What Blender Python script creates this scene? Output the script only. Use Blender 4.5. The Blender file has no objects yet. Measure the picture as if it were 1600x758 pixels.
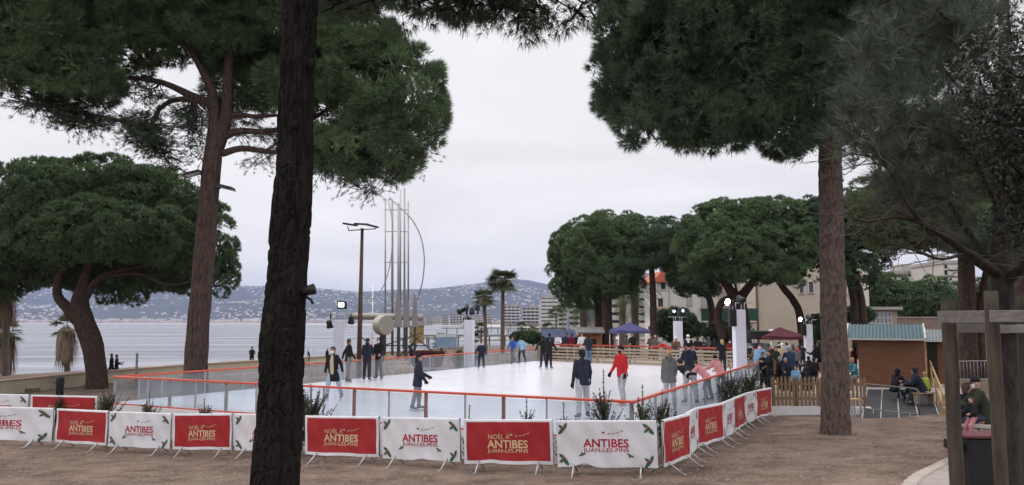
import bpy, math, random
import numpy as np
from mathutils import Vector, Matrix, noise as mnoise

R = math.radians
SC = bpy.context.scene
COL = SC.collection
random.seed(7)
RNG = np.random.default_rng(7)

# ------------------------------------------------------------------ camera
F = 1232.0                                   # focal length in photo pixels (photo 1600 wide)
PITCH = R(5.75)
CAMZ = 3.15
cam_data = bpy.data.cameras.new("camera")
cam_data.sensor_width = 36.0
cam_data.sensor_fit = 'HORIZONTAL'
cam_data.lens = 36.0 * F / 1600.0
cam_data.clip_start = 0.05
cam_data.clip_end = 40000
cam = bpy.data.objects.new("camera", cam_data)
COL.objects.link(cam)
cam.location = (0, 0, CAMZ)
cam.rotation_euler = (R(90) + PITCH, 0, 0)
SC.camera = cam

# ------------------------------------------------------------------ sky
SUN_EL, SUN_AZ = R(28), R(-70)               # azimuth measured from +Y towards +X
world = bpy.data.worlds.new("World")
SC.world = world
world.use_nodes = True
wt = world.node_tree
wt.nodes.clear()
w_out = wt.nodes.new('ShaderNodeOutputWorld')
w_bg = wt.nodes.new('ShaderNodeBackground')
w_bg.inputs['Strength'].default_value = 0.1
w_sky = wt.nodes.new('ShaderNodeTexSky')
w_sky.sky_type = 'NISHITA'
w_sky.sun_disc = False
w_sky.sun_elevation = SUN_EL
w_sky.sun_rotation = SUN_AZ
w_sky.dust_density = 3.0
w_tc = wt.nodes.new('ShaderNodeTexCoord')
w_sep = wt.nodes.new('ShaderNodeSeparateXYZ')
wt.links.new(w_tc.outputs['Generated'], w_sep.inputs[0])
# project the view direction on a cloud deck so that the bands flatten towards the horizon
w_z = wt.nodes.new('ShaderNodeMath'); w_z.operation = 'MAXIMUM'; w_z.inputs[1].default_value = 0.0
wt.links.new(w_sep.outputs['Z'], w_z.inputs[0])
w_za = wt.nodes.new('ShaderNodeMath'); w_za.operation = 'ADD'; w_za.inputs[1].default_value = 0.16
wt.links.new(w_z.outputs[0], w_za.inputs[0])
w_dx = wt.nodes.new('ShaderNodeMath'); w_dx.operation = 'DIVIDE'
w_dy = wt.nodes.new('ShaderNodeMath'); w_dy.operation = 'DIVIDE'
wt.links.new(w_sep.outputs['X'], w_dx.inputs[0]); wt.links.new(w_za.outputs[0], w_dx.inputs[1])
wt.links.new(w_sep.outputs['Y'], w_dy.inputs[0]); wt.links.new(w_za.outputs[0], w_dy.inputs[1])
w_cmb = wt.nodes.new('ShaderNodeCombineXYZ')
wt.links.new(w_dx.outputs[0], w_cmb.inputs['X']); wt.links.new(w_dy.outputs[0], w_cmb.inputs['Y'])
w_n1 = wt.nodes.new('ShaderNodeTexNoise')
w_n1.inputs['Scale'].default_value = 0.9
w_n1.inputs['Detail'].default_value = 7.0
w_n1.inputs['Roughness'].default_value = 0.55
w_n1.inputs['Distortion'].default_value = 0.6
wt.links.new(w_cmb.outputs[0], w_n1.inputs['Vector'])
w_r1 = wt.nodes.new('ShaderNodeValToRGB')
w_r1.color_ramp.elements[0].position = 0.30
w_r1.color_ramp.elements[0].color = (7.55, 7.35, 7.45, 1)
w_r1.color_ramp.elements[1].position = 0.66
w_r1.color_ramp.elements[1].color = (9.35, 9.15, 9.2, 1)
wt.links.new(w_n1.outputs['Fac'], w_r1.inputs['Fac'])
w_mix = wt.nodes.new('ShaderNodeMixRGB')
w_mix.inputs['Fac'].default_value = 0.94
wt.links.new(w_sky.outputs['Color'], w_mix.inputs['Color1'])
wt.links.new(w_r1.outputs['Color'], w_mix.inputs['Color2'])
# an overcast sky grows brighter towards the zenith
w_g = wt.nodes.new('ShaderNodeMapRange')
w_g.inputs[1].default_value = 0.36; w_g.inputs[2].default_value = 0.95
w_g.inputs[3].default_value = 1.0; w_g.inputs[4].default_value = 3.0
wt.links.new(w_sep.outputs['Z'], w_g.inputs[0])
w_mul = wt.nodes.new('ShaderNodeMixRGB'); w_mul.blend_type = 'MULTIPLY'; w_mul.inputs['Fac'].default_value = 1.0
wt.links.new(w_mix.outputs['Color'], w_mul.inputs['Color1'])
wt.links.new(w_g.outputs[0], w_mul.inputs['Color2'])
wt.links.new(w_mul.outputs['Color'], w_bg.inputs['Color'])
wt.links.new(w_bg.outputs[0], w_out.inputs['Surface'])

# ------------------------------------------------------------------ veiled sun
sun_data = bpy.data.lights.new("sun", 'SUN')
sun_data.energy = 0.6
sun_data.angle = R(25)
sun_data.color = (1.0, 0.95, 0.88)
sun = bpy.data.objects.new("sun", sun_data)
COL.objects.link(sun)
sd = Vector((math.sin(SUN_AZ) * math.cos(SUN_EL), math.cos(SUN_AZ) * math.cos(SUN_EL), math.sin(SUN_EL)))
sun.rotation_euler = (-sd).to_track_quat('-Z', 'Y').to_euler()

vs = SC.view_settings
vs.view_transform = 'Standard'
vs.look = 'None'
vs.exposure = 0.2
vs.gamma = 1.0
vs.use_curve_mapping = False
SC.cycles.max_bounces = 8
SC.cycles.transparent_max_bounces = 24
SC.cycles.volume_bounces = 0
SC.cycles.caustics_reflective = False
SC.cycles.caustics_refractive = False

# ------------------------------------------------------------------ from photo pixels to places
CP, SP = math.cos(PITCH), math.sin(PITCH)
def ray(px, py):
    u = (px - 800.0) / F
    v = (379.0 - py) / F
    return u, CP - v * SP, SP + v * CP
def at(px, py, Y):
    a, b, c = ray(px, py)
    return Vector((a * Y / b, Y, CAMZ + c * Y / b))
def zp(px, py, z):
    a, b, c = ray(px, py)
    t = (z - CAMZ) / c
    return Vector((a * t, b * t, z))

# ------------------------------------------------------------------ the lie of the land
SHORE = [(-160, -140), (-75, 10), (-45, 82), (-14, 158), (6, 230), (22, 330), (26, 450), (10, 800), (-130, 1400), (-800, 2300), (-3200, 3700), (-9000, 4200)]
def shore_x(y):
    if y <= SHORE[0][1]: return SHORE[0][0]
    for (x0, y0), (x1, y1) in zip(SHORE, SHORE[1:]):
        if y <= y1:
            return x0 + (x1 - x0) * (y - y0) / (y1 - y0)
    return -9000
def sstep(a, b, x):
    t = min(1.0, max(0.0, (x - a) / (b - a)))
    return t * t * (3 - 2 * t)
SEA = -3.0
def ground(x, y):
    z = 0.0215 * (x - 2) - 0.0406 * (min(max(y, -20), 31) - 16.4)
    z += 0.055 * max(0.0, 16.4 - max(y, -20))
    z += 0.03 * min(40, max(0.0, x - 14))
    z = max(z, -0.46)
    z = min(z, 2.2)
    if y > 60:
        z += (-1.2 - z) * sstep(60, 220, y) if x < 60 else 0
    d = x - shore_x(y)                       # inland distance, roughly
    w = 24.0 + max(0, y - 100) * 0.1
    if d < w:
        z = z + (-4.0 - z) * (1 - sstep(-w * 0.35, w, d))
    return z
def gp(px, py):
    a, b, c = ray(px, py)
    t = 1.0
    for _ in range(6000):
        x, y, z = a * t, b * t, CAMZ + c * t
        if z <= ground(x, y): break
        t += 0.02 + t * 0.001
    return Vector((x, y, ground(x, y)))

# ------------------------------------------------------------------ materials
_mats = {}
def mat(name, color, rough=0.75, metal=0.0, var=0.18, scale=3.0, bump=0.0, bscale=30.0, spec=0.3, emit=None, stretch=None, color2=None, trans=0.0):
    if name in _mats: return _mats[name]
    m = bpy.data.materials.new(name)
    m.use_nodes = True
    nt = m.node_tree
    b = nt.nodes['Principled BSDF']
    b.inputs['Roughness'].default_value = rough
    b.inputs['Metallic'].default_value = metal
    b.inputs['Specular IOR Level'].default_value = spec
    tc = nt.nodes.new('ShaderNodeTexCoord')
    src = tc.outputs['Object']
    if stretch:
        mp = nt.nodes.new('ShaderNodeMapping')
        mp.inputs['Scale'].default_value = stretch
        nt.links.new(src, mp.inputs['Vector'])
        src = mp.outputs['Vector']
    n = nt.nodes.new('ShaderNodeTexNoise')
    n.inputs['Scale'].default_value = scale
    n.inputs['Detail'].default_value = 6
    n.inputs['Roughness'].default_value = 0.65
    nt.links.new(src, n.inputs['Vector'])
    rp = nt.nodes.new('ShaderNodeValToRGB')
    rp.color_ramp.elements[0].position = 0.3
    rp.color_ramp.elements[1].position = 0.7
    c2 = color2 or tuple(min(1, c * (1 + var)) for c in color)
    c1 = color if color2 else tuple(c * (1 - var) for c in color)
    rp.color_ramp.elements[0].color = (*c1, 1)
    rp.color_ramp.elements[1].color = (*c2, 1)
    nt.links.new(n.outputs['Fac'], rp.inputs['Fac'])
    nt.links.new(rp.outputs['Color'], b.inputs['Base Color'])
    if bump:
        n2 = nt.nodes.new('ShaderNodeTexNoise')
        n2.inputs['Scale'].default_value = bscale
        n2.inputs['Detail'].default_value = 5
        nt.links.new(src, n2.inputs['Vector'])
        bp = nt.nodes.new('ShaderNodeBump')
        bp.inputs['Strength'].default_value = bump
        bp.inputs['Distance'].default_value = 0.02
        nt.links.new(n2.outputs['Fac'], bp.inputs['Height'])
        nt.links.new(bp.outputs['Normal'], b.inputs['Normal'])
    if emit:
        b.inputs['Emission Color'].default_value = (*emit[0], 1)
        b.inputs['Emission Strength'].default_value = emit[1]
    if trans:
        out = nt.nodes['Material Output']
        tl = nt.nodes.new('ShaderNodeBsdfTranslucent')
        nt.links.new(rp.outputs['Color'], tl.inputs['Color'])
        mx = nt.nodes.new('ShaderNodeMixShader')
        mx.inputs[0].default_value = trans
        nt.links.new(b.outputs[0], mx.inputs[1]); nt.links.new(tl.outputs[0], mx.inputs[2])
        nt.links.new(mx.outputs[0], out.inputs['Surface'])
    _mats[name] = m
    return m

def glass_mat(name, tint=(0.86, 0.9, 0.93), haze=0.10):
    if name in _mats: return _mats[name]
    m = bpy.data.materials.new(name); m.use_nodes = True
    nt = m.node_tree; nt.nodes.clear()
    out = nt.nodes.new('ShaderNodeOutputMaterial')
    tr = nt.nodes.new('ShaderNodeBsdfTransparent'); tr.inputs['Color'].default_value = (*tint, 1)
    gl = nt.nodes.new('ShaderNodeBsdfGlossy'); gl.inputs['Roughness'].default_value = 0.08
    df = nt.nodes.new('ShaderNodeBsdfDiffuse'); df.inputs['Color'].default_value = (0.7, 0.72, 0.76, 1)
    n = nt.nodes.new('ShaderNodeTexNoise'); n.inputs['Scale'].default_value = 1.5; n.inputs['Detail'].default_value = 6
    tc = nt.nodes.new('ShaderNodeTexCoord'); nt.links.new(tc.outputs['Object'], n.inputs['Vector'])
    mu = nt.nodes.new('ShaderNodeMath'); mu.operation = 'MULTIPLY'; mu.inputs[1].default_value = haze * 2
    nt.links.new(n.outputs['Fac'], mu.inputs[0])
    m1 = nt.nodes.new('ShaderNodeMixShader'); nt.links.new(mu.outputs[0], m1.inputs[0])
    nt.links.new(tr.outputs[0], m1.inputs[1]); nt.links.new(df.outputs[0], m1.inputs[2])
    lw = nt.nodes.new('ShaderNodeLayerWeight'); lw.inputs['Blend'].default_value = 0.5
    pw = nt.nodes.new('ShaderNodeMath'); pw.operation = 'POWER'; pw.inputs[1].default_value = 4.0
    nt.links.new(lw.outputs['Facing'], pw.inputs[0])
    fr = nt.nodes.new('ShaderNodeMath'); fr.operation = 'MULTIPLY_ADD'; fr.inputs[1].default_value = 0.35; fr.inputs[2].default_value = 0.02
    nt.links.new(pw.outputs[0], fr.inputs[0])
    m2 = nt.nodes.new('ShaderNodeMixShader'); nt.links.new(fr.outputs[0], m2.inputs[0])
    nt.links.new(m1.outputs[0], m2.inputs[1]); nt.links.new(gl.outputs[0], m2.inputs[2])
    nt.links.new(m2.outputs[0], out.inputs['Surface'])
    _mats[name] = m
    return m

# ------------------------------------------------------------------ objects
def link(o, parent=None):
    COL.objects.link(o)
    if parent is not None: o.parent = parent
    return o
def tag(o, label=None, cat=None, group=None, kind=None):
    if label: o['label'] = label
    if cat: o['category'] = cat
    if group: o['group'] = group
    if kind: o['kind'] = kind
    return o
def thing(name, label, cat, loc=(0, 0, 0), rz=0.0, group=None):
    o = bpy.data.objects.new(name, None)
    o.empty_display_size = 0.3
    o.location = loc
    o.rotation_euler = (0, 0, rz)
    COL.objects.link(o)
    return tag(o, label, cat, group)
def copy_tree(o, parent=None):
    c = o.copy(); COL.objects.link(c)
    if parent is not None: c.parent = parent
    for ch in o.children: copy_tree(ch, c)
    return c
def np_mesh(name, verts, faces, mats, parent=None, mi=None, smooth=False):
    """verts (n,3), faces (m,k) arrays of one polygon size"""
    me = bpy.data.meshes.new(name)
    verts = np.ascontiguousarray(verts, dtype=np.float32)
    faces = np.ascontiguousarray(faces, dtype=np.int32)
    m, k = faces.shape
    me.vertices.add(len(verts)); me.vertices.foreach_set('co', verts.ravel())
    me.loops.add(m * k); me.loops.foreach_set('vertex_index', faces.ravel())
    me.polygons.add(m)
    me.polygons.foreach_set('loop_start', np.arange(0, m * k, k, dtype=np.int32))
    me.polygons.foreach_set('loop_total', np.full(m, k, dtype=np.int32))
    for mm in (mats if isinstance(mats, (list, tuple)) else [mats]): me.materials.append(mm)
    if mi is not None: me.polygons.foreach_set('material_index', np.ascontiguousarray(mi, dtype=np.int32))
    if smooth: me.polygons.foreach_set('use_smooth', np.ones(m, dtype=bool))
    me.update(calc_edges=True)
    return link(bpy.data.objects.new(name, me), parent)

class MB:
    """collects shapes; build() links them as ONE mesh object"""
    def __init__(s): s.v, s.f, s.m, s.s = [], [], [], []
    def add(s, vs, fs, mi=0, smooth=False, M=None):
        o = len(s.v)
        if M is not None: vs = [M @ Vector(p) for p in vs]
        s.v += [tuple(p) for p in vs]
        for f in fs:
            s.f.append(tuple(i + o for i in f)); s.m.append(mi); s.s.append(smooth)
        return s
    def box(s, c, size, rz=0.0, mi=0, rx=0.0, ry=0.0, bev=0.0):
        hx, hy, hz = size[0] / 2, size[1] / 2, size[2] / 2
        M = Matrix.Translation(c) @ Matrix.Rotation(rz, 4, 'Z') @ Matrix.Rotation(ry, 4, 'Y') @ Matrix.Rotation(rx, 4, 'X')
        if bev:
            b = min(bev, hx * .9, hy * .9)
            ring = [(-hx + b, -hy), (hx - b, -hy), (hx, -hy + b), (hx, hy - b), (hx - b, hy), (-hx + b, hy), (-hx, hy - b), (-hx, -hy + b)]
            vs = [(x, y, -hz) for x, y in ring] + [(x, y, hz - b) for x, y in ring] + [(x * (1 - b / hx), y * (1 - b / hy), hz) for x, y in ring]
            fs = [tuple(range(7, -1, -1)), tuple(range(16, 24))]
            for k in range(8):
                j = (k + 1) % 8
                fs += [(k, j, 8 + j, 8 + k), (8 + k, 8 + j, 16 + j, 16 + k)]
            return s.add(vs, fs, mi, False, M)
        vs = [(x * hx, y * hy, z * hz) for z in (-1, 1) for y in (-1, 1) for x in (-1, 1)]
        fs = [(0, 2, 3, 1), (4, 5, 7, 6), (0, 1, 5, 4), (2, 6, 7, 3), (0, 4, 6, 2), (1, 3, 7, 5)]
        return s.add(vs, fs, mi, False, M)
    def tube(s, pts, rad, n=8, mi=0, caps=True, smooth=True):
        pts = [Vector(p) for p in pts]
        if not isinstance(rad, (list, tuple)): rad = [rad] * len(pts)
        vs, fs = [], []
        prev = None
        for i, p in enumerate(pts):
            t = (pts[min(i + 1, len(pts) - 1)] - pts[max(i - 1, 0)])
            t = t.normalized() if t.length > 1e-9 else Vector((0, 0, 1))
            if prev is None:
                a = Vector((1, 0, 0)) if abs(t.x) < 0.8 else Vector((0, 1, 0))
                a = (a - t * a.dot(t)).normalized()
            else:
                a = prev - t * prev.dot(t)
                a = a.normalized() if a.length > 1e-6 else t.orthogonal().normalized()
            prev = a
            b = t.cross(a)
            for k in range(n):
                w = 2 * math.pi * k / n
                vs.append(p + (a * math.cos(w) + b * math.sin(w)) * rad[i])
        for i in range(len(pts) - 1):
            for k in range(n):
                j = (k + 1) % n
                fs.append((i * n + k, i * n + j, (i + 1) * n + j, (i + 1) * n + k))
        if caps:
            fs.append(tuple(range(n - 1, -1, -1)))
            e = (len(pts) - 1) * n
            fs.append(tuple(range(e, e + n)))
        return s.add(vs, fs, mi, smooth)
    def lathe(s, prof, c=(0, 0, 0), n=16, mi=0, M=None, smooth=True):
        vs, fs = [], []
        c = Vector(c)
        for r, z in prof:
            for k in range(n):
                w = 2 * math.pi * k / n
                vs.append(Vector((r * math.cos(w), r * math.sin(w), z)) + (c if M is None else Vector()))
        for i in range(len(prof) - 1):
            for k in range(n):
                j = (k + 1) % n
                fs.append((i * n + k, i * n + j, (i + 1) * n + j, (i + 1) * n + k))
        fs.append(tuple(range(n - 1, -1, -1)))
        e = (len(prof) - 1) * n
        fs.append(tuple(range(e, e + n)))
        return s.add(vs, fs, mi, smooth, M)
    def ball(s, c, r, n=10, mi=0, M=None):
        if not isinstance(r, (list, tuple)): r = (r, r, r)
        h = max(4, n // 2)
        vs, fs = [], []
        for i in range(h + 1):
            a = -math.pi / 2 + math.pi * (0.02 + 0.96 * i / h)
            for k in range(n):
                w = 2 * math.pi * k / n
                vs.append((c[0] + r[0] * math.cos(a) * math.cos(w), c[1] + r[1] * math.cos(a) * math.sin(w), c[2] + r[2] * math.sin(a)))
        for i in range(h):
            for k in range(n):
                j = (k + 1) % n
                fs.append((i * n + k, i * n + j, (i + 1) * n + j, (i + 1) * n + k))
        fs.append(tuple(range(n - 1, -1, -1))); fs.append(tuple(range(h * n, h * n + n)))
        return s.add(vs, fs, mi, True, M)
    def prism(s, poly, y0, y1, mi=0, M=None):
        """outline in x,z extruded along y"""
        n = len(poly)
        vs = [(x, y0, z) for x, z in poly] + [(x, y1, z) for x, z in poly]
        fs = [tuple(range(n)), tuple(range(2 * n - 1, n - 1, -1))]
        for k in range(n):
            j = (k + 1) % n
            fs.append((k, k + n, j + n, j))
        return s.add(vs, fs, mi, False, M)
    def build(s, name, mats, parent=None, loc=None):
        me = bpy.data.meshes.new(name)
        me.from_pydata(s.v, [], s.f)
        for mm in (mats if isinstance(mats, (list, tuple)) else [mats]): me.materials.append(mm)
        me.polygons.foreach_set('material_index', s.m)
        me.polygons.foreach_set('use_smooth', s.s)
        me.update()
        o = link(bpy.data.objects.new(name, me), parent)
        if loc is not None: o.location = loc
        return o

def spline(pts, n):
    """Catmull-Rom through pts, n points"""
    P = [Vector(p) for p in pts]
    P = [P[0] * 2 - P[1]] + P + [P[-1] * 2 - P[-2]]
    out = []
    m = len(P) - 3
    for i in range(n):
        t = i / (n - 1) * m
        k = min(int(t), m - 1); t -= k
        a, b, c, d = P[k], P[k + 1], P[k + 2], P[k + 3]
        out.append(0.5 * ((2 * b) + (c - a) * t + (2 * a - 5 * b + 4 * c - d) * t * t + (3 * b - 3 * c + d - a) * t ** 3))
    return out
def lerp_list(vals, n):
    return list(np.interp(np.linspace(0, len(vals) - 1, n), np.arange(len(vals)), vals))
# ================================================================== SETTING
# ---- terrain, one sheet
def make_ground():
    angs = list(np.arange(-52, 52.01, 0.5)) + list(np.arange(56, 306, 5.0))
    angs = [R(a) for a in angs]
    rad = [0.0] + list(np.geomspace(1.0, 9000, 150))
    V, Fq = [], []
    na = len(angs)
    for r in rad:
        for a in angs:
            x, y = r * math.sin(a), r * math.cos(a)
            z = ground(x, y)
            if r < 90 and z > -1.5:
                z += 0.035 * (mnoise.noise(Vector((x * 0.35, y * 0.35, 0))) + 0.5 * mnoise.noise(Vector((x * 1.1, y * 1.1, 3))))
            V.append((x, y, z))
    for i in range(len(rad) - 1):
        for k in range(na):
            j = (k + 1) % na
            Fq.append((i * na + j, i * na + k, (i + 1) * na + k, (i + 1) * na + j))
    m = bpy.data.materials.new('sandy_earth'); m.use_nodes = True
    nt = m.node_tree; b = nt.nodes['Principled BSDF']
    b.inputs['Roughness'].default_value = 0.95; b.inputs['Specular IOR Level'].default_value = 0.15
    tc = nt.nodes.new('ShaderNodeTexCoord')
    def noise(sc, det=6, rough=0.6):
        n = nt.nodes.new('ShaderNodeTexNoise'); n.inputs['Scale'].default_value = sc
        n.inputs['Detail'].default_value = det; n.inputs['Roughness'].default_value = rough
        nt.links.new(tc.outputs['Object'], n.inputs['Vector']); return n.outputs['Fac']
    def ramp(fac, p0, c0, p1, c1):
        r = nt.nodes.new('ShaderNodeValToRGB'); e = r.color_ramp.elements
        e[0].position, e[1].position = p0, p1; e[0].color, e[1].color = (*c0, 1), (*c1, 1)
        nt.links.new(fac, r.inputs['Fac']); return r.outputs['Color']
    def mix(f, a, c, mode='MIX'):
        x = nt.nodes.new('ShaderNodeMixRGB'); x.blend_type = mode
        if isinstance(f, float): x.inputs[0].default_value = f
        else: nt.links.new(f, x.inputs[0])
        nt.links.new(a, x.inputs[1]); nt.links.new(c, x.inputs[2]); return x.outputs[0]
    big = ramp(noise(0.22, 5), 0.32, (0.148, 0.108, 0.088), 0.68, (0.290, 0.220, 0.180))
    mid = ramp(noise(1.1, 8, 0.72), 0.36, (0.50, 0.47, 0.46), 0.60, (1.0, 1.0, 1.0))
    fine = ramp(noise(14, 8, 0.75), 0.36, (0.58, 0.55, 0.53), 0.60, (1.1, 1.08, 1.05))
    base = mix(1.0, mix(1.0, big, mid, 'MULTIPLY'), fine, 'MULTIPLY')
    geo = nt.nodes.new('ShaderNodeNewGeometry'); sx = nt.nodes.new('ShaderNodeSeparateXYZ')
    nt.links.new(geo.outputs['Position'], sx.inputs[0])
    mr = nt.nodes.new('ShaderNodeMapRange'); mr.inputs[1].default_value = -1.0; mr.inputs[2].default_value = -1.9
    nt.links.new(sx.outputs['Z'], mr.inputs[0])
    sand = ramp(noise(0.05, 6), 0.3, (0.36, 0.32, 0.28), 0.7, (0.52, 0.48, 0.43))
    nt.links.new(mix(mr.outputs[0], base, sand), b.inputs['Base Color'])
    bp = nt.nodes.new('ShaderNodeBump'); bp.inputs['Strength'].default_value = 0.9; bp.inputs['Distance'].default_value = 0.05
    nt.links.new(noise(9, 9, 0.7), bp.inputs['Height']); nt.links.new(bp.outputs['Normal'], b.inputs['Normal'])
    o = np_mesh('ground', V, Fq, m, smooth=True)
    tag(o, kind='structure')
make_ground()

# ---- the sea
def make_sea():
    m = bpy.data.materials.new('sea_water'); m.use_nodes = True
    nt = m.node_tree; b = nt.nodes['Principled BSDF']
    b.inputs['Base Color'].default_value = (0.10, 0.115, 0.16, 1); b.inputs['Roughness'].default_value = 0.22
    b.inputs['Specular IOR Level'].default_value = 0.5
    tc = nt.nodes.new('ShaderNodeTexCoord')
    def wv(sc, sx, sy, rot):
        mp = nt.nodes.new('ShaderNodeMapping'); mp.inputs['Scale'].default_value = (sx, sy, 1); mp.inputs['Rotation'].default_value = (0, 0, rot)
        nt.links.new(tc.outputs['Object'], mp.inputs['Vector'])
        n = nt.nodes.new('ShaderNodeTexNoise'); n.inputs['Scale'].default_value = sc; n.inputs['Detail'].default_value = 6
        n.inputs['Roughness'].default_value = 0.6
        nt.links.new(mp.outputs[0], n.inputs['Vector']); return n.outputs['Fac']
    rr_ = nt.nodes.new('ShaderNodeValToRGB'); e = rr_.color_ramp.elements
    e[0].position, e[1].position = 0.40, 0.62; e[0].color, e[1].color = (0.035, 0.045, 0.075, 1), (0.21, 0.22, 0.26, 1)  # light and dark of ripple reflections painted into the base colour as streaks
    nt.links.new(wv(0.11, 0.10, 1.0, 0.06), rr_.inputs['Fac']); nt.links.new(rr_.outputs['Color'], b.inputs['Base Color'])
    r2 = nt.nodes.new('ShaderNodeMapRange'); r2.inputs[1].default_value = .35; r2.inputs[2].default_value = .65; r2.inputs[3].default_value = .12; r2.inputs[4].default_value = .5
    nt.links.new(wv(0.02, 0.15, 1.0, 0.2), r2.inputs[0]); nt.links.new(r2.outputs[0], b.inputs['Roughness'])
    a = nt.nodes.new('ShaderNodeMath'); a.operation = 'ADD'
    nt.links.new(wv(0.22, 0.22, 1.0, 0.12), a.inputs[0]); nt.links.new(wv(0.035, 0.2, 1.0, -0.05), a.inputs[1])
    bp = nt.nodes.new('ShaderNodeBump'); bp.inputs['Strength'].default_value = 1.0; bp.inputs['Distance'].default_value = 2.6
    nt.links.new(a.outputs[0], bp.inputs['Height']); nt.links.new(bp.outputs['Normal'], b.inputs['Normal'])
    n = 48
    V = [(9200 * math.cos(2 * math.pi * k / n), 9200 * math.sin(2 * math.pi * k / n), SEA) for k in range(n)]
    mb = MB(); mb.add(V, [tuple(range(n))])
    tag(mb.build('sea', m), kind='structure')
make_sea()

# ---- hills across the bay
HPROF = [(-900, 455), (-300, 440), (0, 455), (60, 452), (130, 446), (220, 447), (340, 445), (420, 447), (500, 451), (560, 455), (620, 453), (680, 450), (730, 444), (770, 438), (800, 436), (825, 438), (850, 443), (880, 448), (960, 456), (1100, 462), (1400, 478), (2200, 490)]
def hill_h(x, y):
    px = 800 + F * x / max(y, 1)
    top = (503 - np.interp(px, [p[0] for p in HPROF], [p[1] for p in HPROF]))
    t = (y - 4300) / 3000.0
    if t <= 0: return -8.0
    v = Vector((x * 0.0013, y * 0.0013, 0))
    ridge = mnoise.fractal(v, 1.0, 2.0, 6)
    full = top / F * 7200
    h = full * (sstep(0, 1.0, t) * 0.86 + 0.14 * min(1, t * 4)) if t < 1 else full * (1 - 0.25 * (t - 1))
    h += ridge * 34 * min(1, t * 3) * (1.0 - 0.82 * sstep(0.72, 1.0, t))
    return h - 3.0
def make_hills():
    px = np.linspace(-900, 2200, 320); ys = np.linspace(4250, 8400, 90)
    V = [((p - 800) / F * y, y, hill_h((p - 800) / F * y, y)) for y in ys for p in px]
    w = len(px)
    Fq = [(i * w + k, i * w + k + 1, (i + 1) * w + k + 1, (i + 1) * w + k) for i in range(len(ys) - 1) for k in range(w - 1)]
    m = mat('wooded_hillside', (0.022, 0.032, 0.024), rough=0.95, scale=0.008, color2=(0.080, 0.085, 0.070), spec=0.05)
    tag(np_mesh('hills', V, Fq, m, smooth=True), kind='structure')
make_hills()

M_RENDER = mat('pale_render', (0.62, 0.58, 0.52), var=0.08, scale=0.4)
M_CREAMR = mat('cream_render', (0.44, 0.385, 0.315), var=0.07, scale=0.5, bump=0.15, bscale=14)
M_WHITEW = mat('white_render', (0.56, 0.545, 0.53), var=0.07, scale=0.6, bump=0.15, bscale=14)
M_PINKR = mat('pink_render', (0.50, 0.36, 0.28), var=0.07, scale=0.6)
M_TILE = mat('terracotta_tile', (0.42, 0.13, 0.07), var=0.3, scale=2.0)
M_DARKWIN = mat('window_glass', (0.035, 0.04, 0.05), rough=0.15, spec=0.6)
M_SHUT = mat('grey_shutter', (0.36, 0.36, 0.36), var=0.08, stretch=(1, 1, 12))
M_CONC = mat('concrete', (0.33, 0.31, 0.29), var=0.15, scale=2, bump=0.2)

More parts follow.
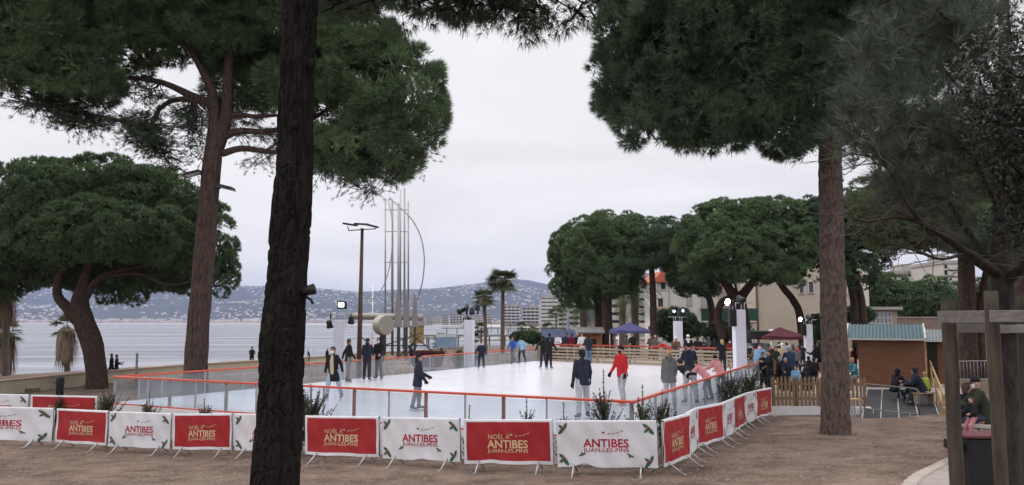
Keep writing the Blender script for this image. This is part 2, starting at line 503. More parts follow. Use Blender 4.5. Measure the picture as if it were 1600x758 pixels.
# ---- houses on the far hillside: each its own, wall + roof
def hillside_houses():
    protos = []
    for k, (w, d, h, roof) in enumerate([(16, 10, 7, 1), (20, 11, 8, 1), (13, 10, 6, 1), (28, 12, 9, 0), (38, 13, 11, 0), (18, 11, 7, 0)]):
        mb = MB(); mb.box((0, 0, h / 2 - 4), (w, d, h + 8))
        wall = mb.build('wall', mat('hill_house_wall', (0.58, 0.54, 0.49), var=0.2, scale=0.02))
        mr = MB()
        if roof:
            mr.prism([(-w / 2 - 1, h), (w / 2 + 1, h), (w / 2 - 4, h + 4.5), (-w / 2 + 4, h + 4.5)], -d / 2 - 1, d / 2 + 1)
            rf = mr.build('roof', mat('hill_house_roof', (0.44, 0.25, 0.18), var=0.2, scale=0.05))
        else:
            mr.box((0, 0, h + 0.6), (w + 2, d + 2, 1.2)); rf = mr.build('roof', mat('hill_house_flat_roof', (0.6, 0.58, 0.55), var=0.1, scale=0.05))
        protos.append((wall, rf))
    spots, rest = [], []
    rr = random.Random(4)
    tries = 0
    while len(spots) < 300 and tries < 20000:
        tries += 1
        px = rr.uniform(20, 880) if rr.random() < 0.8 else rr.uniform(500, 880)
        y = 4350 + 2500 * rr.random() ** 1.35
        x = (px - 800) / F * y
        if mnoise.noise(Vector((x * 0.0016, y * 0.0016, 7))) < -0.12 and rr.random() < 0.8: continue
        spots.append((x, y))
    used = set()
    for i, (x, y) in enumerate(spots):
        k = rr.choice([0, 0, 1, 1, 2, 2, 3, 4, 5]) if y < 5600 else rr.choice([0, 1, 2, 2, 5])
        wall, rf = protos[k]
        t = thing('hillside_house', 'small pale house among the trees on the hills across the bay', 'house',
                  (x, y, hill_h(x, y)), rr.uniform(-0.5, 0.5), 'houses on the hills across the bay')
        if k in used:
            w2, r2 = wall.copy(), rf.copy(); COL.objects.link(w2); COL.objects.link(r2)
        else:
            w2, r2 = wall, rf; used.add(k)
        w2.parent = t; r2.parent = t
    V, Fq = [], []
    for _ in range(1700):
        px = rr.uniform(-60, 900); y = 4400 + 2500 * rr.random() ** 1.1
        x = (px - 800) / F * y
        if mnoise.noise(Vector((x * 0.0016, y * 0.0016, 7))) < -0.05: continue
        w, d, h = rr.uniform(4, 9), rr.uniform(4, 6), rr.uniform(3, 6)
        z = hill_h(x, y) - 3
        o = len(V)
        V += [(x + a * w, y + b * d, z + c * (h + 3)) for c in (0, 1) for a, b in ((-1, -1), (1, -1), (1, 1), (-1, 1))]
        Fq += [(o, o + 1, o + 5, o + 4), (o + 1, o + 2, o + 6, o + 5), (o + 2, o + 3, o + 7, o + 6), (o + 3, o, o + 4, o + 7), (o + 4, o + 5, o + 6, o + 7)]
    tag(np_mesh('distant_hill_houses', V, Fq, mat('hill_house_wall', (0.8, 0.76, 0.7))), 'specks of small pale houses scattered over the far hills', 'houses', kind='stuff')
    # a white built-up waterline on the far shore
    V, Fq = [], []
    for _ in range(420):
        px = rr.uniform(-60, 900); y = rr.uniform(4250, 4420)
        x = (px - 800) / F * y
        w, d, h = rr.uniform(10, 30), 10, rr.choice([8, 10, 12, 16, 22])
        o = len(V)
        V += [(x + a * w, y + b * d, -4 + c * (h + 4)) for c in (0, 1) for a, b in ((-1, -1), (1, -1), (1, 1), (-1, 1))]
        Fq += [(o, o + 1, o + 5, o + 4), (o + 1, o + 2, o + 6, o + 5), (o + 2, o + 3, o + 7, o + 6), (o + 3, o, o + 4, o + 7), (o + 4, o + 5, o + 6, o + 7)]
    tag(np_mesh('far_shore_buildings', V, Fq, mat('far_shore_wall', (0.40, 0.36, 0.32), var=0.4, scale=0.012)), 'unbroken row of pale buildings along the far waterline of the bay', 'buildings', kind='stuff')
hillside_houses()

# ---- blocks of flats
def flats(px0, px1, ytop, ybase, Y, floors, label, wall_m, bays=4, depth=14, round_bal=False):
    a, b = at(px0, ybase, Y), at(px1, ybase, Y)
    w = b.x - a.x; z0 = a.z; h = at(px0, ytop, Y).z - z0
    t = thing('apartment_block', label, 'apartment block', ((a.x + b.x) / 2, Y, z0))
    mb = MB(); mb.box((0, depth / 2, h / 2 - 1), (w, depth, h + 2)); mb.build('wall', wall_m, t)
    mr = MB(); mr.box((0, depth / 2, h + 0.35), (w + 0.6, depth + 0.6, 0.7)); mr.box((w * 0.15, depth / 2, h + 1.6), (w * 0.3, depth * 0.4, 2.0)); mr.build('roof', M_CONC, t)
    fh = h / floors
    for f in range(floors):
        mbal = MB()
        zc = f * fh
        mbal.box((0, -0.75, zc + 0.1 + 0.003 * f), (w * 0.96, 1.5, 0.22)); mbal.box((0, -1.45, zc + 0.62), (w * 0.96, 0.12, 0.85))
        mbal.build('balcony', mat('balcony_white', (0.50, 0.485, 0.46), var=0.05), t)
        for k in range(bays):
            xw = -w / 2 + (k + 0.5) * w / bays
            mw = MB(); mw.box((xw, -0.02, zc + fh * 0.55), (w / bays * 0.62, 0.12, fh * 0.62))
            mw.build('window', M_DARKWIN, t)
    return t
M_OFFW = mat('off_white_flats', (0.43, 0.405, 0.375), var=0.06, scale=0.1)
M_BEIGEF = mat('beige_flats', (0.38, 0.34, 0.295), var=0.06, scale=0.1)
M_GREYF = mat('grey_glass_flats', (0.24, 0.27, 0.31), var=0.06, scale=0.1)
flats(845, 873, 466, 512, 330, 8, 'off-white block of flats with curved tiers of balconies beside the pines', M_OFFW, 3)
flats(872, 890, 462, 512, 350, 7, 'beige block of flats squeezed behind the tiered white block', M_BEIGEF, 2)
flats(889, 906, 460, 512, 300, 6, 'grey glazed block of flats showing between pine trunks', M_GREYF, 2)
flats(940, 985, 440, 512, 180, 6, 'blue-grey block of flats behind the tall pine trunks', M_GREYF, 3)
flats(986, 1024, 432, 512, 170, 7, 'white block of flats behind the date palms', M_OFFW, 3)
flats(786, 812, 479, 507, 640, 6, 'low white block of flats behind the taller fan palm', M_OFFW, 4)
flats(816, 842, 481, 507, 700, 5, 'pale beige block of flats left of the tiered white block', M_BEIGEF, 4)
flats(1383, 1396, 434, 452, 190, 2, 'little white rooftop storey at the left end above the hedge trees', M_OFFW, 2)
flats(1396, 1452, 428, 452, 185, 2, 'broad white stepped building rising over the hedge trees', M_OFFW, 5)
flats(1476, 1502, 412, 452, 170, 4, 'tall white corner building above the hedge trees', M_OFFW, 3)
fs = [(646, 664, 495), (664, 676, 497), (690, 701, 492), (703, 722, 490), (724, 733, 493), (742, 754, 494), (756, 768, 490), (676, 689, 496)]
names = ['terracotta-coloured low block', 'squat cream block', 'white five-storey block', 'wide white six-storey block', 'narrow white block', 'small beige block', 'white block behind the shorter fan palm', 'low pale pink block']
for i, (x0, x1, yt) in enumerate(fs):
    mm = [M_PINKR, M_BEIGEF, M_OFFW, M_OFFW, M_OFFW, M_BEIGEF, M_OFFW, M_PINKR][i]
    flats(x0, x1, yt, 506, 1250 + 40 * i, 4, names[i] + ' on the far curve of the bay', mm, 4)

# ---- villas and walls behind the pines
def window(parent, x, y, z, w, h, shutter=False, sill=True, bars=0):
    mb = MB()
    f = 0.07
    mb.box((x - w / 2 - f / 2, y, z), (f, 0.12, h)); mb.box((x + w / 2 + f / 2, y, z), (f, 0.12, h))
    mb.box((x, y, z + h / 2 + f / 2), (w + 2 * f, 0.125, f)); mb.box((x, y - 0.03, z - h / 2 - f / 2), (w + 3 * f, 0.2, f))
    fr = mb.build('window', M_WHITEW if not shutter else M_SHUT, parent)
    mp = MB(); mp.box((x, y + 0.01, z), (w, 0.05, h)); mp.build('pane', M_SHUT if shutter else M_DARKWIN, fr)
    return fr
def villa():
    Y = 95.0
    gz = 0.0
    x0, x1 = at(1027, 500, Y).x, at(1122, 500, Y).x
    t = thing('villa', 'white three-storey villa with a low red tiled roof behind the pines', 'villa', (x0, Y, gz))
    w = x1 - x0
    zt = at(1027, 441, Y).z
    zt2 = at(1100, 460, Y).z
    mb = MB(); mb.prism([(0, -1), (w, -1), (w, zt2), (w * 0.36, zt), (0, zt)], 0, 9); mb.build('wall', M_WHITEW, t)
    mr = MB()
    zr = at(1027, 423, Y).z
    xr = 2.8
    mr.prism([(-0.4, zt), (xr, zt), (xr - 0.1, zt + 0.25), (xr - 0.9, zr), (0.6, zr), (-0.4, zt + 0.2)], -0.5, 9.3); mr.build('roof', M_TILE, t)
    def wpx(px, py, ww, hh, sh=False): window(t, at(px, py, Y).x - x0, -0.03, at(px, py, Y).z - gz, ww, hh, sh)
    wpx(1036, 447, 0.55, 0.75); wpx(1032, 474, 0.6, 1.2); wpx(1077, 470, 0.5, 1.0, True); wpx(1101, 470, 0.8, 1.25, True)
    mbx = MB(); mbx.box((at(1101, 482, Y).x - x0, -0.4, at(1101, 483, Y).z), (1.2, 0.8, 0.12)); mbx.box((at(1101, 482, Y).x - x0, -0.75, at(1101, 480, Y).z), (1.2, 0.06, 0.5))
    mbx.build('balcony', M_CONC, t)
    mby = MB(); mby.box((at(1031, 485, Y).x - x0, -0.4, at(1031, 486, Y).z), (1.6, 0.8, 0.12)); mby.box((at(1031, 482, Y).x - x0, -0.75, at(1031, 483, Y).z), (1.6, 0.06, 0.55))
    mby.build('terrace', M_PINKR, t)
    mg = MB(); mg.tube([(at(1046, 480, Y).x - x0, -0.08, zt), (at(1046, 480, Y).x - x0, -0.08, 1.5)], 0.07, 6); mg.build('drainpipe', M_CONC, t)
    # pink and grey-white middle house
    a, b = at(1121, 500, 97).x, at(1150, 500, 97).x
    t2 = thing('townhouse', 'salmon-pink townhouse wedged between the white villa and the cream wall', 'townhouse', (a, 97, gz))
    mb = MB(); z2 = at(1130, 440, 97).z; mb.box(((b - a) / 2, 4, z2 / 2 - .5), (b - a, 8, z2 + 1)); mb.build('wall', M_PINKR, t2)
    mr = MB(); mr.box(((b - a) / 2, 4, z2 + 0.15), (b - a + 0.4, 8.4, 0.3)); mr.build('roof', M_CONC, t2)
    window(t2, (b - a) * 0.4, -0.03, z2 - 2.0, 0.9, 1.2, True)
    mb = MB(); mb.box((0.6, 3, z2 + 0.9), (0.8, 0.8, 1.3)); mb.box((0.6, 3, z2 + 1.6), (1.0, 1.0, 0.12)); mb.build('chimney', M_PINKR, t2)
    a, b = at(1150, 500, 94).x, at(1181, 500, 94).x
    t3 = thing('house', 'pale grey house with a wide shuttered window behind the forked pine', 'house', (a, 94, gz))
    z3 = at(1160, 438, 94).z
    mb = MB(); mb.box(((b - a) / 2, 4, z3 / 2 - .5), (b - a, 8, z3 + 1)); mb.build('wall', M_WHITEW, t3)
    mr = MB(); mr.box(((b - a) / 2, 4, z3 + 0.12), (b - a + 0.3, 8.3, 0.24)); mr.build('roof', M_CONC, t3)
    window(t3, (b - a) * 0.55, -0.03, at(1165, 453, 94).z, 1.3, 1.2, True)
    # big cream gable
    Y = 88.0
    a, b = at(1181, 500, Y).x, at(1350, 500, Y).x
    t4 = thing('apartment_house', 'large blank cream gable wall with a few small dark windows', 'house', (a, Y, gz))
    zl, zr = at(1181, 404, Y).z, at(1350, 398, Y).z
    mb = MB(); mb.prism([(0, -1), (b - a, -1), (b - a, zr), ((b - a) * 0.55, zr + 1.6), (0, zl)], 0, 16); mb.build('wall', M_CREAMR, t4)
    mb = MB(); mb.box((b - a + 0.32, 7.0, zr / 2 - 0.5 + .02), (0.62, 14.2, zr + 1.0)); mb.build('corner_strip', mat('light_stucco', (0.62, 0.56, 0.46), var=0.05), t4)
    mb = MB()
    mb.prism([(-0.3, zl), ((b - a) * 0.55, zr + 1.6), (b - a + 0.4, zr), (b - a + 0.4, zr + 0.25), ((b - a) * 0.55, zr + 1.9), (-0.3, zl + 0.3)], -0.3, 16.3); mb.build('roof', M_TILE, t4)
    for px, py, ww, hh in ((1252, 450, 0.45, 1.1), (1267, 449, 0.5, 1.2), (1272, 497, 0.8, 1.0), (1328, 452, 0.5, 1.1)):
        window(t4, at(px, py, Y).x - a, -0.03, at(px, py, Y).z, ww, hh)
    mb = MB(); mb.tube([(at(1184, 500, Y).x - a, -0.1, zl - 1), (at(1184, 500, Y).x - a, -0.1, 0)], 0.09, 6); mb.build('drainpipe', mat('brown_pipe', (0.12, 0.05, 0.035)), t4)
    # low annex with a grid of glass blocks
    Y = 78.0
    a, b = at(1353, 500, Y).x, at(1403, 500, Y).x
    t5 = thing('annex', 'low stone annex with a big gridded window right of the cream gable', 'annex', (a, Y, 0))
    zt = at(1360, 484, Y).z
    mb = MB(); mb.box(((b - a) / 2, 3, zt / 2 - .5), (b - a, 6, zt + 1)); mb.build('wall', mat('old_stone', (0.30, 0.25, 0.21), var=0.25, scale=3, bump=0.3, bscale=8), t5)
    mb = MB(); mb.box(((b - a) / 2, 2.9, zt + 0.14), (b - a + 0.7, 6.6, 0.28)); mb.build('roof', M_CONC, t5)
    f = MB(); g = MB()
    wx0, wx1, wz0, wz1 = 0.15, b - a - 0.65, zt - 1.9, zt - 0.25
    for k in range(7):
        x = wx0 + (wx1 - wx0) * k / 6; f.box((x, -0.05, (wz0 + wz1) / 2), (0.09, 0.1, wz1 - wz0))
    for k in range(4):
        z = wz0 + (wz1 - wz0) * k / 3; f.box(((wx0 + wx1) / 2, -0.052, z), (wx1 - wx0 + .09, 0.11, 0.09))
    wf = f.build('window', mat('grey_paint', (0.42, 0.42, 0.42)), t5)
    g.box(((wx0 + wx1) / 2, -0.01, (wz0 + wz1) / 2), (wx1 - wx0, 0.04, wz1 - wz0)); g.build('pane', mat('sky_glass', (0.20, 0.23, 0.27), rough=0.1, spec=0.8), wf)
    # retaining walls to the right of it
    for nm, lb, px0, px1, yt, YY, mm in (('garden_wall', 'long low earth-coloured wall right of the stone annex', 1403, 1500, 497, 70, mat('earth_wall', (0.22, 0.16, 0.13), var=0.2, scale=1)),
                                     ('white_wall', 'white garden wall below the salmon-pink townhouse', 1100, 1180, 505, 84, M_WHITEW)):
        a, b = at(px0, 500, YY), at(px1, 500, YY)
        w = thing(nm, lb, 'wall', (a.x, YY, ground(a.x, YY)))
        h = at(px0, yt, YY).z - ground(a.x, YY)
        mb = MB(); mb.box(((b.x - a.x) / 2, 0, h / 2 - .3), (b.x - a.x, 0.4, h + .6)); mb.build('wall', mm, w)
        mb = MB(); mb.box(((b.x - a.x) / 2, 0, h + .05), (b.x - a.x + .1, 0.55, 0.1)); mb.build('coping', M_CONC, w)
        if nm == 'white_wall':
            mb = MB(); mb.box((1.1, -0.25, 1.0), (1.1, 0.1, 2.0)); mb.build('doorway', mat('dark_opening', (0.02, 0.018, 0.016)), w)
            mb = MB(); mb.box((2.6, -0.5, h + 0.9), (6.0, 0.12, 1.3)); mb.build('awning', mat('green_canvas', (0.03, 0.075, 0.06)), w)
villa()

# ---- low sea wall on the left
def sea_wall():
    pts = [(-33, 30.5), (-25.5, 38.5), (-24.5, 46), (-22.5, 53), (-17, 66), (-12, 80), (-6, 95)]
    t = thing('sea_wall', 'low cream sea wall with a flat coping along the beach', 'wall', (0, 0, 0))
    b, c = MB(), MB()
    for (xa, ya), (xb, yb) in zip(pts, pts[1:]):
        L = math.hypot(xb - xa, yb - ya); a = math.atan2(yb - ya, xb - xa)
        zm = min(ground(xa, ya), ground(xb, yb)); zm = max(zm, -1.1)
        b.box(((xa + xb) / 2, (ya + yb) / 2, zm + 0.05), (L, 0.32, 1.2), a)
        c.box(((xa + xb) / 2, (ya + yb) / 2, zm + 0.69), (L + 0.04, 0.42, 0.08), a)
    b.build('wall', mat('cream_wall', (0.46, 0.40, 0.30), var=0.15, scale=1.2), t); c.build('coping', mat('brown_coping', (0.34, 0.25, 0.19), var=0.15), t)
sea_wall()

# ---- jetties and the groyne on the beach
def jetty(px0, px1, py, Y, label, h=0.45, dep=2.2, posts=8):
    a, b = at(px0, py, Y), at(px1, py, Y)
    t = thing('jetty', label, 'jetty', (a.x, Y, SEA))
    L = b.x - a.x; zt = a.z - SEA
    mb = MB(); mb.box((L / 2, 0, zt - h / 2), (L, dep, h)); mb.build('deck', mat('jetty_deck', (0.20, 0.18, 0.165), var=0.2), t)
    for k in range(posts):
        mp = MB(); mp.tube([(L * (k + .5) / posts, 0, -1.0), (L * (k + .5) / posts, 0, zt - h)], 0.16, 6); mp.build('pile', mat('jetty_pile', (0.07, 0.06, 0.055)), t)
jetty(655, 850, 523, 205, 'long dark timber jetty lowest of the jetties beyond the white column')
jetty(690, 850, 512, 330, 'long pale jetty further out across the grey water', 0.4, 3, 10)
jetty(620, 720, 527, 190, 'short low landing stage behind the sculpture', 0.3, 2, 5)
jetty(760, 850, 505.5, 480, 'thin breakwater platform farthest out in the bay', 0.5, 4, 6)
def bank(px0, px1, py, Y, label):
    a, b = at(px0, py, Y), at(px1, py, Y)
    mb = MB(); n = 40
    rr = random.Random(int(px0)); L = b.x - a.x
    for k in range(n):
        s = 0.7 + rr.random() * 1.0
        mb.box((L * k / n, rr.uniform(-1.2, 1.2), 0.1), (L / n * 1.5, 2.0 * s, 1.1 * s), rr.random() * 3, bev=0.3)
    o = mb.build('groyne', mat('pale_rock', (0.42, 0.39, 0.36), var=0.25, scale=0.5), loc=(a.x, Y, SEA))
    tag(o, label, 'groyne')
bank(690, 800, 516.5, 262, 'pale rock groyne between two jetties')

# ---- the rink
ZI, ZR = 0.53, 1.36                           # ice and handrail heights
RA, RB, RC_, RD = (2.73, 18.0), (-13.04, 26.2), (1.75, 53.8), (14.6, 43.2)
def poly_slab(name, pts, z0, z1, mats, side_mi=0):
    mb = MB(); n = len(pts)
    mb.add([(x, y, z1) for x, y in pts], [tuple(range(n))], 0)
    vs = [(x, y, z0) for x, y in pts] + [(x, y, z1) for x, y in pts]
    mb.add(vs, [(k, (k + 1) % n, (k + 1) % n + n, k + n) for k in range(n)], side_mi)
    return mb.build(name, mats)
m_ice = mat('rink_ice', (0.74, 0.735, 0.78), rough=0.22, var=0.05, scale=0.35, spec=0.4, bump=0.05, bscale=6)
def scratch_ice(m):
    nt = m.node_tree; b = nt.nodes['Principled BSDF']
    tc = nt.nodes.new('ShaderNodeTexCoord')
    prev = b.inputs['Base Color'].links[0].from_socket
    acc = None
    for rot, sc in ((0.3, 1.0), (-0.7, 1.4), (1.3, 0.8), (0.9, 1.9)):
        mp = nt.nodes.new('ShaderNodeMapping'); mp.inputs['Rotation'].default_value = (0, 0, rot); mp.inputs['Scale'].default_value = (0.35 * sc, 9 * sc, 1)
        n0 = nt.nodes.new('ShaderNodeTexNoise'); n0.inputs['Scale'].default_value = .25; n0.inputs['Detail'].default_value = 1
        nt.links.new(tc.outputs['Object'], n0.inputs['Vector'])
        ad = nt.nodes.new('ShaderNodeVectorMath'); ad.operation = 'ADD'
        nt.links.new(tc.outputs['Object'], ad.inputs[0]); nt.links.new(n0.outputs['Color'], ad.inputs[1]); nt.links.new(ad.outputs[0], mp.inputs['Vector'])
        n = nt.nodes.new('ShaderNodeTexNoise'); n.inputs['Scale'].default_value = 1.0; n.inputs['Detail'].default_value = 3
        nt.links.new(mp.outputs[0], n.inputs['Vector'])
        r = nt.nodes.new('ShaderNodeValToRGB'); e = r.color_ramp.elements
        e[0].position, e[1].position = .60, .68; e[0].color, e[1].color = (1, 1, 1, 1), (.86, .87, .90, 1)
        nt.links.new(n.outputs['Fac'], r.inputs['Fac'])
        x = nt.nodes.new('ShaderNodeMixRGB'); x.blend_type = 'MULTIPLY'; x.inputs[0].default_value = 1
        nt.links.new(acc or prev, x.inputs[1]); nt.links.new(r.outputs['Color'], x.inputs[2]); acc = x.outputs[0]
    nt.links.new(acc, b.inputs['Base Color'])
scratch_ice(m_ice)
tag(poly_slab('ice', [RA, RD, RC_, RB], 0.2, ZI, m_ice), kind='structure')
def off(poly, d):
    c = Vector((sum(p[0] for p in poly) / len(poly), sum(p[1] for p in poly) / len(poly)))
    return [tuple(Vector(p) + (Vector(p) - c).normalized() * d) for p in poly]
tag(poly_slab('rink_platform', off([RA, RD, RC_, RB], 0.10), -1.1, ZI - 0.06, [mat('platform_grey', (0.5, 0.48, 0.5), var=0.1), mat('skirting_white', (0.66, 0.65, 0.66), var=0.1)], 1), kind='structure')
tag(poly_slab('spectator_deck', [(8.9, 31.0), (13.72, 31.0), (13.72, 33.4), (19.0, 33.4), (19.0, 47), (15.4, 44.0)], -0.9, 0.40, [mat('deck_board', (0.30, 0.25, 0.21), var=0.15), mat('skirting_white', (0.66, 0.65, 0.66))], 1), kind='structure')
tag(poly_slab('far_deck', [(1.6, 54.7), (15.5, 44.4), (19.2, 47.1), (25, 50), (25, 60.5), (4, 61)], -0.9, 0.40, [mat('deck_board', (0.30, 0.25, 0.21)), mat('skirting_white', (0.66, 0.65, 0.66))], 1), kind='structure')
# ---- paved path with its kerb, bottom right
def path():
    edge = [zp(1418, 770, 0) for _ in range(1)]
    ed = []
    for px, py in ((1408, 790), (1428, 757), (1450, 742), (1475, 729), (1500, 719), (1540, 708), (1600, 700), (1700, 694), (1850, 690)):
        p = gp(px, py); ed.append((p.x, p.y))
    back = [(ed[-1][0] + 6, ed[-1][1] - 4), (14, 6), (8, 3), (3.5, 8)]
    n = 6
    V, Fq = [], []
    E = [Vector((x, y, 0)) for x, y in ed]
    E = spline(E, 30)
    inn = [Vector((p.x * 0.42 + 3.2, p.y * 0.38 + 0.5, 0)) for p in E]
    for p, q in zip(E, inn):
        for k in range(n + 1):
            w = p.lerp(q, k / n); V.append((w.x, w.y, ground(w.x, w.y) + 0.06))
    for i in range(len(E) - 1):
        for k in range(n):
            Fq.append((i * (n + 1) + k, i * (n + 1) + k + 1, (i + 1) * (n + 1) + k + 1, (i + 1) * (n + 1) + k))
    tag(np_mesh('path', V, Fq, mat('pale_paving', (0.30, 0.265, 0.235), var=0.2, scale=2.5, bump=0.3, bscale=40)), kind='structure')
    mb = MB()
    for i in range(len(E) - 1):
        p, q = E[i], E[i + 1]
        L = (q - p).length; a = math.atan2(q.y - p.y, q.x - p.x); mid = (p + q) / 2
        mb.box((mid.x, mid.y, ground(mid.x, mid.y) + 0.02), (L * 0.97, 0.22, 0.16), a, bev=0.02)
    tag(mb.build('kerb', mat('kerb_stone', (0.36, 0.32, 0.28), var=0.2, scale=4, bump=0.2)), kind='structure')
path()
# ---- pebbles, twigs and dry needles lying on the earth: nobody could count them
def litter():
    N = 9000
    px = RNG.uniform(-60, 1500, N); py = 505 + 25 + 238 * RNG.random(N) ** 0.6
    V, Fq = [], []
    for a, b in zip(px, py):
        if b < 655: continue
        p = zp(a, b, 0.0); p.z = ground(p.x, p.y)
        s = RNG.uniform(0.012, 0.035) * (1.6 if RNG.random() < 0.06 else 1)
        w = RNG.uniform(0, 6.28); o = len(V)
        c, d = math.cos(w), math.sin(w); e = RNG.uniform(.5, 1.8)
        V += [(p.x - c * s * e, p.y - d * s * e, p.z), (p.x + d * s, p.y - c * s, p.z), (p.x + c * s * e, p.y + d * s * e, p.z), (p.x - d * s, p.y + c * s, p.z), (p.x, p.y, p.z + s * 0.9)]
        Fq += [(o, o + 1, o + 4), (o + 1, o + 2, o + 4), (o + 2, o + 3, o + 4), (o + 3, o, o + 4)]
    tag(np_mesh('gravel', V, Fq, mat('gravel_stone', (0.08, 0.06, 0.05), color2=(0.25, 0.20, 0.165), scale=7)), 'small stones and dry litter strewn over the brown earth', 'gravel', kind='stuff')
litter()

# ---- the air over the bay
def haze():
    mb = MB(); mb.box((0, 0, 215), (19600, 19600, 456))
    m = bpy.data.materials.new('haze_air'); m.use_nodes = True
    nt = m.node_tree; nt.nodes.clear()
    out = nt.nodes.new('ShaderNodeOutputMaterial'); v = nt.nodes.new('ShaderNodeVolumePrincipled')
    v.inputs['Color'].default_value = (0.50, 0.60, 0.98, 1); v.inputs['Density'].default_value = 0.000078; v.inputs['Anisotropy'].default_value = 0.0
    nt.links.new(v.outputs[0], out.inputs['Volume'])
    tag(mb.build('haze', m), 'thin blue air over the bay', 'haze', kind='stuff')
haze()
# ================================================================== TREES
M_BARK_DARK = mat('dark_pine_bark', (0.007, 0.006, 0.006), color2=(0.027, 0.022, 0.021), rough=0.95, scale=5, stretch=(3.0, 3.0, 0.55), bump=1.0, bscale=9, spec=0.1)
M_BARK = mat('pine_bark', (0.026, 0.018, 0.015), color2=(0.105, 0.074, 0.062), rough=0.95, scale=4.5, stretch=(3.0, 3.0, 0.7), bump=1.0, bscale=9, spec=0.1)
M_BARK_GREY = mat('grey_bark', (0.085, 0.065, 0.055), color2=(0.19, 0.15, 0.125), rough=0.95, scale=4, stretch=(3, 3, 0.8), bump=0.8, bscale=9, spec=0.1)
def leafmat(name, a, b, scale=0.8, trans=0.18, rough=0.65, spec=0.22):
    return mat(name, a, color2=b, rough=rough, scale=scale, spec=spec, trans=trans)
M_NEEDLE = leafmat('pine_needles', (0.062, 0.108, 0.052), (0.145, 0.205, 0.095))
M_NEEDLE_D = leafmat('dark_pine_needles', (0.046, 0.08, 0.05), (0.108, 0.158, 0.085))
M_NEEDLE_Y = leafmat('olive_pine_needles', (0.068, 0.09, 0.042), (0.135, 0.165, 0.072))
M_NEEDLE_B = leafmat('bluish_pine_needles', (0.056, 0.074, 0.054), (0.15, 0.175, 0.135), scale=2)
M_BROADLEAF = leafmat('broad_leaves', (0.014, 0.018, 0.013), (0.045, 0.050, 0.036), scale=3, rough=0.42, spec=0.45)
M_SHRUB = leafmat('shrub_leaves', (0.030, 0.060, 0.026), (0.075, 0.115, 0.045))
M_PALM = leafmat('palm_frond', (0.045, 0.066, 0.030), (0.11, 0.135, 0.06))
M_DEADPALM = mat('dry_palm_skirt', (0.13, 0.095, 0.065), color2=(0.28, 0.21, 0.15), scale=2, stretch=(4, 4, .6))

def unit(a):
    return a / np.maximum(np.linalg.norm(a, axis=-1, keepdims=True), 1e-9)
def needles(C, N, per, length, width, spread, up=0.0, lvar=0.3, face=1.2):
    """C centres (n,3), N directions (n,3): 'per' thin pointed blades from every centre"""
    n = len(C)
    d = unit(N[:, None, :] + RNG.normal(0, spread, (n, per, 3)) + np.array([0, 0, up]))
    s = unit(np.cross(d, N[:, None, :] * face + RNG.normal(0, 1, (n, per, 3)) * 0.4))
    L = length * RNG.uniform(1 - lvar, 1 + lvar, (n, per, 1))
    c = np.repeat(C[:, None, :], per, 1) + d * L * 0.05
    w = width / 2
    V = np.stack([c - s * w, c + s * w, c + d * L * 0.6 + s * w * 0.8, c + d * L], 2).reshape(-1, 3)
    m = n * per
    Fq = (np.arange(m) * 4)[:, None] + np.array([0, 1, 2, 3])
    return V, Fq
def ell_points(l, n, zmin=-0.8):
    c, r = np.array(l[:3]), np.array(l[3:6])
    u = unit(RNG.normal(0, 1, (int(n * 1.6) + 8, 3)))
    u = u[u[:, 2] > zmin][:n]
    return c + u * r, unit(u / r)
def crown(name, lobes, parent, m, sub=0.45, dens=1.0, tufts=16, per=12, length=0.28, width=0.03, spread=0.55, up=0.35, fill=1.0, zmin=-0.75, rag=0.18):
    """lobes: (x,y,z,rx,ry,rz); foliage grows in rounded tussocks over every lobe"""
    VV, FF, o = [], [], 0
    for l in lobes:
        l = (l[0], l[1], l[2], l[3] * .95, l[4] * .95, l[5] * .95)
        rx, ry, rz = l[3:6]
        area = 4 * math.pi * (((rx * ry) ** 1.6 + (rx * rz) ** 1.6 + (ry * rz) ** 1.6) / 3) ** (1 / 1.6)
        n = max(6, int(area / (sub * sub * 1.7) * dens))
        P, Nn = ell_points(l, n, zmin)
        P = np.array(l[:3]) + (P - np.array(l[:3])) * (1 - rag * RNG.random((len(P), 1)) ** 1.5 + 0.10 * RNG.normal(0, 1, (len(P), 1)) * rag * 4)
        rs = sub * RNG.uniform(0.65, 1.3, (len(P), 1, 1))
        d = unit(Nn[:, None, :] * 0.75 + np.array([0, 0, up * 0.8]) + RNG.normal(0, 0.62, (len(P), tufts, 3)))
        T = (P[:, None, :] + d * rs * np.array([1, 1, 0.8])).reshape(-1, 3)
        D = unit(d.reshape(-1, 3) + np.array([0, 0, up]))
        V, Fq = needles(T - D * length * 0.3, D, per, length, width, spread)
        VV.append(V); FF.append(Fq + o); o += len(V)
        nf = int(area * 5 * fill)
        if nf:
            k = unit(RNG.normal(0, 1, (nf, 3))) * RNG.random((nf, 1)) ** 0.4 * 0.86
            V, Fq = needles(np.array(l[:3]) + k * np.array([rx, ry, rz]), unit(RNG.normal(0, 1, (nf, 3))), 4, length * 1.7, width * 4.5, 0.9)
            VV.append(V); FF.append(Fq + o); o += len(V)
    return np_mesh(name, np.concatenate(VV), np.concatenate(FF), m, parent)
def px_lobes(L, base, flat=1.0):
    """(px,py,rpx,rpy,Y[,ry]) measured on the photo -> lobes in metres about the tree's base"""
    out = []
    for l in L:
        p = at(l[0], l[1], l[4]) - Vector(base)
        k = l[4] / F
        out.append((p.x, p.y, p.z, l[2] * k, l[5] if len(l) > 5 else l[2] * k * 0.85, l[3] * k))
    return out
def px_path(P, base, Y):
    return [at(p[0], p[1], p[2] if len(p) > 2 else Y) - Vector(base) for p in P]
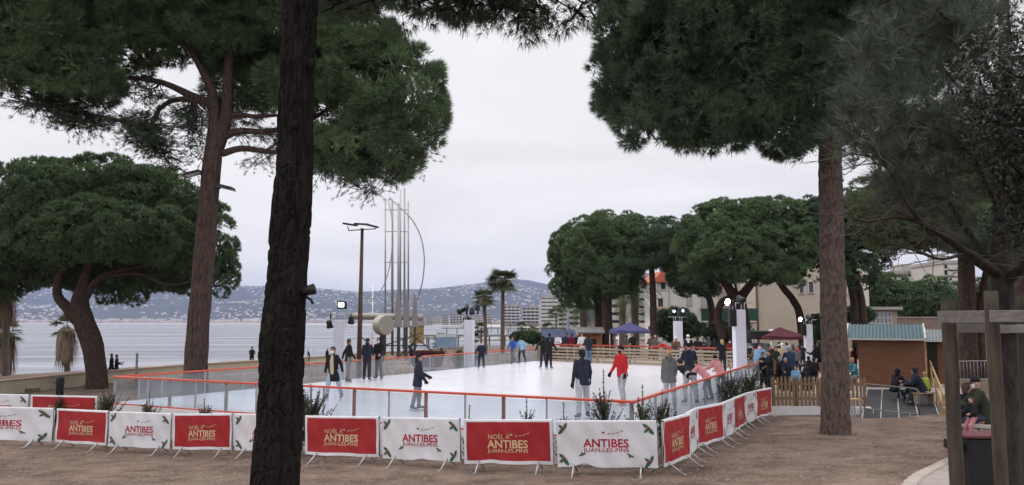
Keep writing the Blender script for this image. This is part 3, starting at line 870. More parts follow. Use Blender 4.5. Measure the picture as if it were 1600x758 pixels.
def bark_tube(mb, pts, rad, n=14, seg=24, rough=0.07, freq=3.0):
    pts = spline(pts, seg); rad = lerp_list(rad, seg)
    o = len(mb.v)
    mb.tube(pts, rad, n)
    sd_ = random.random() * 50
    for i in range(seg):
        for k in range(n):
            q = o + i * n + k
            v = Vector(mb.v[q]); c = pts[i]
            dd = v - c
            f = 1 + rough * (mnoise.noise(Vector((v.x * freq + sd_, v.y * freq, v.z * freq * 0.35))) + 0.6 * mnoise.noise(Vector((v.x * freq * 3 + sd_, v.y * freq * 3, v.z * freq * 0.8))))
            mb.v[q] = tuple(c + dd * f)
def limbs_to(mb, start, lobes, n, r0, r1=0.02, sag=0.15, rr=random):
    ends = []
    for k in range(n):
        l = lobes[k % len(lobes)] if k < len(lobes) else rr.choice(lobes)
        e = Vector((l[0] + rr.uniform(-.6, .6) * l[3], l[1] + rr.uniform(-.6, .6) * l[4], l[2] + rr.uniform(-.5, .3) * l[5]))
        s = Vector(start[k % len(start)])
        m1 = s.lerp(e, 0.35) + Vector((rr.uniform(-.3, .3), rr.uniform(-.3, .3), -sag * (e - s).length * 0.5))
        m2 = s.lerp(e, 0.7) + Vector((rr.uniform(-.4, .4), rr.uniform(-.4, .4), -sag * (e - s).length * 0.3))
        bark_tube(mb, [s, m1, m2, e], [r0, r0 * 0.7, r0 * 0.4, r1], 7, 12, 0.12)
        ends.append((s, m1, m2, e))
    return ends
def twig_sprays(name, ends, parent, m, mb, n=6, reach=1.2, per=14, length=0.3, width=0.022, droop=-0.25):
    C, D = [], []
    for (s, m1, m2, e) in ends:
        for k in range(n):
            t = random.uniform(0.45, 1.0)
            p = (m1.lerp(m2, (t - .45) / .3) if t < .75 else m2.lerp(e, (t - .75) / .25))
            d = Vector((random.gauss(0, 1), random.gauss(0, 1), random.gauss(droop, 0.35))).normalized()
            q = p + d * reach * random.uniform(0.5, 1.0)
            mid = p.lerp(q, 0.5) + Vector((0, 0, random.uniform(-.15, .15) * reach))
            mb.tube([p, mid, q], [0.018, 0.012, 0.006], 4)
            for j in range(3):
                a = p.lerp(q, 0.45 + 0.27 * j + random.uniform(-.08, .08)) + Vector((random.gauss(0, .08), random.gauss(0, .08), random.gauss(0, .06)))
                C.append(a); D.append((d + Vector((0, 0, random.uniform(-.2, .5)))).normalized())
    V, Fq = needles(np.array([tuple(c) for c in C]), np.array([tuple(d) for d in D]), per, length, width, 0.5)
    return np_mesh(name, V, Fq, m, parent)

# ---- big dark trunk in front
def front_pine():
    base = Vector((at(433, 700, 8.0).x, 8.0, ground(at(433, 700, 8).x, 8)))
    t = thing('pine_tree', 'near-black pine trunk standing closest to the viewer, cutting the view from top to bottom', 'tree', base)
    axis = px_path([(430, 820), (432, 740), (437, 620), (444, 500), (453, 380), (459, 250), (465, 120), (469, 0), (474, -120), (482, -260)], base, 8.0)
    axis[0].z = -0.3
    wid = [76, 68, 64, 61, 58, 54, 54, 56, 50, 44]
    seg, n = 330, 96
    pts = spline(axis, seg); rad = [w / 2 * 8.0 / F for w in lerp_list(wid, seg)]
    mb = MB(); mb.tube(pts, rad, n, smooth=False)
    for i in range(seg):
        for k in range(n):
            v = Vector(mb.v[i * n + k]); c = pts[i]; dd = (v - c)
            a = k / n * 2 * math.pi
            q = Vector((math.cos(a) * 3.4 + .5 * mnoise.noise(v * 5), math.sin(a) * 3.4, v.z * 1.5 + .6 * mnoise.noise(v * 6)))
            ds = mnoise.voronoi(q * 1.55)[0]
            plate = min(1.0, (ds[1] - ds[0]) * 4.5)
            h = 0.024 * plate + 0.012 * mnoise.noise(Vector((math.cos(a) * 6, math.sin(a) * 6, v.z * 3))) + 0.03 * mnoise.noise(Vector((math.cos(a) * 1.2, math.sin(a) * 1.2, v.z * 1.1)))
            if i == 0: h = 0.05
            mb.v[i * n + k] = tuple(c + dd * (1 + (h - 0.012) / max(0.1, rad[i])))
    # knots where limbs have been cut
    for (px, py, r) in ((487, 100, .05), (462, 196, .05)):
        p = at(px, py, 7.85) - base
        mb.ball((p.x, p.y, p.z), (r, r * 1.2, r * 1.2), 8)
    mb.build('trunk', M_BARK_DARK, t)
    L = px_lobes([(620, -70, 210, 70, 9.0, 1.6), (800, -40, 170, 52, 9.5, 1.4), (700, -150, 300, 110, 9, 2.2), (420, -190, 260, 120, 8.5, 2.0), (900, -20, 90, 36, 9.5, 1.0)], base)
    br = MB()
    top = pts[-30]
    ends = limbs_to(br, [top], L, 9, 0.07, 0.015, 0.1)
    low = px_lobes([(600, 2, 60, 8, 8.6), (660, 5, 60, 8, 8.8), (740, 2, 60, 8, 9), (800, 12, 50, 10, 9), (850, 22, 45, 12, 9.2), (890, 15, 50, 10, 9.4), (930, 10, 40, 10, 9.4), (545, 20, 40, 25, 8.4), (525, 5, 30, 20, 8.2)], base)
    e2 = limbs_to(br, [Vector(L[0][:3]), Vector(L[1][:3])], low, 20, 0.018, 0.006, 0.05)
    twig_sprays('needle_sprays', e2, t, leafmat('hanging_needles', (0.034, 0.040, 0.028), (0.072, 0.080, 0.052)), br, 5, 0.30, 16, 0.13, 0.0065, -0.5)
    # bare hanging twigs
    for k in range(16):
        s = at(random.choice([680, 700, 715, 730, 740, 752]) + random.uniform(-8, 8), -12, 9.0) - base
        q = s.copy(); P = [q.copy()]
        dx = random.uniform(-.06, .08)
        for j in range(5):
            q = q + Vector((dx + random.uniform(-.05, .05), random.uniform(-.05, .05), -random.uniform(.05, .13)))
            P.append(q)
        br.tube(P, [0.006, 0.005, 0.004, 0.0035, 0.003, 0.003], 4)
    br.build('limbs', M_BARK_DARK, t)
    crown('crown', L, t, M_NEEDLE_D, 0.28, 0.8, 14, 12, 0.15, 0.009, 0.55, 0.1, 0.5)
front_pine()

# ---- leaning pine left of the rink, with floodlights on its trunk
def leaning_pine():
    Y = 33.0
    bx = at(303, 600, Y).x
    base = Vector((bx, Y, ground(bx, Y) - 0.05))
    t = thing('pine_tree', 'tall reddish pine leaning over the left rink rail, two floodlights on its trunk', 'tree', base)
    tr = MB()
    k = Y / F / 2
    ax = px_path([(303, 640), (305, 600), (309, 520), (318, 420), (325, 330), (332, 250), (338, 190)], base, Y); ax[0].z = -0.2
    bark_tube(tr, ax, [50 * k, 38 * k, 33 * k, 32 * k, 30 * k, 28 * k, 22 * k], 28, 70, 0.07, 2.2)
    bark_tube(tr, px_path([(333, 245), (352, 190), (356, 120), (362, 40)], base, Y), [24 * k, 19 * k, 16 * k, 10 * k], 12, 20)
    bark_tube(tr, px_path([(337, 200), (330, 140), (300, 80), (270, 20)], base, Y), [20 * k, 15 * k, 10 * k, 5 * k], 12, 20)
    bark_tube(tr, px_path([(347, 215), (375, 205), (420, 205), (480, 190), (540, 150)], base, Y), [13 * k, 11 * k, 9 * k, 7 * k, 4 * k], 9, 20)
    bark_tube(tr, px_path([(347, 240), (380, 232), (430, 238), (500, 240), (560, 220)], base, Y), [12 * k, 10 * k, 8 * k, 6 * k, 3 * k], 9, 20)
    bark_tube(tr, px_path([(335, 165), (300, 150), (250, 128), (190, 122), (120, 130)], base, Y), [16 * k, 13 * k, 9 * k, 6 * k, 3 * k], 9, 20)
    bark_tube(tr, px_path([(250, 165), (240, 190), (210, 195), (150, 180), (80, 175)], base, Y), [7 * k, 6 * k, 5 * k, 4 * k, 2 * k], 8, 20)
    bark_tube(tr, px_path([(330, 160), (280, 155), (252, 168), (235, 195)], base, Y), [12 * k, 9 * k, 7 * k, 5 * k], 8, 20)
    bark_tube(tr, px_path([(350, 200), (362, 180), (400, 182), (440, 180)], base, Y), [10 * k, 9 * k, 7 * k, 4 * k], 8, 16)
    L = px_lobes([(20, 60, 110, 75, 31, 2.6), (130, 50, 140, 92, 33, 3), (275, 20, 140, 84, 33.5, 3.2), (420, 40, 130, 96, 34.5, 3.2), (520, 120, 100, 85, 33.5, 2.6),
                  (612, 160, 88, 82, 33, 2.4), (575, 235, 80, 48, 32.5, 2.0), (410, 130, 90, 60, 36, 2.2), (90, 120, 95, 38, 31.5, 2.2), (560, 75, 70, 50, 34, 2.0),
                  (250, -110, 330, 120, 33, 6.5), (20, -80, 150, 80, 34, 4), (480, -70, 190, 90, 34, 4.5)], base)
    crown('crown', L, t, M_NEEDLE, 0.52, 1.0, 24, 14, 0.30, 0.022, 0.65, 0.25, 0.8)
    low = px_lobes([(60, 165, 60, 15, 31), (110, 175, 60, 18, 31.5), (170, 180, 50, 25, 32), (215, 190, 40, 30, 32), (235, 150, 40, 20, 32.5), (275, 200, 25, 30, 33), (300, 210, 20, 30, 33),
                    (380, 170, 30, 25, 34), (400, 215, 30, 20, 34), (520, 215, 40, 20, 33), (540, 260, 50, 20, 32.5), (600, 282, 40, 14, 32), (640, 255, 30, 20, 32), (500, 270, 25, 15, 33), (590, 275, 40, 20, 32), (30, 150, 40, 20, 31), (255, 225, 30, 15, 32.5), (190, 215, 40, 15, 32),
                    (130, 195, 40, 15, 31.5), (90, 185, 40, 15, 31), (20, 140, 30, 25, 31), (230, 175, 40, 25, 33), (290, 185, 30, 30, 34), (265, 245, 25, 20, 33), (310, 240, 20, 25, 33.5), (285, 265, 20, 15, 33), (370, 205, 25, 25, 34), (395, 250, 25, 15, 34), (405, 160, 25, 30, 35),
                    (510, 245, 30, 25, 33), (555, 280, 40, 14, 32.5), (620, 268, 30, 18, 32), (655, 235, 25, 25, 32), (585, 300, 25, 10, 32), (490, 200, 20, 40, 34), (675, 210, 15, 20, 32)], base)
    st = [p for p in px_path([(250, 128), (220, 195), (500, 235), (300, 150), (480, 190), (150, 180)], base, Y)]
    ends = []
    for i, l in enumerate(low):
        s = min(st, key=lambda q: (q - Vector(l[:3])).length)
        ends += limbs_to(tr, [s], [l], 5, 0.035, 0.010, 0.02)
    twig_sprays('needle_sprays', ends, t, M_NEEDLE_D, tr, 10, 0.95, 15, 0.19, 0.012, -0.25)
    tr.build('trunk', M_BARK, t)
    # floodlights on the trunk: things of their own
    for px, py, s, lb in ((303, 271, -1, 'flat black floodlight pointing left, upper one on the leaning pine trunk'), (353, 293, 1, 'flat black floodlight pointing right, lower one on the leaning pine trunk')):
        p = at(px, py, Y - 0.2)
        fl = thing('floodlight', lb, 'floodlight', p, 0, 'floodlights on the leaning pine')
        mb = MB()
        M = Matrix.Rotation(s * R(14), 4, 'Y')
        mb.add([M @ Vector(v) for v in [(-.36, -.28, -.05), (.36, -.28, -.05), (.36, .28, -.05), (-.36, .28, -.05), (-.3, -.22, .07), (.3, -.22, .07), (.3, .22, .07), (-.3, .22, .07)]],
               [(4, 5, 6, 7), (0, 1, 5, 4), (1, 2, 6, 5), (2, 3, 7, 6), (3, 0, 4, 7)])
        mb.build('housing', mat('black_metal', (0.02, 0.02, 0.022), rough=0.5), fl)
        mb = MB(); mb.add([M @ Vector(v) for v in [(-.34, -.26, -.055), (.34, -.26, -.055), (.34, .26, -.055), (-.34, .26, -.055)]], [(3, 2, 1, 0)])
        mb.build('lens', mat('lamp_glass', (0.5, 0.5, 0.5), rough=0.15), fl)
        mb = MB(); mb.box((-s * 0.42, 0.05, -0.02), (0.34, 0.1, 0.08)); mb.build('bracket', mat('black_metal', (0.02, 0.02, 0.022)), fl)
leaning_pine()

# ---- umbrella pine far left
def umbrella(label, base_px, Y, trunks, lobes, m, sub=0.8, tl=0.34, tw=0.07, rad_k=1.0, dens=1.0, tufts=15, per=9, limbs=10, bark=None, r0=0.12, zmin=-0.75):
    b = at(base_px[0], base_px[1], Y)
    base = Vector((b.x, Y, b.z))
    t = thing('umbrella_pine', label, 'tree', base)
    k = Y / F / 2
    tr = MB(); starts = []
    for tk in trunks:
        P = px_path(tk[0], base, Y)
        if tk is trunks[0] or tk[0][0][1] > base_px[1] - 12:
            P[0].z = min(P[0].z, ground(base.x + P[0].x, Y + P[0].y) - base.z - .25)
        bark_tube(tr, P, [w * k for w in tk[1]], 14, 30, 0.09, 2.0)
        starts.append(P[-1])
    L = px_lobes(lobes, base)
    limbs_to(tr, starts, L, limbs, r0, 0.03, 0.08)
    tr.build('trunk', bark or M_BARK, t)
    crown('crown', L, t, m, sub * .72, dens, int(tufts * 2.0), per, tl * .52, tw * .62, 0.9, 0.5, 0.5, zmin, rag=.10)
    return t
umbrella('broad umbrella pine with a crooked forked trunk by the sea wall', (150, 607), 43.5,
         [([(150, 615), (151, 590), (146, 545), (132, 505), (124, 475), (132, 440), (140, 410)], [36, 30, 31, 30, 27, 17, 12]),
          ([(122, 500), (104, 480), (90, 462), (92, 435), (104, 412)], [22, 16, 14, 12, 8]),
          ([(130, 470), (150, 440), (180, 425), (230, 415)], [14, 11, 8, 5]),
          ([(165, 432), (215, 428), (262, 445), (300, 440)], [6, 5, 4, 3])],
         [(70, 330, 140, 66, 46), (150, 305, 115, 52, 47), (235, 330, 95, 62, 47), (295, 385, 66, 72, 46), (170, 375, 130, 52, 44), (30, 385, 110, 66, 46), (100, 415, 95, 38, 47), (322, 425, 38, 45, 47), (205, 425, 110, 30, 47.5), (-40, 440, 60, 35, 47), (190, 455, 32, 16, 46), (-60, 360, 90, 80, 48)],
         M_NEEDLE, 0.85, 0.42, 0.075, tufts=17, per=10)

# ---- big dark pine right of the rink
def right_pine():
    Y = 23.6
    b = gp(1306, 678); base = Vector((b.x, b.y, b.z)); Y = b.y
    t = thing('pine_tree', 'tall straight pine with scaly brown trunk rooted in the open earth right of the rink', 'tree', base)
    k = Y / F / 2
    tr = MB()
    ax = px_path([(1306, 690), (1306, 672), (1305, 600), (1302, 480), (1299, 360), (1297, 240), (1296, 150), (1290, 60)], base, Y); ax[0].z = -.25
    seg, n = 150, 48
    pts = spline(ax, seg); rad = [w * k for w in lerp_list([58, 44, 41, 38, 36, 34, 32, 22], seg)]
    M_B4 = mat('scaly_pine_bark', (0.032, 0.024, 0.021), color2=(0.165, 0.125, 0.108), rough=0.95, scale=5, stretch=(2.4, 2.4, 1.0), bump=1.0, bscale=9, spec=0.1)
    tr.tube(pts, rad, n, smooth=False)
    for i in range(seg):
        for q in range(n):
            v = Vector(tr.v[i * n + q]); c = pts[i]; a = q / n * 2 * math.pi
            ds = mnoise.voronoi(Vector((math.cos(a) * 2.6, math.sin(a) * 2.6, v.z * 1.3)) * 1.4)[0]
            h = 0.026 * min(1.0, (ds[1] - ds[0]) * 3) + 0.03 * mnoise.noise(Vector((math.cos(a), math.sin(a), v.z * .7)))
            if i < 14: h += 0.05 * (1 - i / 14) * (1 + math.sin(a * 5 + 1))
            tr.v[i * n + q] = tuple(c + (v - c) * (1 + (h - .015) / rad[i]))
    L = px_lobes([(985, 125, 55, 62, 24.5, 1.6), (1005, 60, 62, 70, 24.5, 1.8), (1040, 170, 72, 62, 23.5, 1.8), (1100, 190, 60, 48, 23, 1.6), (1070, 60, 95, 95, 23, 2.4), (1165, 100, 100, 95, 23, 2.5),
                  (1160, 180, 55, 32, 22.6, 1.5), (1250, 130, 95, 70, 22.6, 2), (1235, 210, 38, 26, 22.5, 1.0), (1200, 10, 210, 100, 24, 4), (1335, 90, 100, 95, 24.5, 2.8), (1410, 50, 110, 120, 25.5, 3), (1345, 190, 60, 40, 24, 1.4), (1210, -130, 300, 120, 24, 6), (1030, -40, 110, 80, 24, 3)], base)
    limbs_to(tr, [pts[-1], pts[-20], pts[-35]], L, 18, 0.13, 0.03, 0.02)
    crown('crown', L, t, M_NEEDLE_D, 0.42, 1.1, 24, 13, 0.23, 0.018, 0.6, 0.15, 0.9)
    low = px_lobes([(1080, 232, 20, 8, 23), (1130, 215, 20, 10, 23), (1160, 212, 20, 8, 22.6), (1200, 215, 16, 10, 22.5), (1240, 235, 16, 8, 22.4), (1262, 240, 14, 8, 22.4), (1000, 195, 16, 12, 24), (1290, 215, 30, 20, 22)], base)
    ends = []
    for l in low:
        ends += limbs_to(tr, [Vector(l[:3]) + Vector((random.uniform(-.5, .5), .3, .9))], [l], 3, 0.02, 0.01, 0.0)
    twig_sprays('needle_sprays', ends, t, M_NEEDLE_D, tr, 7, 0.35, 14, 0.26, 0.016, -0.3)
    tr.build('trunk', M_B4, t)
right_pine()

# ---- young pine tied to stakes, near right
def staked_pine():
    Y = 6.6
    b = at(1576, 700, Y); base = Vector((b.x, Y, ground(b.x, Y)))
    t = thing('young_pine', 'young pine with bare grey lower branches, tied between wooden stakes', 'tree', base)
    k = Y / F / 2
    tr = MB()
    ax = px_path([(1578, 860), (1575, 740), (1572, 600), (1568, 480), (1566, 420), (1566, 330), (1572, 200), (1570, 60), (1566, -120)], base, Y); ax[0].z = -.2
    bark_tube(tr, ax, [40 * k, 36 * k, 34 * k, 33 * k, 32 * k, 26 * k, 22 * k, 18 * k, 8 * k], 22, 80, 0.10, 14)
    def br(P, r, seg=14):
        bark_tube(tr, px_path(P, base, Y), [x * k for x in r], 7, seg, 0.12, 14)
        return px_path(P, base, Y)
    B = []
    B.append(br([(1564, 432, 6.6), (1535, 412, 6.5), (1510, 395, 6.4), (1478, 372, 6.3), (1452, 356, 6.1), (1400, 330, 6.0)], [22, 18, 14, 11, 8, 4]))
    B.append(br([(1560, 425, 6.6), (1535, 395, 6.7), (1510, 360, 6.8), (1492, 330, 6.9), (1482, 290, 7.0), (1470, 230, 7.0)], [16, 13, 11, 9, 7, 4]))
    B.append(br([(1570, 440, 6.6), (1590, 425, 6.4), (1612, 405, 6.2), (1650, 370, 6.0)], [20, 16, 13, 8]))
    B.append(br([(1452, 356, 6.1), (1425, 330, 6.0), (1395, 275, 5.9), (1372, 235, 5.8), (1350, 200, 5.8)], [7, 6, 5, 4, 2.5]))
    B.append(br([(1478, 372, 6.3), (1440, 350, 6.2), (1400, 340, 6.1), (1350, 346, 6.0), (1318, 330, 6.0)], [6, 5, 4, 3, 2]))
    B.append(br([(1492, 330, 6.9), (1460, 285, 6.8), (1420, 260, 6.7), (1375, 248, 6.6), (1330, 240, 6.6)], [6, 5, 4, 3, 2]))
    B.append(br([(1566, 340, 6.6), (1530, 260, 6.5), (1490, 215, 6.3), (1450, 195, 6.1), (1400, 180, 6.0)], [10, 8, 6, 4, 3]))
    B.append(br([(1568, 300, 6.6), (1545, 220, 6.7), (1510, 150, 6.8), (1450, 90, 6.8), (1400, 60, 6.8)], [10, 8, 6, 4, 3]))
    B.append(br([(1570, 200, 6.6), (1550, 120, 6.5), (1510, 60, 6.4), (1460, 10, 6.3), (1420, -40, 6.3)], [8, 7, 5, 4, 3]))
    B.append(br([(1568, 250, 6.6), (1600, 160, 6.5), (1640, 80, 6.4)], [8, 6, 4]))
    B.append(br([(1510, 395, 6.4), (1470, 405, 6.3), (1430, 392, 6.2), (1390, 380, 6.2)], [6, 4, 3, 2]))
    B.append(br([(1500, 345, 6.85), (1480, 310, 6.6), (1440, 310, 6.5), (1400, 305, 6.4)], [5, 4, 3, 2]))
    # fine bare twigs
    tw = MB()
    for P in B:
        for _ in range(16):
            i = random.randint(1, len(P) - 2); s = P[i].lerp(P[i + 1], random.random())
            d = Vector((random.gauss(-.5, .7), random.gauss(0, .5), random.gauss(.1, .5))).normalized()
            q = s + d * random.uniform(.12, .35)
            r = q + (d + Vector((random.gauss(0, .4), 0, random.gauss(.2, .4)))).normalized() * random.uniform(.08, .2)
            tw.tube([s, q, r], [.0036, .0028, .0018], 4)
            tw.tube([q, q + Vector((random.gauss(-.05, .07), random.gauss(0, .05), random.gauss(0.02, .08)))], [.003, .002], 4)
    for P in (B[3], B[4], B[5], B[10], B[11]):
        tw.tube(spline([p + Vector((0, -.01, .004)) for p in P], 24), lerp_list([.010, .008, .006, .005, .003], 24), 6)
    tw.build('bare_twigs', mat('dead_twig', (0.06, 0.054, 0.05), color2=(0.15, 0.137, 0.125), scale=8), t)
    tr.build('trunk', mat('young_grey_bark', (0.018, 0.014, 0.013), color2=(0.065, 0.054, 0.048), rough=0.9, scale=9, stretch=(2, 2, .8), bump=.7, bscale=20), t)
    # long needles at the branch ends and along the upper branches
    C, D = [], []
    for k2, P in enumerate(B):
        if k2 in (0, 2, 4, 10): continue
        S = spline(P, 40)
        for i in range(14 if k2 in (3, 5, 11) else 9, 40):
            for _ in range(5 if k2 > 5 else 3):
                dd = (S[min(39, i + 1)] - S[i - 1]).normalized()
                C.append(S[i] + Vector((random.gauss(0, .11), random.gauss(0, .13), random.gauss(.02, .10)))); D.append((dd + Vector((random.gauss(0, .5), random.gauss(0, .5), random.gauss(.45, .35)))).normalized())
    for l in px_lobes([(1380, 120, 70, 70, 6.2), (1450, 100, 80, 80, 6.4), (1420, 190, 80, 50, 6.2), (1500, 60, 70, 70, 6.4), (1340, 170, 40, 50, 5.9), (1500, 180, 60, 70, 6.5), (1440, 20, 90, 60, 6.4), (1350, 70, 50, 60, 6.1), (1400, 235, 60, 25, 6.2), (1560, 20, 70, 80, 6.5)], base):
        P, Nn = ell_points(l, 55, -1)
        P = np.array(l[:3]) + (P - np.array(l[:3])) * RNG.random((len(P), 1)) ** .5
        for p in P: C.append(Vector(p)); D.append(Vector((random.gauss(-.35, .5), random.gauss(-.1, .5), random.gauss(.5, .4))).normalized())
    V, Fq = needles(np.array([tuple(c) for c in C]), np.array([tuple(d) for d in D]), 26, 0.14, 0.0040, 0.5)
    np_mesh('crown', V, Fq, M_NEEDLE_B, t)
    # stakes and cross pieces tied round it; shade of the trees above is darkened into their colour
    m = mat('weathered_shaded_stake', (0.036, 0.028, 0.022), color2=(0.10, 0.08, 0.06), rough=0.9, scale=6, stretch=(4, 4, .5), bump=.5, bscale=25)
    st = thing('tree_stakes', 'weathered, shade-darkened round stakes joined by planks around the young pine', 'tree stakes', (base.x, Y, base.z), 0)
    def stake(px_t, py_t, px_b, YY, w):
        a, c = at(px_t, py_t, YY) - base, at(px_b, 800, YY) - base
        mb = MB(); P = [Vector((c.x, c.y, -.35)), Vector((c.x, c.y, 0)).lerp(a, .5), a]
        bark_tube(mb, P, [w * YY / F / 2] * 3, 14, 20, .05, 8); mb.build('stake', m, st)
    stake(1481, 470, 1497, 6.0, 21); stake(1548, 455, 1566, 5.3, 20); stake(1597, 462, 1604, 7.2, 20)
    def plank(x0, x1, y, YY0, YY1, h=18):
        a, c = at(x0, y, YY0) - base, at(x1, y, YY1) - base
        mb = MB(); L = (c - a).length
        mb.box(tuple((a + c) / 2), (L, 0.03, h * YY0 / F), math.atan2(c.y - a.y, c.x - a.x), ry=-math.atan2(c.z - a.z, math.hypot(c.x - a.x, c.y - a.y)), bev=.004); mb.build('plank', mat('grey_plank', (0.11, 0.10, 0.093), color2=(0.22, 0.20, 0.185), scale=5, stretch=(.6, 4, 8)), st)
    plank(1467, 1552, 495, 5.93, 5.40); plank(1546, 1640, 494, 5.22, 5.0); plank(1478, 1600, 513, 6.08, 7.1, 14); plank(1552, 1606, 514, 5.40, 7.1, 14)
staked_pine()

# ---- dark holm oak leaning into the picture at the right edge
def holm_oak():
    Y = 5.6
    b = at(1690, 700, Y); base = Vector((b.x, Y, ground(b.x, Y)))
    t = thing('holm_oak', 'dark small-leaved evergreen oak hanging in from the right edge', 'tree', base)
    tr = MB(); k = Y / F / 2
    bark_tube(tr, px_path([(1692, 860), (1688, 600), (1668, 380), (1640, 200), (1610, 60)], base, Y), [44 * k, 38 * k, 30 * k, 20 * k, 8 * k], 14, 40)
    L = px_lobes([(1560, 110, 45, 90, 5.4, .5), (1590, 230, 50, 90, 5.4, .5), (1605, 340, 40, 60, 5.5, .45), (1640, 120, 70, 110, 5.6, .7), (1660, 280, 60, 110, 5.6, .7), (1545, 190, 28, 50, 5.3, .3)], base)
    e = limbs_to(tr, px_path([(1668, 380), (1640, 200)], base, Y), L, 26, .02, .005, 0)
    tr.build('trunk', M_BARK_DARK, t)
    C = []
    for l in L:
        n = int(3300 * l[3] * l[5] / 0.12 * .75)
        u = unit(RNG.normal(0, 1, (n, 3))) * RNG.random((n, 1)) ** .38
        C.append(np.array(l[:3]) + u * np.array(l[3:6]))
    C = np.concatenate(C); n = len(C)
    d = unit(RNG.normal(0, 1, (n, 3)) + np.array([-.2, 0, -.25])); s = unit(np.cross(d, RNG.normal(0, 1, (n, 3))))
    nn = np.cross(d, s)
    Ln = RNG.uniform(.032, .056, (n, 1)); W = Ln * .38
    V = np.stack([C, C + d * Ln * .35 + s * W / 2 + nn * Ln * .06, C + d * Ln, C + d * Ln * .35 - s * W / 2 + nn * Ln * .06], 1).reshape(-1, 3)
    o = (np.arange(n) * 4)[:, None]
    np_mesh('crown', V, o + np.array([0, 1, 2, 3]), M_BROADLEAF, t)
holm_oak()

# ---- pines of the middle distance, right
umbrella('spreading olive-green pine behind the staked young pine', (1513, 575), 42.0,
         [([(1513, 585), (1513, 540), (1511, 480), (1510, 420), (1508, 370)], [32, 27, 25, 24, 18]), ([(1535, 585), (1532, 500), (1538, 440), (1550, 390)], [14, 12, 11, 8])],
         [(1400, 345, 62, 45, 41), (1445, 310, 85, 60, 42), (1520, 300, 95, 75, 43), (1372, 320, 40, 45, 41), (1480, 355, 80, 32, 40), (1590, 310, 80, 85, 43), (1545, 372, 70, 24, 41), (1425, 365, 38, 18, 40), (1660, 330, 80, 90, 43), (1500, 225, 120, 60, 43)],
         M_NEEDLE_Y, 0.6, 0.36, 0.045, dens=.85, tufts=15, per=10, zmin=-.9)
umbrella('dark pine trunk standing behind the staked pine at the right edge', (1588, 590), 33.0,
         [([(1588, 600), (1588, 540), (1592, 470), (1596, 400)], [26, 22, 20, 16])],
         [(1640, 380, 70, 40, 33), (1600, 360, 60, 40, 34)], M_NEEDLE_D, 0.6, 0.36, 0.045)
umbrella('pine with twin leaning trunks against the cream gable', (1352, 505), 62.0,
         [([(1352, 515), (1345, 470), (1334, 430), (1328, 390)], [16, 13, 12, 9]), ([(1338, 515), (1334, 470), (1326, 430), (1312, 390)], [14, 12, 11, 8])],
         [(1305, 352, 55, 42, 62), (1345, 375, 50, 55, 61), (1275, 345, 40, 32, 62), (1330, 330, 50, 30, 63), (1375, 350, 45, 45, 61), (1340, 425, 26, 26, 60), (1290, 395, 20, 24, 60)],
         M_NEEDLE_D, 0.75, 0.4, 0.075)
# the two clumps behind the rink
umbrella('umbrella pine at the left end of the clump, bulging over the flats', (935, 545), 72.0,
         [([(935, 548), (936, 500), (932, 460), (920, 425)], [17, 13, 12, 9])],
         [(905, 395, 44, 42, 71), (890, 425, 28, 45, 71), (925, 375, 50, 32, 72), (905, 450, 34, 34, 72), (940, 410, 40, 40, 70)], M_NEEDLE, 0.85, 0.42, 0.085, zmin=-.85)
umbrella('tall umbrella pine with a thick straight trunk left of the blue gazebo', (949, 545), 68.0,
         [([(949, 548), (949, 500), (948, 440), (945, 410)], [19, 15, 14, 11])],
         [(960, 365, 55, 30, 68), (985, 395, 45, 38, 67), (950, 430, 42, 36, 67), (925, 400, 40, 50, 67), (1000, 372, 45, 30, 69), (975, 440, 30, 24, 68)], M_NEEDLE, 0.85, 0.42, 0.085)
umbrella('umbrella pine with a slim straight trunk between the blue gazebo and the villa', (1022, 540), 66.0,
         [([(1022, 543), (1021, 500), (1020, 450), (1017, 400)], [14, 11, 10, 8])],
         [(1030, 375, 38, 30, 66), (1010, 398, 45, 26, 66), (1045, 395, 28, 34, 66), (985, 405, 30, 26, 67)], M_NEEDLE_D, 0.85, 0.42, 0.085)
umbrella('huge forked umbrella pine behind the tallest white column', (1152, 545), 62.0,
         [([(1158, 555), (1156, 520), (1154, 480), (1152, 462)], [40, 34, 26, 24]), ([(1150, 470), (1136, 445), (1128, 425)], [16, 14, 9]), ([(1154, 470), (1170, 448), (1188, 428)], [16, 13, 9]), ([(1130, 530), (1122, 500), (1126, 475), (1146, 462)], [14, 12, 11, 10])],
         [(1120, 360, 52, 36, 61), (1160, 340, 60, 26, 62), (1205, 345, 56, 32, 62), (1140, 395, 62, 42, 60), (1205, 390, 55, 38, 60), (1235, 372, 42, 38, 61), (1250, 410, 32, 34, 60), (1175, 420, 40, 20, 59), (1095, 395, 35, 45, 61), (1225, 430, 30, 18, 59)], M_NEEDLE, 0.8, 0.42, 0.08, tufts=17, zmin=-.85)
umbrella('dark umbrella pine with a pale bent trunk in front of the villa', (1112, 500), 78.0,
         [([(1114, 525), (1112, 490), (1108, 465), (1098, 445)], [13, 11, 10, 8])],
         [(1085, 420, 36, 48, 77), (1075, 390, 34, 40, 78), (1068, 425, 20, 30, 77), (1105, 425, 32, 24, 76), (1100, 375, 40, 34, 78), (1090, 448, 30, 12, 76)], M_NEEDLE_D, 0.85, 0.44, 0.09)
umbrella('pine with a crooked S-shaped bare trunk in front of the cream gable', (1252, 505), 64.0,
         [([(1256, 520), (1250, 495), (1240, 470), (1224, 450), (1212, 428), (1205, 410)], [14, 12, 11, 10, 9, 8])],
         [(1240, 395, 40, 30, 64), (1265, 372, 36, 34, 65), (1215, 400, 30, 20, 63)], M_NEEDLE, 0.8, 0.42, 0.08)
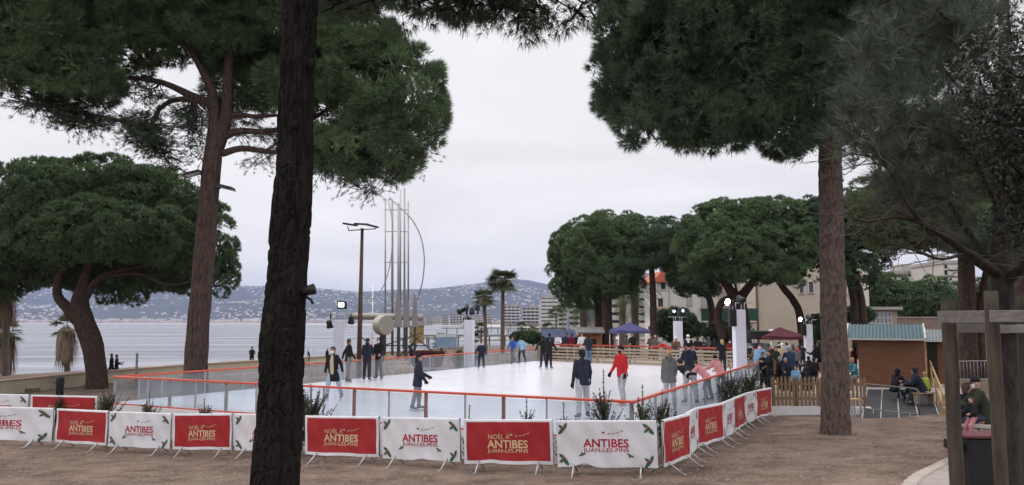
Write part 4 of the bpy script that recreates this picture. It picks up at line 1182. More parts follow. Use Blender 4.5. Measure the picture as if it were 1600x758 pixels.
# round trees over the annex
def bushy(name, label, cx, cy, Y, lobes, m, cat='tree', sub=.7, trunk=True, group=None, tl=.34, tw=.1):
    b = at(cx, cy, Y); z = ground(b.x, Y); base = Vector((b.x, Y, z))
    t = thing(name, label, cat, base, 0, group)
    L = px_lobes(lobes, base)
    if trunk:
        tr = MB(); c = L[0]
        bark_tube(tr, [(0, 0, -.2), (c[0] * .3, 0, c[2] * .4), (c[0] * .7, c[1] * .5, c[2])], [.16, .13, .07], 8, 12)
        limbs_to(tr, [Vector((c[0] * .3, 0, c[2] * .4))], L, 6, .07, .02, 0)
        tr.build('trunk', M_BARK_GREY, t)
    crown('crown', L, t, m, sub, 1.0, 14, 8, tl, tw, .7, .3, 1.0, -.9)
bushy('round_tree', 'rounded dark green tree right of the cream gable, above the annex', 1385, 505, 92, [(1385, 462, 34, 32, 92), (1408, 475, 26, 28, 91), (1362, 470, 16, 26, 92), (1372, 445, 18, 12, 92)], M_NEEDLE)
bushy('round_tree', 'grey-green tree filling the gap between the two round trees', 1425, 505, 98, [(1425, 478, 24, 30, 98), (1437, 470, 22, 26, 97)], M_SHRUB)
bushy('round_tree', 'rounded dark tree below the white stepped building', 1465, 505, 90, [(1465, 465, 32, 32, 90), (1485, 478, 24, 28, 89), (1448, 478, 20, 26, 90)], M_NEEDLE)
bushy('round_tree', 'light green tree seen between the staked pine and the thick pine trunk', 1545, 510, 86, [(1545, 470, 30, 36, 86), (1580, 462, 40, 38, 87), (1610, 470, 40, 40, 86)], M_NEEDLE_Y)
bushy('shrub', 'black-green bush behind the blue-lit spotlight column', 1058, 530, 74, [(1042, 510, 22, 20, 74), (1072, 512, 22, 18, 74), (1056, 500, 22, 14, 74)], M_NEEDLE_D, 'shrub', .5, True)
bushy('shrub', 'clipped dark bush under the green awning', 1140, 525, 76, [(1125, 517, 24, 10, 76), (1150, 517, 22, 9, 76)], M_SHRUB, 'shrub', .45)
bushy('shrub', 'dark bush right of the maroon gazebo', 1283, 530, 60, [(1283, 516, 20, 18, 60), (1290, 530, 18, 14, 60)], M_SHRUB, 'shrub', .45)
bushy('shrub', 'bushy dark plant on the roof line left of the annex window', 1340, 500, 70, [(1340, 492, 20, 8, 70)], M_SHRUB, 'shrub', .4)
bushy('shrub', 'small grey bush outside the left rink rail below the first white column', 728, 568, 62, [(722, 562, 12, 9, 62), (735, 561, 10, 10, 62)], M_SHRUB, 'shrub', .3, tl=.22, tw=.05)
bushy('hedge', 'low hedge along the promenade left of the kiosk awning', 835, 535, 110, [(820, 527, 20, 6, 110), (845, 528, 15, 6, 110)], M_SHRUB, 'hedge', .45, False)

# ---- palms
def fan_palm(label, px, py_top, py_base, Y, r, skirt=0.0, green=40, group='fan palms', wob=0.0, trunk_w=.16):
    b = at(px, py_base, Y); top = at(px + wob, py_top, Y)
    base = Vector((b.x, Y, b.z)); h = top.z - b.z - r * .55
    t = thing('fan_palm', label, 'palm', base, 0, group)
    dx = top.x - b.x
    tr = MB(); bark_tube(tr, [(0, 0, min(-.6, max(ground(b.x, Y), SEA) - b.z - .3)), (dx * .3, 0, h * .4), (dx, 0, h)], [trunk_w * 1.2, trunk_w, trunk_w * .95], 8, 14, .1); tr.build('trunk', M_BARK_GREY, t)
    c = Vector((dx, 0, h))
    V, Fq = [], []
    for k in range(green):
        el = R(random.uniform(-35, 80)); az = random.uniform(0, 6.28)
        d = Vector((math.cos(az) * math.cos(el), math.sin(az) * math.cos(el), math.sin(el)))
        side = d.cross(Vector((0, 0, 1))).normalized() if abs(d.z) < .99 else Vector((1, 0, 0))
        upv = side.cross(d)
        hub = c + d * r * .5 - Vector((0, 0, r * .06))
        o = len(V); V += [tuple(c - side * .012), tuple(c + side * .012), tuple(hub + side * .012), tuple(hub - side * .012)]; Fq.append((o, o + 1, o + 2, o + 3))
        for j in range(13):
            a = R(-80 + 160 * j / 12)
            q = (d * math.cos(a) + side * math.sin(a))
            tip = hub + q * r * .66 * random.uniform(.85, 1.15) + Vector((0, 0, -r * .22 * random.random())) - upv * r * .08 * abs(math.sin(a))
            pn = q.cross(upv).normalized() * r * .042
            mid = hub + q * r * .3
            o = len(V); V += [tuple(hub), tuple(mid + pn), tuple(tip), tuple(mid - pn)]; Fq.append((o, o + 1, o + 2, o + 3))
    np_mesh('fronds', V, Fq, M_PALM, t)
    if skirt:
        V, Fq = [], []
        for k in range(420):
            az = random.uniform(0, 6.28); z0 = h + r * .15 - random.random() ** 1.3 * skirt * .55
            rr = r * random.uniform(.25, .5) * (0.7 + .3 * math.sin(az * 3))
            p0 = Vector((dx + math.cos(az) * trunk_w, math.sin(az) * trunk_w, z0))
            p1 = p0 + Vector((math.cos(az) * rr, math.sin(az) * rr, -skirt * .12))
            p2 = p1 + Vector((math.cos(az) * rr * .25 + random.gauss(0, .05), math.sin(az) * rr * .25 + random.gauss(0, .05), -skirt * random.uniform(.3, .48)))
            s = Vector((-math.sin(az), math.cos(az), 0)) * random.uniform(.02, .06)
            o = len(V); V += [tuple(p0), tuple(p1 - s), tuple(p2 - s * .2), tuple(p2 + s * .2), tuple(p1 + s)]
            Fq.append((o, o + 1, o + 4, o)); Fq[-1] = (o, o + 1, o + 4, o + 4)
            Fq[-1] = (o, o + 1, o + 1, o + 4); Fq.pop()
            Fq += [(o + 1, o + 2, o + 3, o + 4)]
            V.append(tuple(p0 + s * .3)); Fq.append((o, o + 1, o + 4, len(V) - 1))
        np_mesh('skirt', V, Fq, M_DEADPALM, t)
fan_palm('tall fan palm, taller of the two behind the far end of the rink', 785, 424, 541, 92, 2.1, 1.3, 34, trunk_w=.22, wob=1)
fan_palm('shorter fan palm of the pair behind the far end of the rink', 759, 456, 543, 88, 1.45, 1.0, 30, trunk_w=.19, wob=-3)
fan_palm('beach fan palm wrapped in a wide brown skirt, beside the crooked umbrella pine', 105, 497, 588, 62, 1.35, 3.4, 12, trunk_w=.2)
fan_palm('fan palm with green tuft over its brown skirt at the left edge of the beach', 11, 505, 596, 58, 1.25, 3.6, 22, trunk_w=.2)
fan_palm('fan palm at the left edge whose dead skirt hangs under the umbrella pine', 8, 440, 600, 54, 1.3, 3.2, 14, trunk_w=.2)
for i, (px, yt, yb, Y, r, lb) in enumerate([(730, 497, 532, 120, 1.2, 'yellowish low palm left of the shorter fan palm trunk'), (752, 507, 540, 118, 1.2, 'yellowish low palm between the two fan palm trunks'), (815, 505, 535, 125, 1.0, 'small dark palm right of the tall fan palm'),
                                            (690, 525, 552, 84, 1.1, 'small green palm beside the blue notice board'), (740, 522, 548, 95, 1.0, 'small palm right of the white lighting column'), (833, 512, 535, 130, 1.0, 'small palm at the right end of the low palms'), (869, 482, 520, 140, 1.6, 'dark palm in front of the tiered white flats'), (856, 507, 530, 120, 1.3, 'low palm left of the kiosk awning')]):
    fan_palm(lb, px, yt, yb, Y, r, 0, 26, 'low palms along the beach', 0, .14)
def date_palm(label, px, py, Y, r, py_base):
    b = at(px, py_base, Y); c = at(px, py, Y)
    base = Vector((b.x, Y, b.z)); h = c.z - b.z
    t = thing('date_palm', label, 'palm', base, 0, 'date palms')
    tr = MB(); bark_tube(tr, [(0, 0, min(-.4, ground(b.x, Y) - b.z - .3)), (0, 0, h * .5), (0, 0, h)], [.42, .36, .42], 10, 16, .14); tr.build('trunk', M_BARK_GREY, t)
    V, Fq = [], []
    for k in range(46):
        el = R(random.uniform(-15, 80)); az = random.uniform(0, 6.28)
        d = Vector((math.cos(az), math.sin(az), 0)); side = Vector((-d.y, d.x, 0))
        prev = Vector((0, 0, h)); e = el
        for j in range(12):
            step = r * .105
            q = prev + (d * math.cos(e) + Vector((0, 0, math.sin(e)))) * step
            for s in (-1, 1):
                ln = r * .26 * math.sin(math.pi * (j + 1.2) / 13.5) + .05
                tip = q + side * s * ln * .8 + (q - prev).normalized() * ln * .55 + Vector((0, 0, -ln * .35))
                w = (q - prev) * .28
                o = len(V); V += [tuple(prev - w * .2), tuple(prev + w), tuple(tip), tuple(tip - w * .1)]; Fq.append((o, o + 1, o + 2, o + 3))
            prev = q; e -= R(11)
    np_mesh('fronds', V, Fq, M_PALM, t)
date_palm('date palm with arching grey fronds behind the left pine trunks', 912, 475, 84, 3.4, 545)
date_palm('stout date palm whose thick trunk stands behind the blue gazebo', 993, 462, 82, 3.0, 535)
date_palm('date palm with a mop of dark fronds between the blue gazebo and the villa', 973, 440, 90, 2.8, 535)

# ---- little firs standing between rink and barriers
def little_fir(label, px, py_top, py_base, Y, full=1.0, n_wh=7):
    b = at(px, py_base, Y); top = at(px, py_top, Y)
    base = Vector((b.x, Y, ground(b.x, Y))); h = top.z - base.z
    t = thing('fir_tree', label, 'fir tree', base, random.random() * 6, 'little firs round the rink')
    tr = MB(); tr.tube([(0, 0, -.05), (0, 0, h * .5), (0, 0, h)], [.03, .018, .006], 6)
    C, D = [], []
    def add(p, q, m_):
        n = max(3, int((q - p).length / .035 * m_))
        for i in range(n):
            C.append(p.lerp(q, (i + random.random()) / n)); D.append((q - p).normalized())
    add(Vector((0, 0, h * .5)), Vector((0, 0, h * .99)), .8)
    for k in range(n_wh):
        f = k / n_wh
        z = h * (.10 + .55 * f); ln = (.66 * min(full, 1.5)) * (1 - .55 * f) + .05
        for j in range(int(6 * full) + 3):
            az = random.uniform(0, 6.28); el = R(random.uniform(30, 58) + 18 * f)
            d = Vector((math.cos(az) * math.cos(el), math.sin(az) * math.cos(el), math.sin(el)))
            p = Vector((0, 0, z + random.uniform(-.06, .06))); e = ln * random.uniform(.6, 1.25)
            m1 = p + d * e * .55; q = m1 + (d * .7 + Vector((0, 0, .45))).normalized() * e * .5
            tr.tube([p, m1, q], [.008, .006, .003], 4); add(p.lerp(m1, .25), m1, .9); add(m1, q, .75)
            if random.random() < .6:
                r_ = p.lerp(m1, .7); w = d.cross(Vector((0, 0, 1))).normalized() * random.choice((-1, 1))
                add(r_, r_ + (d * .6 + w * .5 + Vector((0, 0, .5))).normalized() * e * .38, .75)
    tr.build('trunk', M_BARK_GREY, t)
    V, Fq = needles(np.array([tuple(c) for c in C]), np.array([tuple(d) for d in D]), 15, .046, .010, .75)
    np_mesh('foliage', V, Fq, leafmat('fir_needles', (0.030, 0.042, 0.022), (0.080, 0.092, 0.045), 3), t)
FIRS = [('bushy little fir behind the red banner nearest the sea wall', 167, 605, 655, 24.6, 1.3), ('little fir behind the left white banner with holly corners', 232, 611, 660, 23.6, .9), ('sparse little fir behind the red banner left of the dark trunk', 318, 622, 668, 23.4, .9),
        ('broad dark fir at the right edge of the big dark trunk', 484, 600, 668, 21.4, 1.9), ('sparse fir behind the red banner in the middle of the front row', 823, 622, 690, 18.9, .8), ('thin-topped fir left of the man in the navy jacket', 881, 628, 690, 18.3, .55),
        ('tall-tipped fir in front of the man in pale trousers', 944, 576, 690, 18.0, 1.0), ('fir at the front corner of the rink', 1005, 600, 690, 17.9, 1.0), ('fir against the right rink rail just past the corner', 1036, 608, 688, 19.9, 1.0), ('wispy fir tip at the front row beside the dark-edged white banner', 733, 632, 690, 19.2, .4),
        ('fluffy fir left of the tallest white column', 1143, 572, 640, 27.0, 1.7), ('wide fir right of the tallest white column', 1172, 568, 630, 30.2, 1.8), ('low fir behind the inner red banner on the left', 90, 612, 655, 27, .7)]
for f in FIRS: little_fir(*f)
# ================================================================== RINK FENCES
M_RAIL = mat('orange_red_rail', (0.50, 0.085, 0.05), rough=0.45, var=0.1, spec=0.4)
M_GALV = mat('galvanised_steel', (0.42, 0.42, 0.43), rough=0.45, metal=0.5, var=0.15, scale=8)
M_GREYPOST = mat('grey_post', (0.30, 0.29, 0.29), rough=0.6)
M_WOODPOST = mat('reddish_post', (0.24, 0.115, 0.085), var=0.2, scale=5)
M_WOOD = mat('pale_timber', (0.20, 0.155, 0.11), color2=(0.36, 0.29, 0.215), scale=3, stretch=(.35, 3, 8))
M_BLACK = mat('black_plastic', (0.015, 0.015, 0.016), rough=0.5)
M_KICK = mat('white_board', (0.68, 0.68, 0.70), var=0.05)
G_PANE = glass_mat('plexiglass')
def on_line(px, A, B, py=600):
    a, b, c = ray(px, py); k = a / b
    dx, dy = B[0] - A[0], B[1] - A[1]
    return (k * A[1] - A[0]) / (dx - k * dy)
def rink_side(name, label, A, B, ts, zr=ZR, name_kick=False):
    """ts: list of (t along the side, kind) posts"""
    A, B = Vector((*A, 0)), Vector((*B, 0)); L = (B - A).length; ang = math.atan2(B.y - A.y, B.x - A.x)
    t = thing(name, label, 'rink fence', (A.x, A.y, 0), ang)
    mb = MB(); mb.box((L / 2, 0, zr), (L + .1, .09, .062), bev=.015); mb.build('handrail', M_RAIL, t)
    mb = MB(); mb.box((L / 2, 0.012, ZI - .045), (L, .03, .06)); mb.build('base_rail', M_RAIL if name_kick else M_KICK, t)
    ts = sorted(ts)
    for k, (s, kind) in enumerate(ts):
        mb = MB(); w = {0: .03, 1: .085, 2: .075}[kind]
        mb.box((s * L, .03, (zr - .04 + ZI - .05) / 2), (w, .06, zr - .04 - ZI + .05))
        mb.build('post', [M_GALV, M_GREYPOST, M_WOODPOST][kind], t)
        if k + 1 < len(ts):
            s2 = ts[k + 1][0]
            mb = MB(); mb.box(((s + s2) / 2 * L, 0, (zr - .05 + ZI) / 2), ((s2 - s) * L - .06, .008, zr - .06 - ZI)); mb.build('pane', G_PANE, t)
    return t
fr = [(0.0, 1)] + [(on_line(px, RB, RA), k) for px, k in ((230, 0), (265, 1), (305, 0), (353, 1), (400, 0), (452, 2), (505, 0), (553, 2), (607, 0), (665, 2), (726, 0), (786, 2), (853, 0), (941, 1))] + [(.997, 1)]
rink_side('rink_fence', 'near side of the rink fence, clear panels behind the front row of banners', RB, RA, fr, ZR, True)
lf = [(k / 17, 0) for k in range(1, 18)]
rink_side('rink_fence', 'seaward side of the rink fence, clear panels and thin posts running back to the palms', RB, RC_, [(0.03, 0)] + lf)
rt = [(0.03, 0)] + [(k / 14, 0 if k % 2 else 1) for k in range(1, 14)]
rink_side('rink_fence', 'right side of the rink fence that people lean over, beside the tallest white column', RA, RD, rt)
def plank_fence():
    A, B = Vector((*RC_, 0)), Vector((*RD, 0)); L = (B - A).length
    t = thing('plank_fence', 'horizontal timber plank fence closing the far end of the rink', 'fence', (A.x, A.y, 0), math.atan2(B.y - A.y, B.x - A.x))
    mb = MB()
    for k in range(5):
        n = 6
        for j in range(n):
            mb.box((L * (j + .5) / n, -.03 + .002 * (j % 2), ZI + .10 + k * .205 + random.uniform(-.014, .014)), (L / n - .02, .03, .122), ry=random.uniform(-.003, .003))
    mb.build('planks', M_WOOD, t)
    for k in range(8):
        mb = MB(); mb.box((L * (k + .02) / 7.05, .04, ZI + .5), (.09, .09, 1.06)); mb.build('post', M_WOOD, t)
    # red rail of the spectators behind it
    t2 = thing('crowd_rail', 'orange-red rail behind the timber plank fence where spectators lean', 'rail', (A.x + .6, A.y + 1.6, 0), math.atan2(B.y - A.y, B.x - A.x))
    mb = MB(); mb.box((L / 2, 0, 1.60), (L, .09, .09)); mb.build('handrail', M_RAIL, t2)
    mb = MB(); mb.box((L / 2, 0, .95), (L, .05, .05)); mb.build('lower_rail', M_RAIL, t2)
    for k in range(8):
        mb = MB(); mb.box((L * (k + .03) / 7.1, .0, .55), (.06, .06, 2.0)); mb.build('post', M_GREYPOST, t2)
plank_fence()

# ================================================================== BANNER BARRIERS
def text_geo(body, w, h, bold=0.012):
    cu = bpy.data.curves.new('lettering', 'FONT'); cu.body = body; cu.size = 1.0; cu.offset = bold; cu.resolution_u = 3
    o = bpy.data.objects.new('lettering', cu); COL.objects.link(o)
    dg = bpy.context.evaluated_depsgraph_get()
    me = bpy.data.meshes.new_from_object(o.evaluated_get(dg))
    V = np.array([tuple(v.co) for v in me.vertices]); P = [tuple(p.vertices) for p in me.polygons]
    bpy.data.objects.remove(o); bpy.data.curves.remove(cu); bpy.data.meshes.remove(me)
    lo, hi = V.min(0), V.max(0)
    V[:, 0] = (V[:, 0] - lo[0]) / (hi[0] - lo[0]) * w
    V[:, 1] = (V[:, 1] - lo[1]) / (hi[1] - lo[1]) * h
    return V, P
LEAF = [(-.5, 0), (-.36, .10), (-.30, .20), (-.18, .10), (-.05, .25), (.08, .11), (.22, .20), (.28, .07), (.5, 0), (.28, -.07), (.22, -.20), (.08, -.11), (-.05, -.25), (-.18, -.10), (-.30, -.20), (-.36, -.10)]
def leaf(cx, cz, s, a):
    c, d = math.cos(a), math.sin(a)
    return [(cx + (x * c - z * d) * s, cz + (x * d + z * c) * s) for x, z in LEAF]
def disc(cx, cz, r, n=8):
    return [(cx + r * math.cos(2 * math.pi * k / n), cz + r * math.sin(2 * math.pi * k / n)) for k in range(n)]
def deer(cx, cz, s):
    P = [(-.5, -.1), (-.45, .12), (.2, .12), (.4, .4), (.62, .36), (.45, .2), (.34, -.05), (.5, -.45), (.36, -.42), (.2, -.1), (-.25, -.1), (-.5, -.45), (-.62, -.4)]
    return [(cx + x * s, cz + z * s) for x, z in P]
def sleigh(cx, cz, s):
    P = [(-.55, .5), (-.4, .1), (.1, .05), (.2, .3), (.35, .3), (.3, -.1), (.55, -.3), (.5, -.4), (-.5, -.4), (-.55, -.2)]
    return [(cx + x * s, cz + z * s) for x, z in P]
M_CANVAS = mat('white_canvas', (0.66, 0.655, 0.685), rough=0.5, var=0.06, scale=2.5, bump=0.25, bscale=7)
M_REDCANVAS = mat('red_canvas', (0.34, 0.022, 0.026), rough=0.5, var=0.12, scale=2, bump=0.2, bscale=7)
M_BEIGEINK = mat('beige_ink', (0.62, 0.46, 0.28), var=0.04)
M_REDINK = mat('red_ink', (0.36, 0.012, 0.028), var=0.04)
M_HOLLY = mat('holly_green', (0.015, 0.105, 0.06), var=0.25, scale=20)
M_BERRY = mat('berry_red', (0.55, 0.02, 0.03), var=0.05)
TXT_N = text_geo('NOËL À', .475, .125, 0.0)
TXT_A = text_geo('ANTIBES', .90, .175, .022)
TXT_J = text_geo('JUAN-LES-PINS', .90, .105, .008)
def make_barrier(red, seed):
    rr = random.Random(seed)
    a1, a2, a3, ph = rr.uniform(.003, .007), rr.uniform(.003, .007), rr.uniform(.008, .02), rr.uniform(0, 6)
    sx = rr.uniform(.55, 1.45); tuck = {9: .075, 7: .03, 8: .02}.get(seed, 0.0)
    def disp(x, z):
        low = max(0, (0.42 - z)) / .25
        return -.034 + a1 * math.sin(x * 5 + ph) + a2 * math.sin(x * 2.3 - z * 7 + ph * 2) + .006 * math.sin(x * 13 + z * 9 + ph) - a3 * low * math.exp(-((x - sx) / .28) ** 2) * 1.5
    def edge(x):                            # lower hem: slack between its ties, sometimes rucked up
        return .170 + .006 * math.sin(x * 6 + ph) + tuck * math.exp(-((x - sx) / .16) ** 2)
    t = bpy.data.objects.new('crowd_barrier', None); COL.objects.link(t)
    nx, nz = 60, 30
    xs = sorted(set(list(np.linspace(.015, 1.985, nx)) + [.075, 1.925])); nx = len(xs)
    us = sorted(set(list(np.linspace(0, 1, nz)) + [.075, .945])); nz = len(us)
    V, Fq, mi = [], [], []
    for u in us:
        for x in xs:
            z = edge(x) + (1.115 - edge(x)) * u
            V.append((x, disp(x, z), z))
    for i in range(nz - 1):
        for k in range(nx - 1):
            Fq.append((i * nx + k, i * nx + k + 1, (i + 1) * nx + k + 1, (i + 1) * nx + k))
            xm, um = (xs[k] + xs[k + 1]) / 2, (us[i] + us[i + 1]) / 2
            mi.append(1 if red and .075 < xm < 1.925 and .075 < um < .945 else 0)
    # the strip folded over the top bar
    o = len(V)
    for x in xs: V.append((x, .03, 1.115)); V.append((x, .034, .95))
    for k in range(nx - 1):
        Fq += [((nz - 1) * nx + k, (nz - 1) * nx + k + 1, o + 2 * k + 2, o + 2 * k), (o + 2 * k, o + 2 * k + 2, o + 2 * k + 3, o + 2 * k + 1)]; mi += [0, 0]
    np_mesh('banner', V, Fq, [M_CANVAS, M_REDCANVAS], t, mi, smooth=True)
    def stamp(name, geo, x0, z0, m, off=.005, sc=1.0):
        V, P = geo
        mb = MB(); mb.add([(x0 + v[0] * sc, disp(x0 + v[0] * sc, z0 + v[1] * sc) - off, z0 + v[1] * sc) for v in V], P); return mb.build(name, m, t)
    def flat(mb, poly, mi_, off=.005):
        mb.add([(x, disp(x, z) - off, z) for x, z in poly], [tuple(range(len(poly)))], mi_)
    ink = M_BEIGEINK if red else M_REDINK
    dz = 0 if red else .065
    if red: stamp('lettering', TXT_N, .57, .70, ink)
    stamp('lettering', TXT_A, .54, .505 + dz, ink); stamp('lettering', TXT_J, .54, .388 + dz, ink)
    mb = MB()
    x0 = 1.08 if red else .95; z0 = .80 if red else .88
    flat(mb, sleigh(x0, z0, .06), 0)
    for k in range(4): flat(mb, deer(x0 + .11 + k * .085, z0 - .03 + .012 * k * k * .5, .05), 0)
    mb.build('team_print', M_BEIGEINK if red else mat('grey_red_ink', (0.16, 0.03, 0.04)), t)
    if not red:
        for cx, cz, s, ang in ((.15, .955, .20, .9), (1.83, .95, .20, 2.3), (.15, .33, .20, 2.2), (1.83, .29, .20, .95), (.52, .425, .10, .4), (1.46, .415, .10, 2.6)):
            mb = MB()
            flat(mb, leaf(cx - .3 * s * math.cos(ang), cz - .3 * s * math.sin(ang), s, ang), 0)
            flat(mb, leaf(cx + .35 * s * math.cos(ang), cz + .35 * s * math.sin(ang), s * .9, ang + .25), 0, .0065)
            flat(mb, leaf(cx + .25 * s * math.cos(ang + 1.6), cz + .25 * s * math.sin(ang + 1.6), s * .8, ang + 1.55), 0, .008)
            if s > .15:
                for q in range(3): flat(mb, disc(cx + .04 * math.cos(q * 2.1 + ang), cz + .04 * math.sin(q * 2.1 + ang), .016), 1, .010)
            mb.build('holly_print', [M_HOLLY, M_BERRY], t)
    mb = MB(); r = .019
    mb.tube([(.02, 0, .2), (.02, 0, 1.04), (.06, 0, 1.085), (.1, 0, 1.095), (1.9, 0, 1.095), (1.94, 0, 1.085), (1.98, 0, 1.04), (1.98, 0, .2)], r, 8)
    mb.tube([(.02, 0, .21), (1.98, 0, .21)], r, 8)
    for k in range(1, 13): mb.tube([(.02 + k * 1.96 / 13, 0, .21), (.02 + k * 1.96 / 13, 0, 1.09)], .007, 5)
    mb.build('frame', M_GALV, t)
    for x in (.34, 1.66):
        mb = MB(); mb.tube([(x, .34, .02), (x, .02, .235), (x, -.02, .235), (x, -.34, .02)], .017, 8); mb.tube([(x, -.34, .02), (x, -.40, .02)], .017, 8); mb.build('foot', M_GALV, t)
    return t
PROT = {}
PLACED = {}
def put_barrier(red, seed, P0, P1, label, group='banner barriers round the rink'):
    key = (red, seed)
    if key not in PROT: PROT[key] = make_barrier(red, seed); b = PROT[key]
    else: b = copy_tree(PROT[key])
    L = math.hypot(P1[0] - P0[0], P1[1] - P0[1])
    zc = (ground(*P0) + ground(*P1)) / 2
    b.location = (P0[0], P0[1], ground(*P0) + .01)
    b.rotation_euler = (0, -math.atan2(ground(*P1) - ground(*P0), L), math.atan2(P1[1] - P0[1], P1[0] - P0[0]))
    b.scale = ((L - .03) / 2.0, 1, 1)
    tag(b, label, 'barrier', group)
def pY(px, Y, py=690):
    a, b, c = ray(px, py); return (a / b * Y, Y)
BARS = [(0, 1, -92, 24.0, 85, 23.2, 'white banner barrier cut by the left edge of the picture'),
        (1, 2, 87, 23.1, 170, 22.5, 'red banner barrier leftmost in the front row, beside the white one at the picture edge'),
        (0, 3, 170, 22.4, 269, 21.9, 'white banner barrier between the two red ones left of the dark trunk'),
        (1, 4, 271, 21.8, 366, 21.4, 'red banner barrier second from the left, below the sparse little fir'),
        (0, 5, 368, 21.3, 476, 20.3, 'white banner barrier mostly hidden by the big dark trunk'),
        (1, 6, 478, 20.0, 597, 19.1, 'red banner barrier immediately right of the big dark trunk'),
        (0, 7, 599, 18.9, 724, 18.0, 'white banner barrier below the boy in the dark beanie'),
        (1, 8, 726, 17.7, 869, 17.2, 'red banner barrier in the middle between two large white ones'),
        (0, 9, 871, 16.9, 1032, 16.4, 'white banner barrier nearest the viewer, at the front corner with its hem rucked up'),
        (1, 2, 1034, 16.4, 1077, 18.1, 'red banner barrier first round the corner on the right side'),
        (0, 1, 1072, 18.1, 1089, 19.8, 'white banner barrier seen almost edge-on on the right side'),
        (1, 4, 1088, 19.8, 1130, 21.4, 'red banner barrier broadest on the right side, below the people leaning on the rail'),
        (0, 3, 1129, 21.4, 1148, 23.3, 'white banner barrier third from the far end on the right, under the fluffy fir'),
        (1, 6, 1147, 23.4, 1164, 25.4, 'narrow-looking red banner barrier between two white ones on the right'),
        (0, 5, 1163, 25.5, 1183, 27.3, 'white banner barrier beside the last red one, near the picket fence'),
        (1, 8, 1182, 27.4, 1207, 29.2, 'red banner barrier at the far end, touching the picket fence')]
for red, seed, x0, Y0, x1, Y1, lb in BARS:
    put_barrier(red, seed, pY(x0, Y0), pY(x1, Y1), lb)
put_barrier(1, 2, pY(44, 27.4), pY(152, 26.9), 'red banner barrier of the second row, behind the leftmost red one')
put_barrier(0, 3, pY(-50, 27.9), pY(43, 27.5), 'white banner barrier of the second row at the left picture edge')
# plain steel barriers: same maker without banner
def steel_barrier(label, P0, P1, z0=None, group='bare steel barriers', lean=0.0, bars=13, m=None):
    m = m or M_GALV
    t = thing('steel_barrier', label, 'barrier', (P0[0], P0[1], ground(*P0) if z0 is None else z0), math.atan2(P1[1] - P0[1], P1[0] - P0[0]), group)
    L = math.hypot(P1[0] - P0[0], P1[1] - P0[1])
    dz = (ground(*P1) - ground(*P0)) if z0 is None else lean
    def S(x, y, z): return (x, y, z + dz * x / L)
    mb = MB()
    mb.tube([S(0, 0, .2), S(0, 0, 1.0), S(.05, 0, 1.07), S(.14, 0, 1.1), S(L - .14, 0, 1.1), S(L - .05, 0, 1.07), S(L, 0, 1.0), S(L, 0, .2)], .021, 8)
    mb.tube([S(0, 0, .21), S(L, 0, .21)], .02, 8); mb.build('frame', m, t)
    mb = MB()
    for k in range(1, bars): mb.tube([S(k * L / bars, 0, .21), S(k * L / bars, 0, 1.09)], .008, 5)
    mb.build('bars', m, t)
    for x in (.3, L - .3):
        mb = MB(); mb.tube([S(x, .32, .02), S(x, 0, .23), S(x, -.32, .02)], .018, 6); mb.build('foot', m, t)
    return t

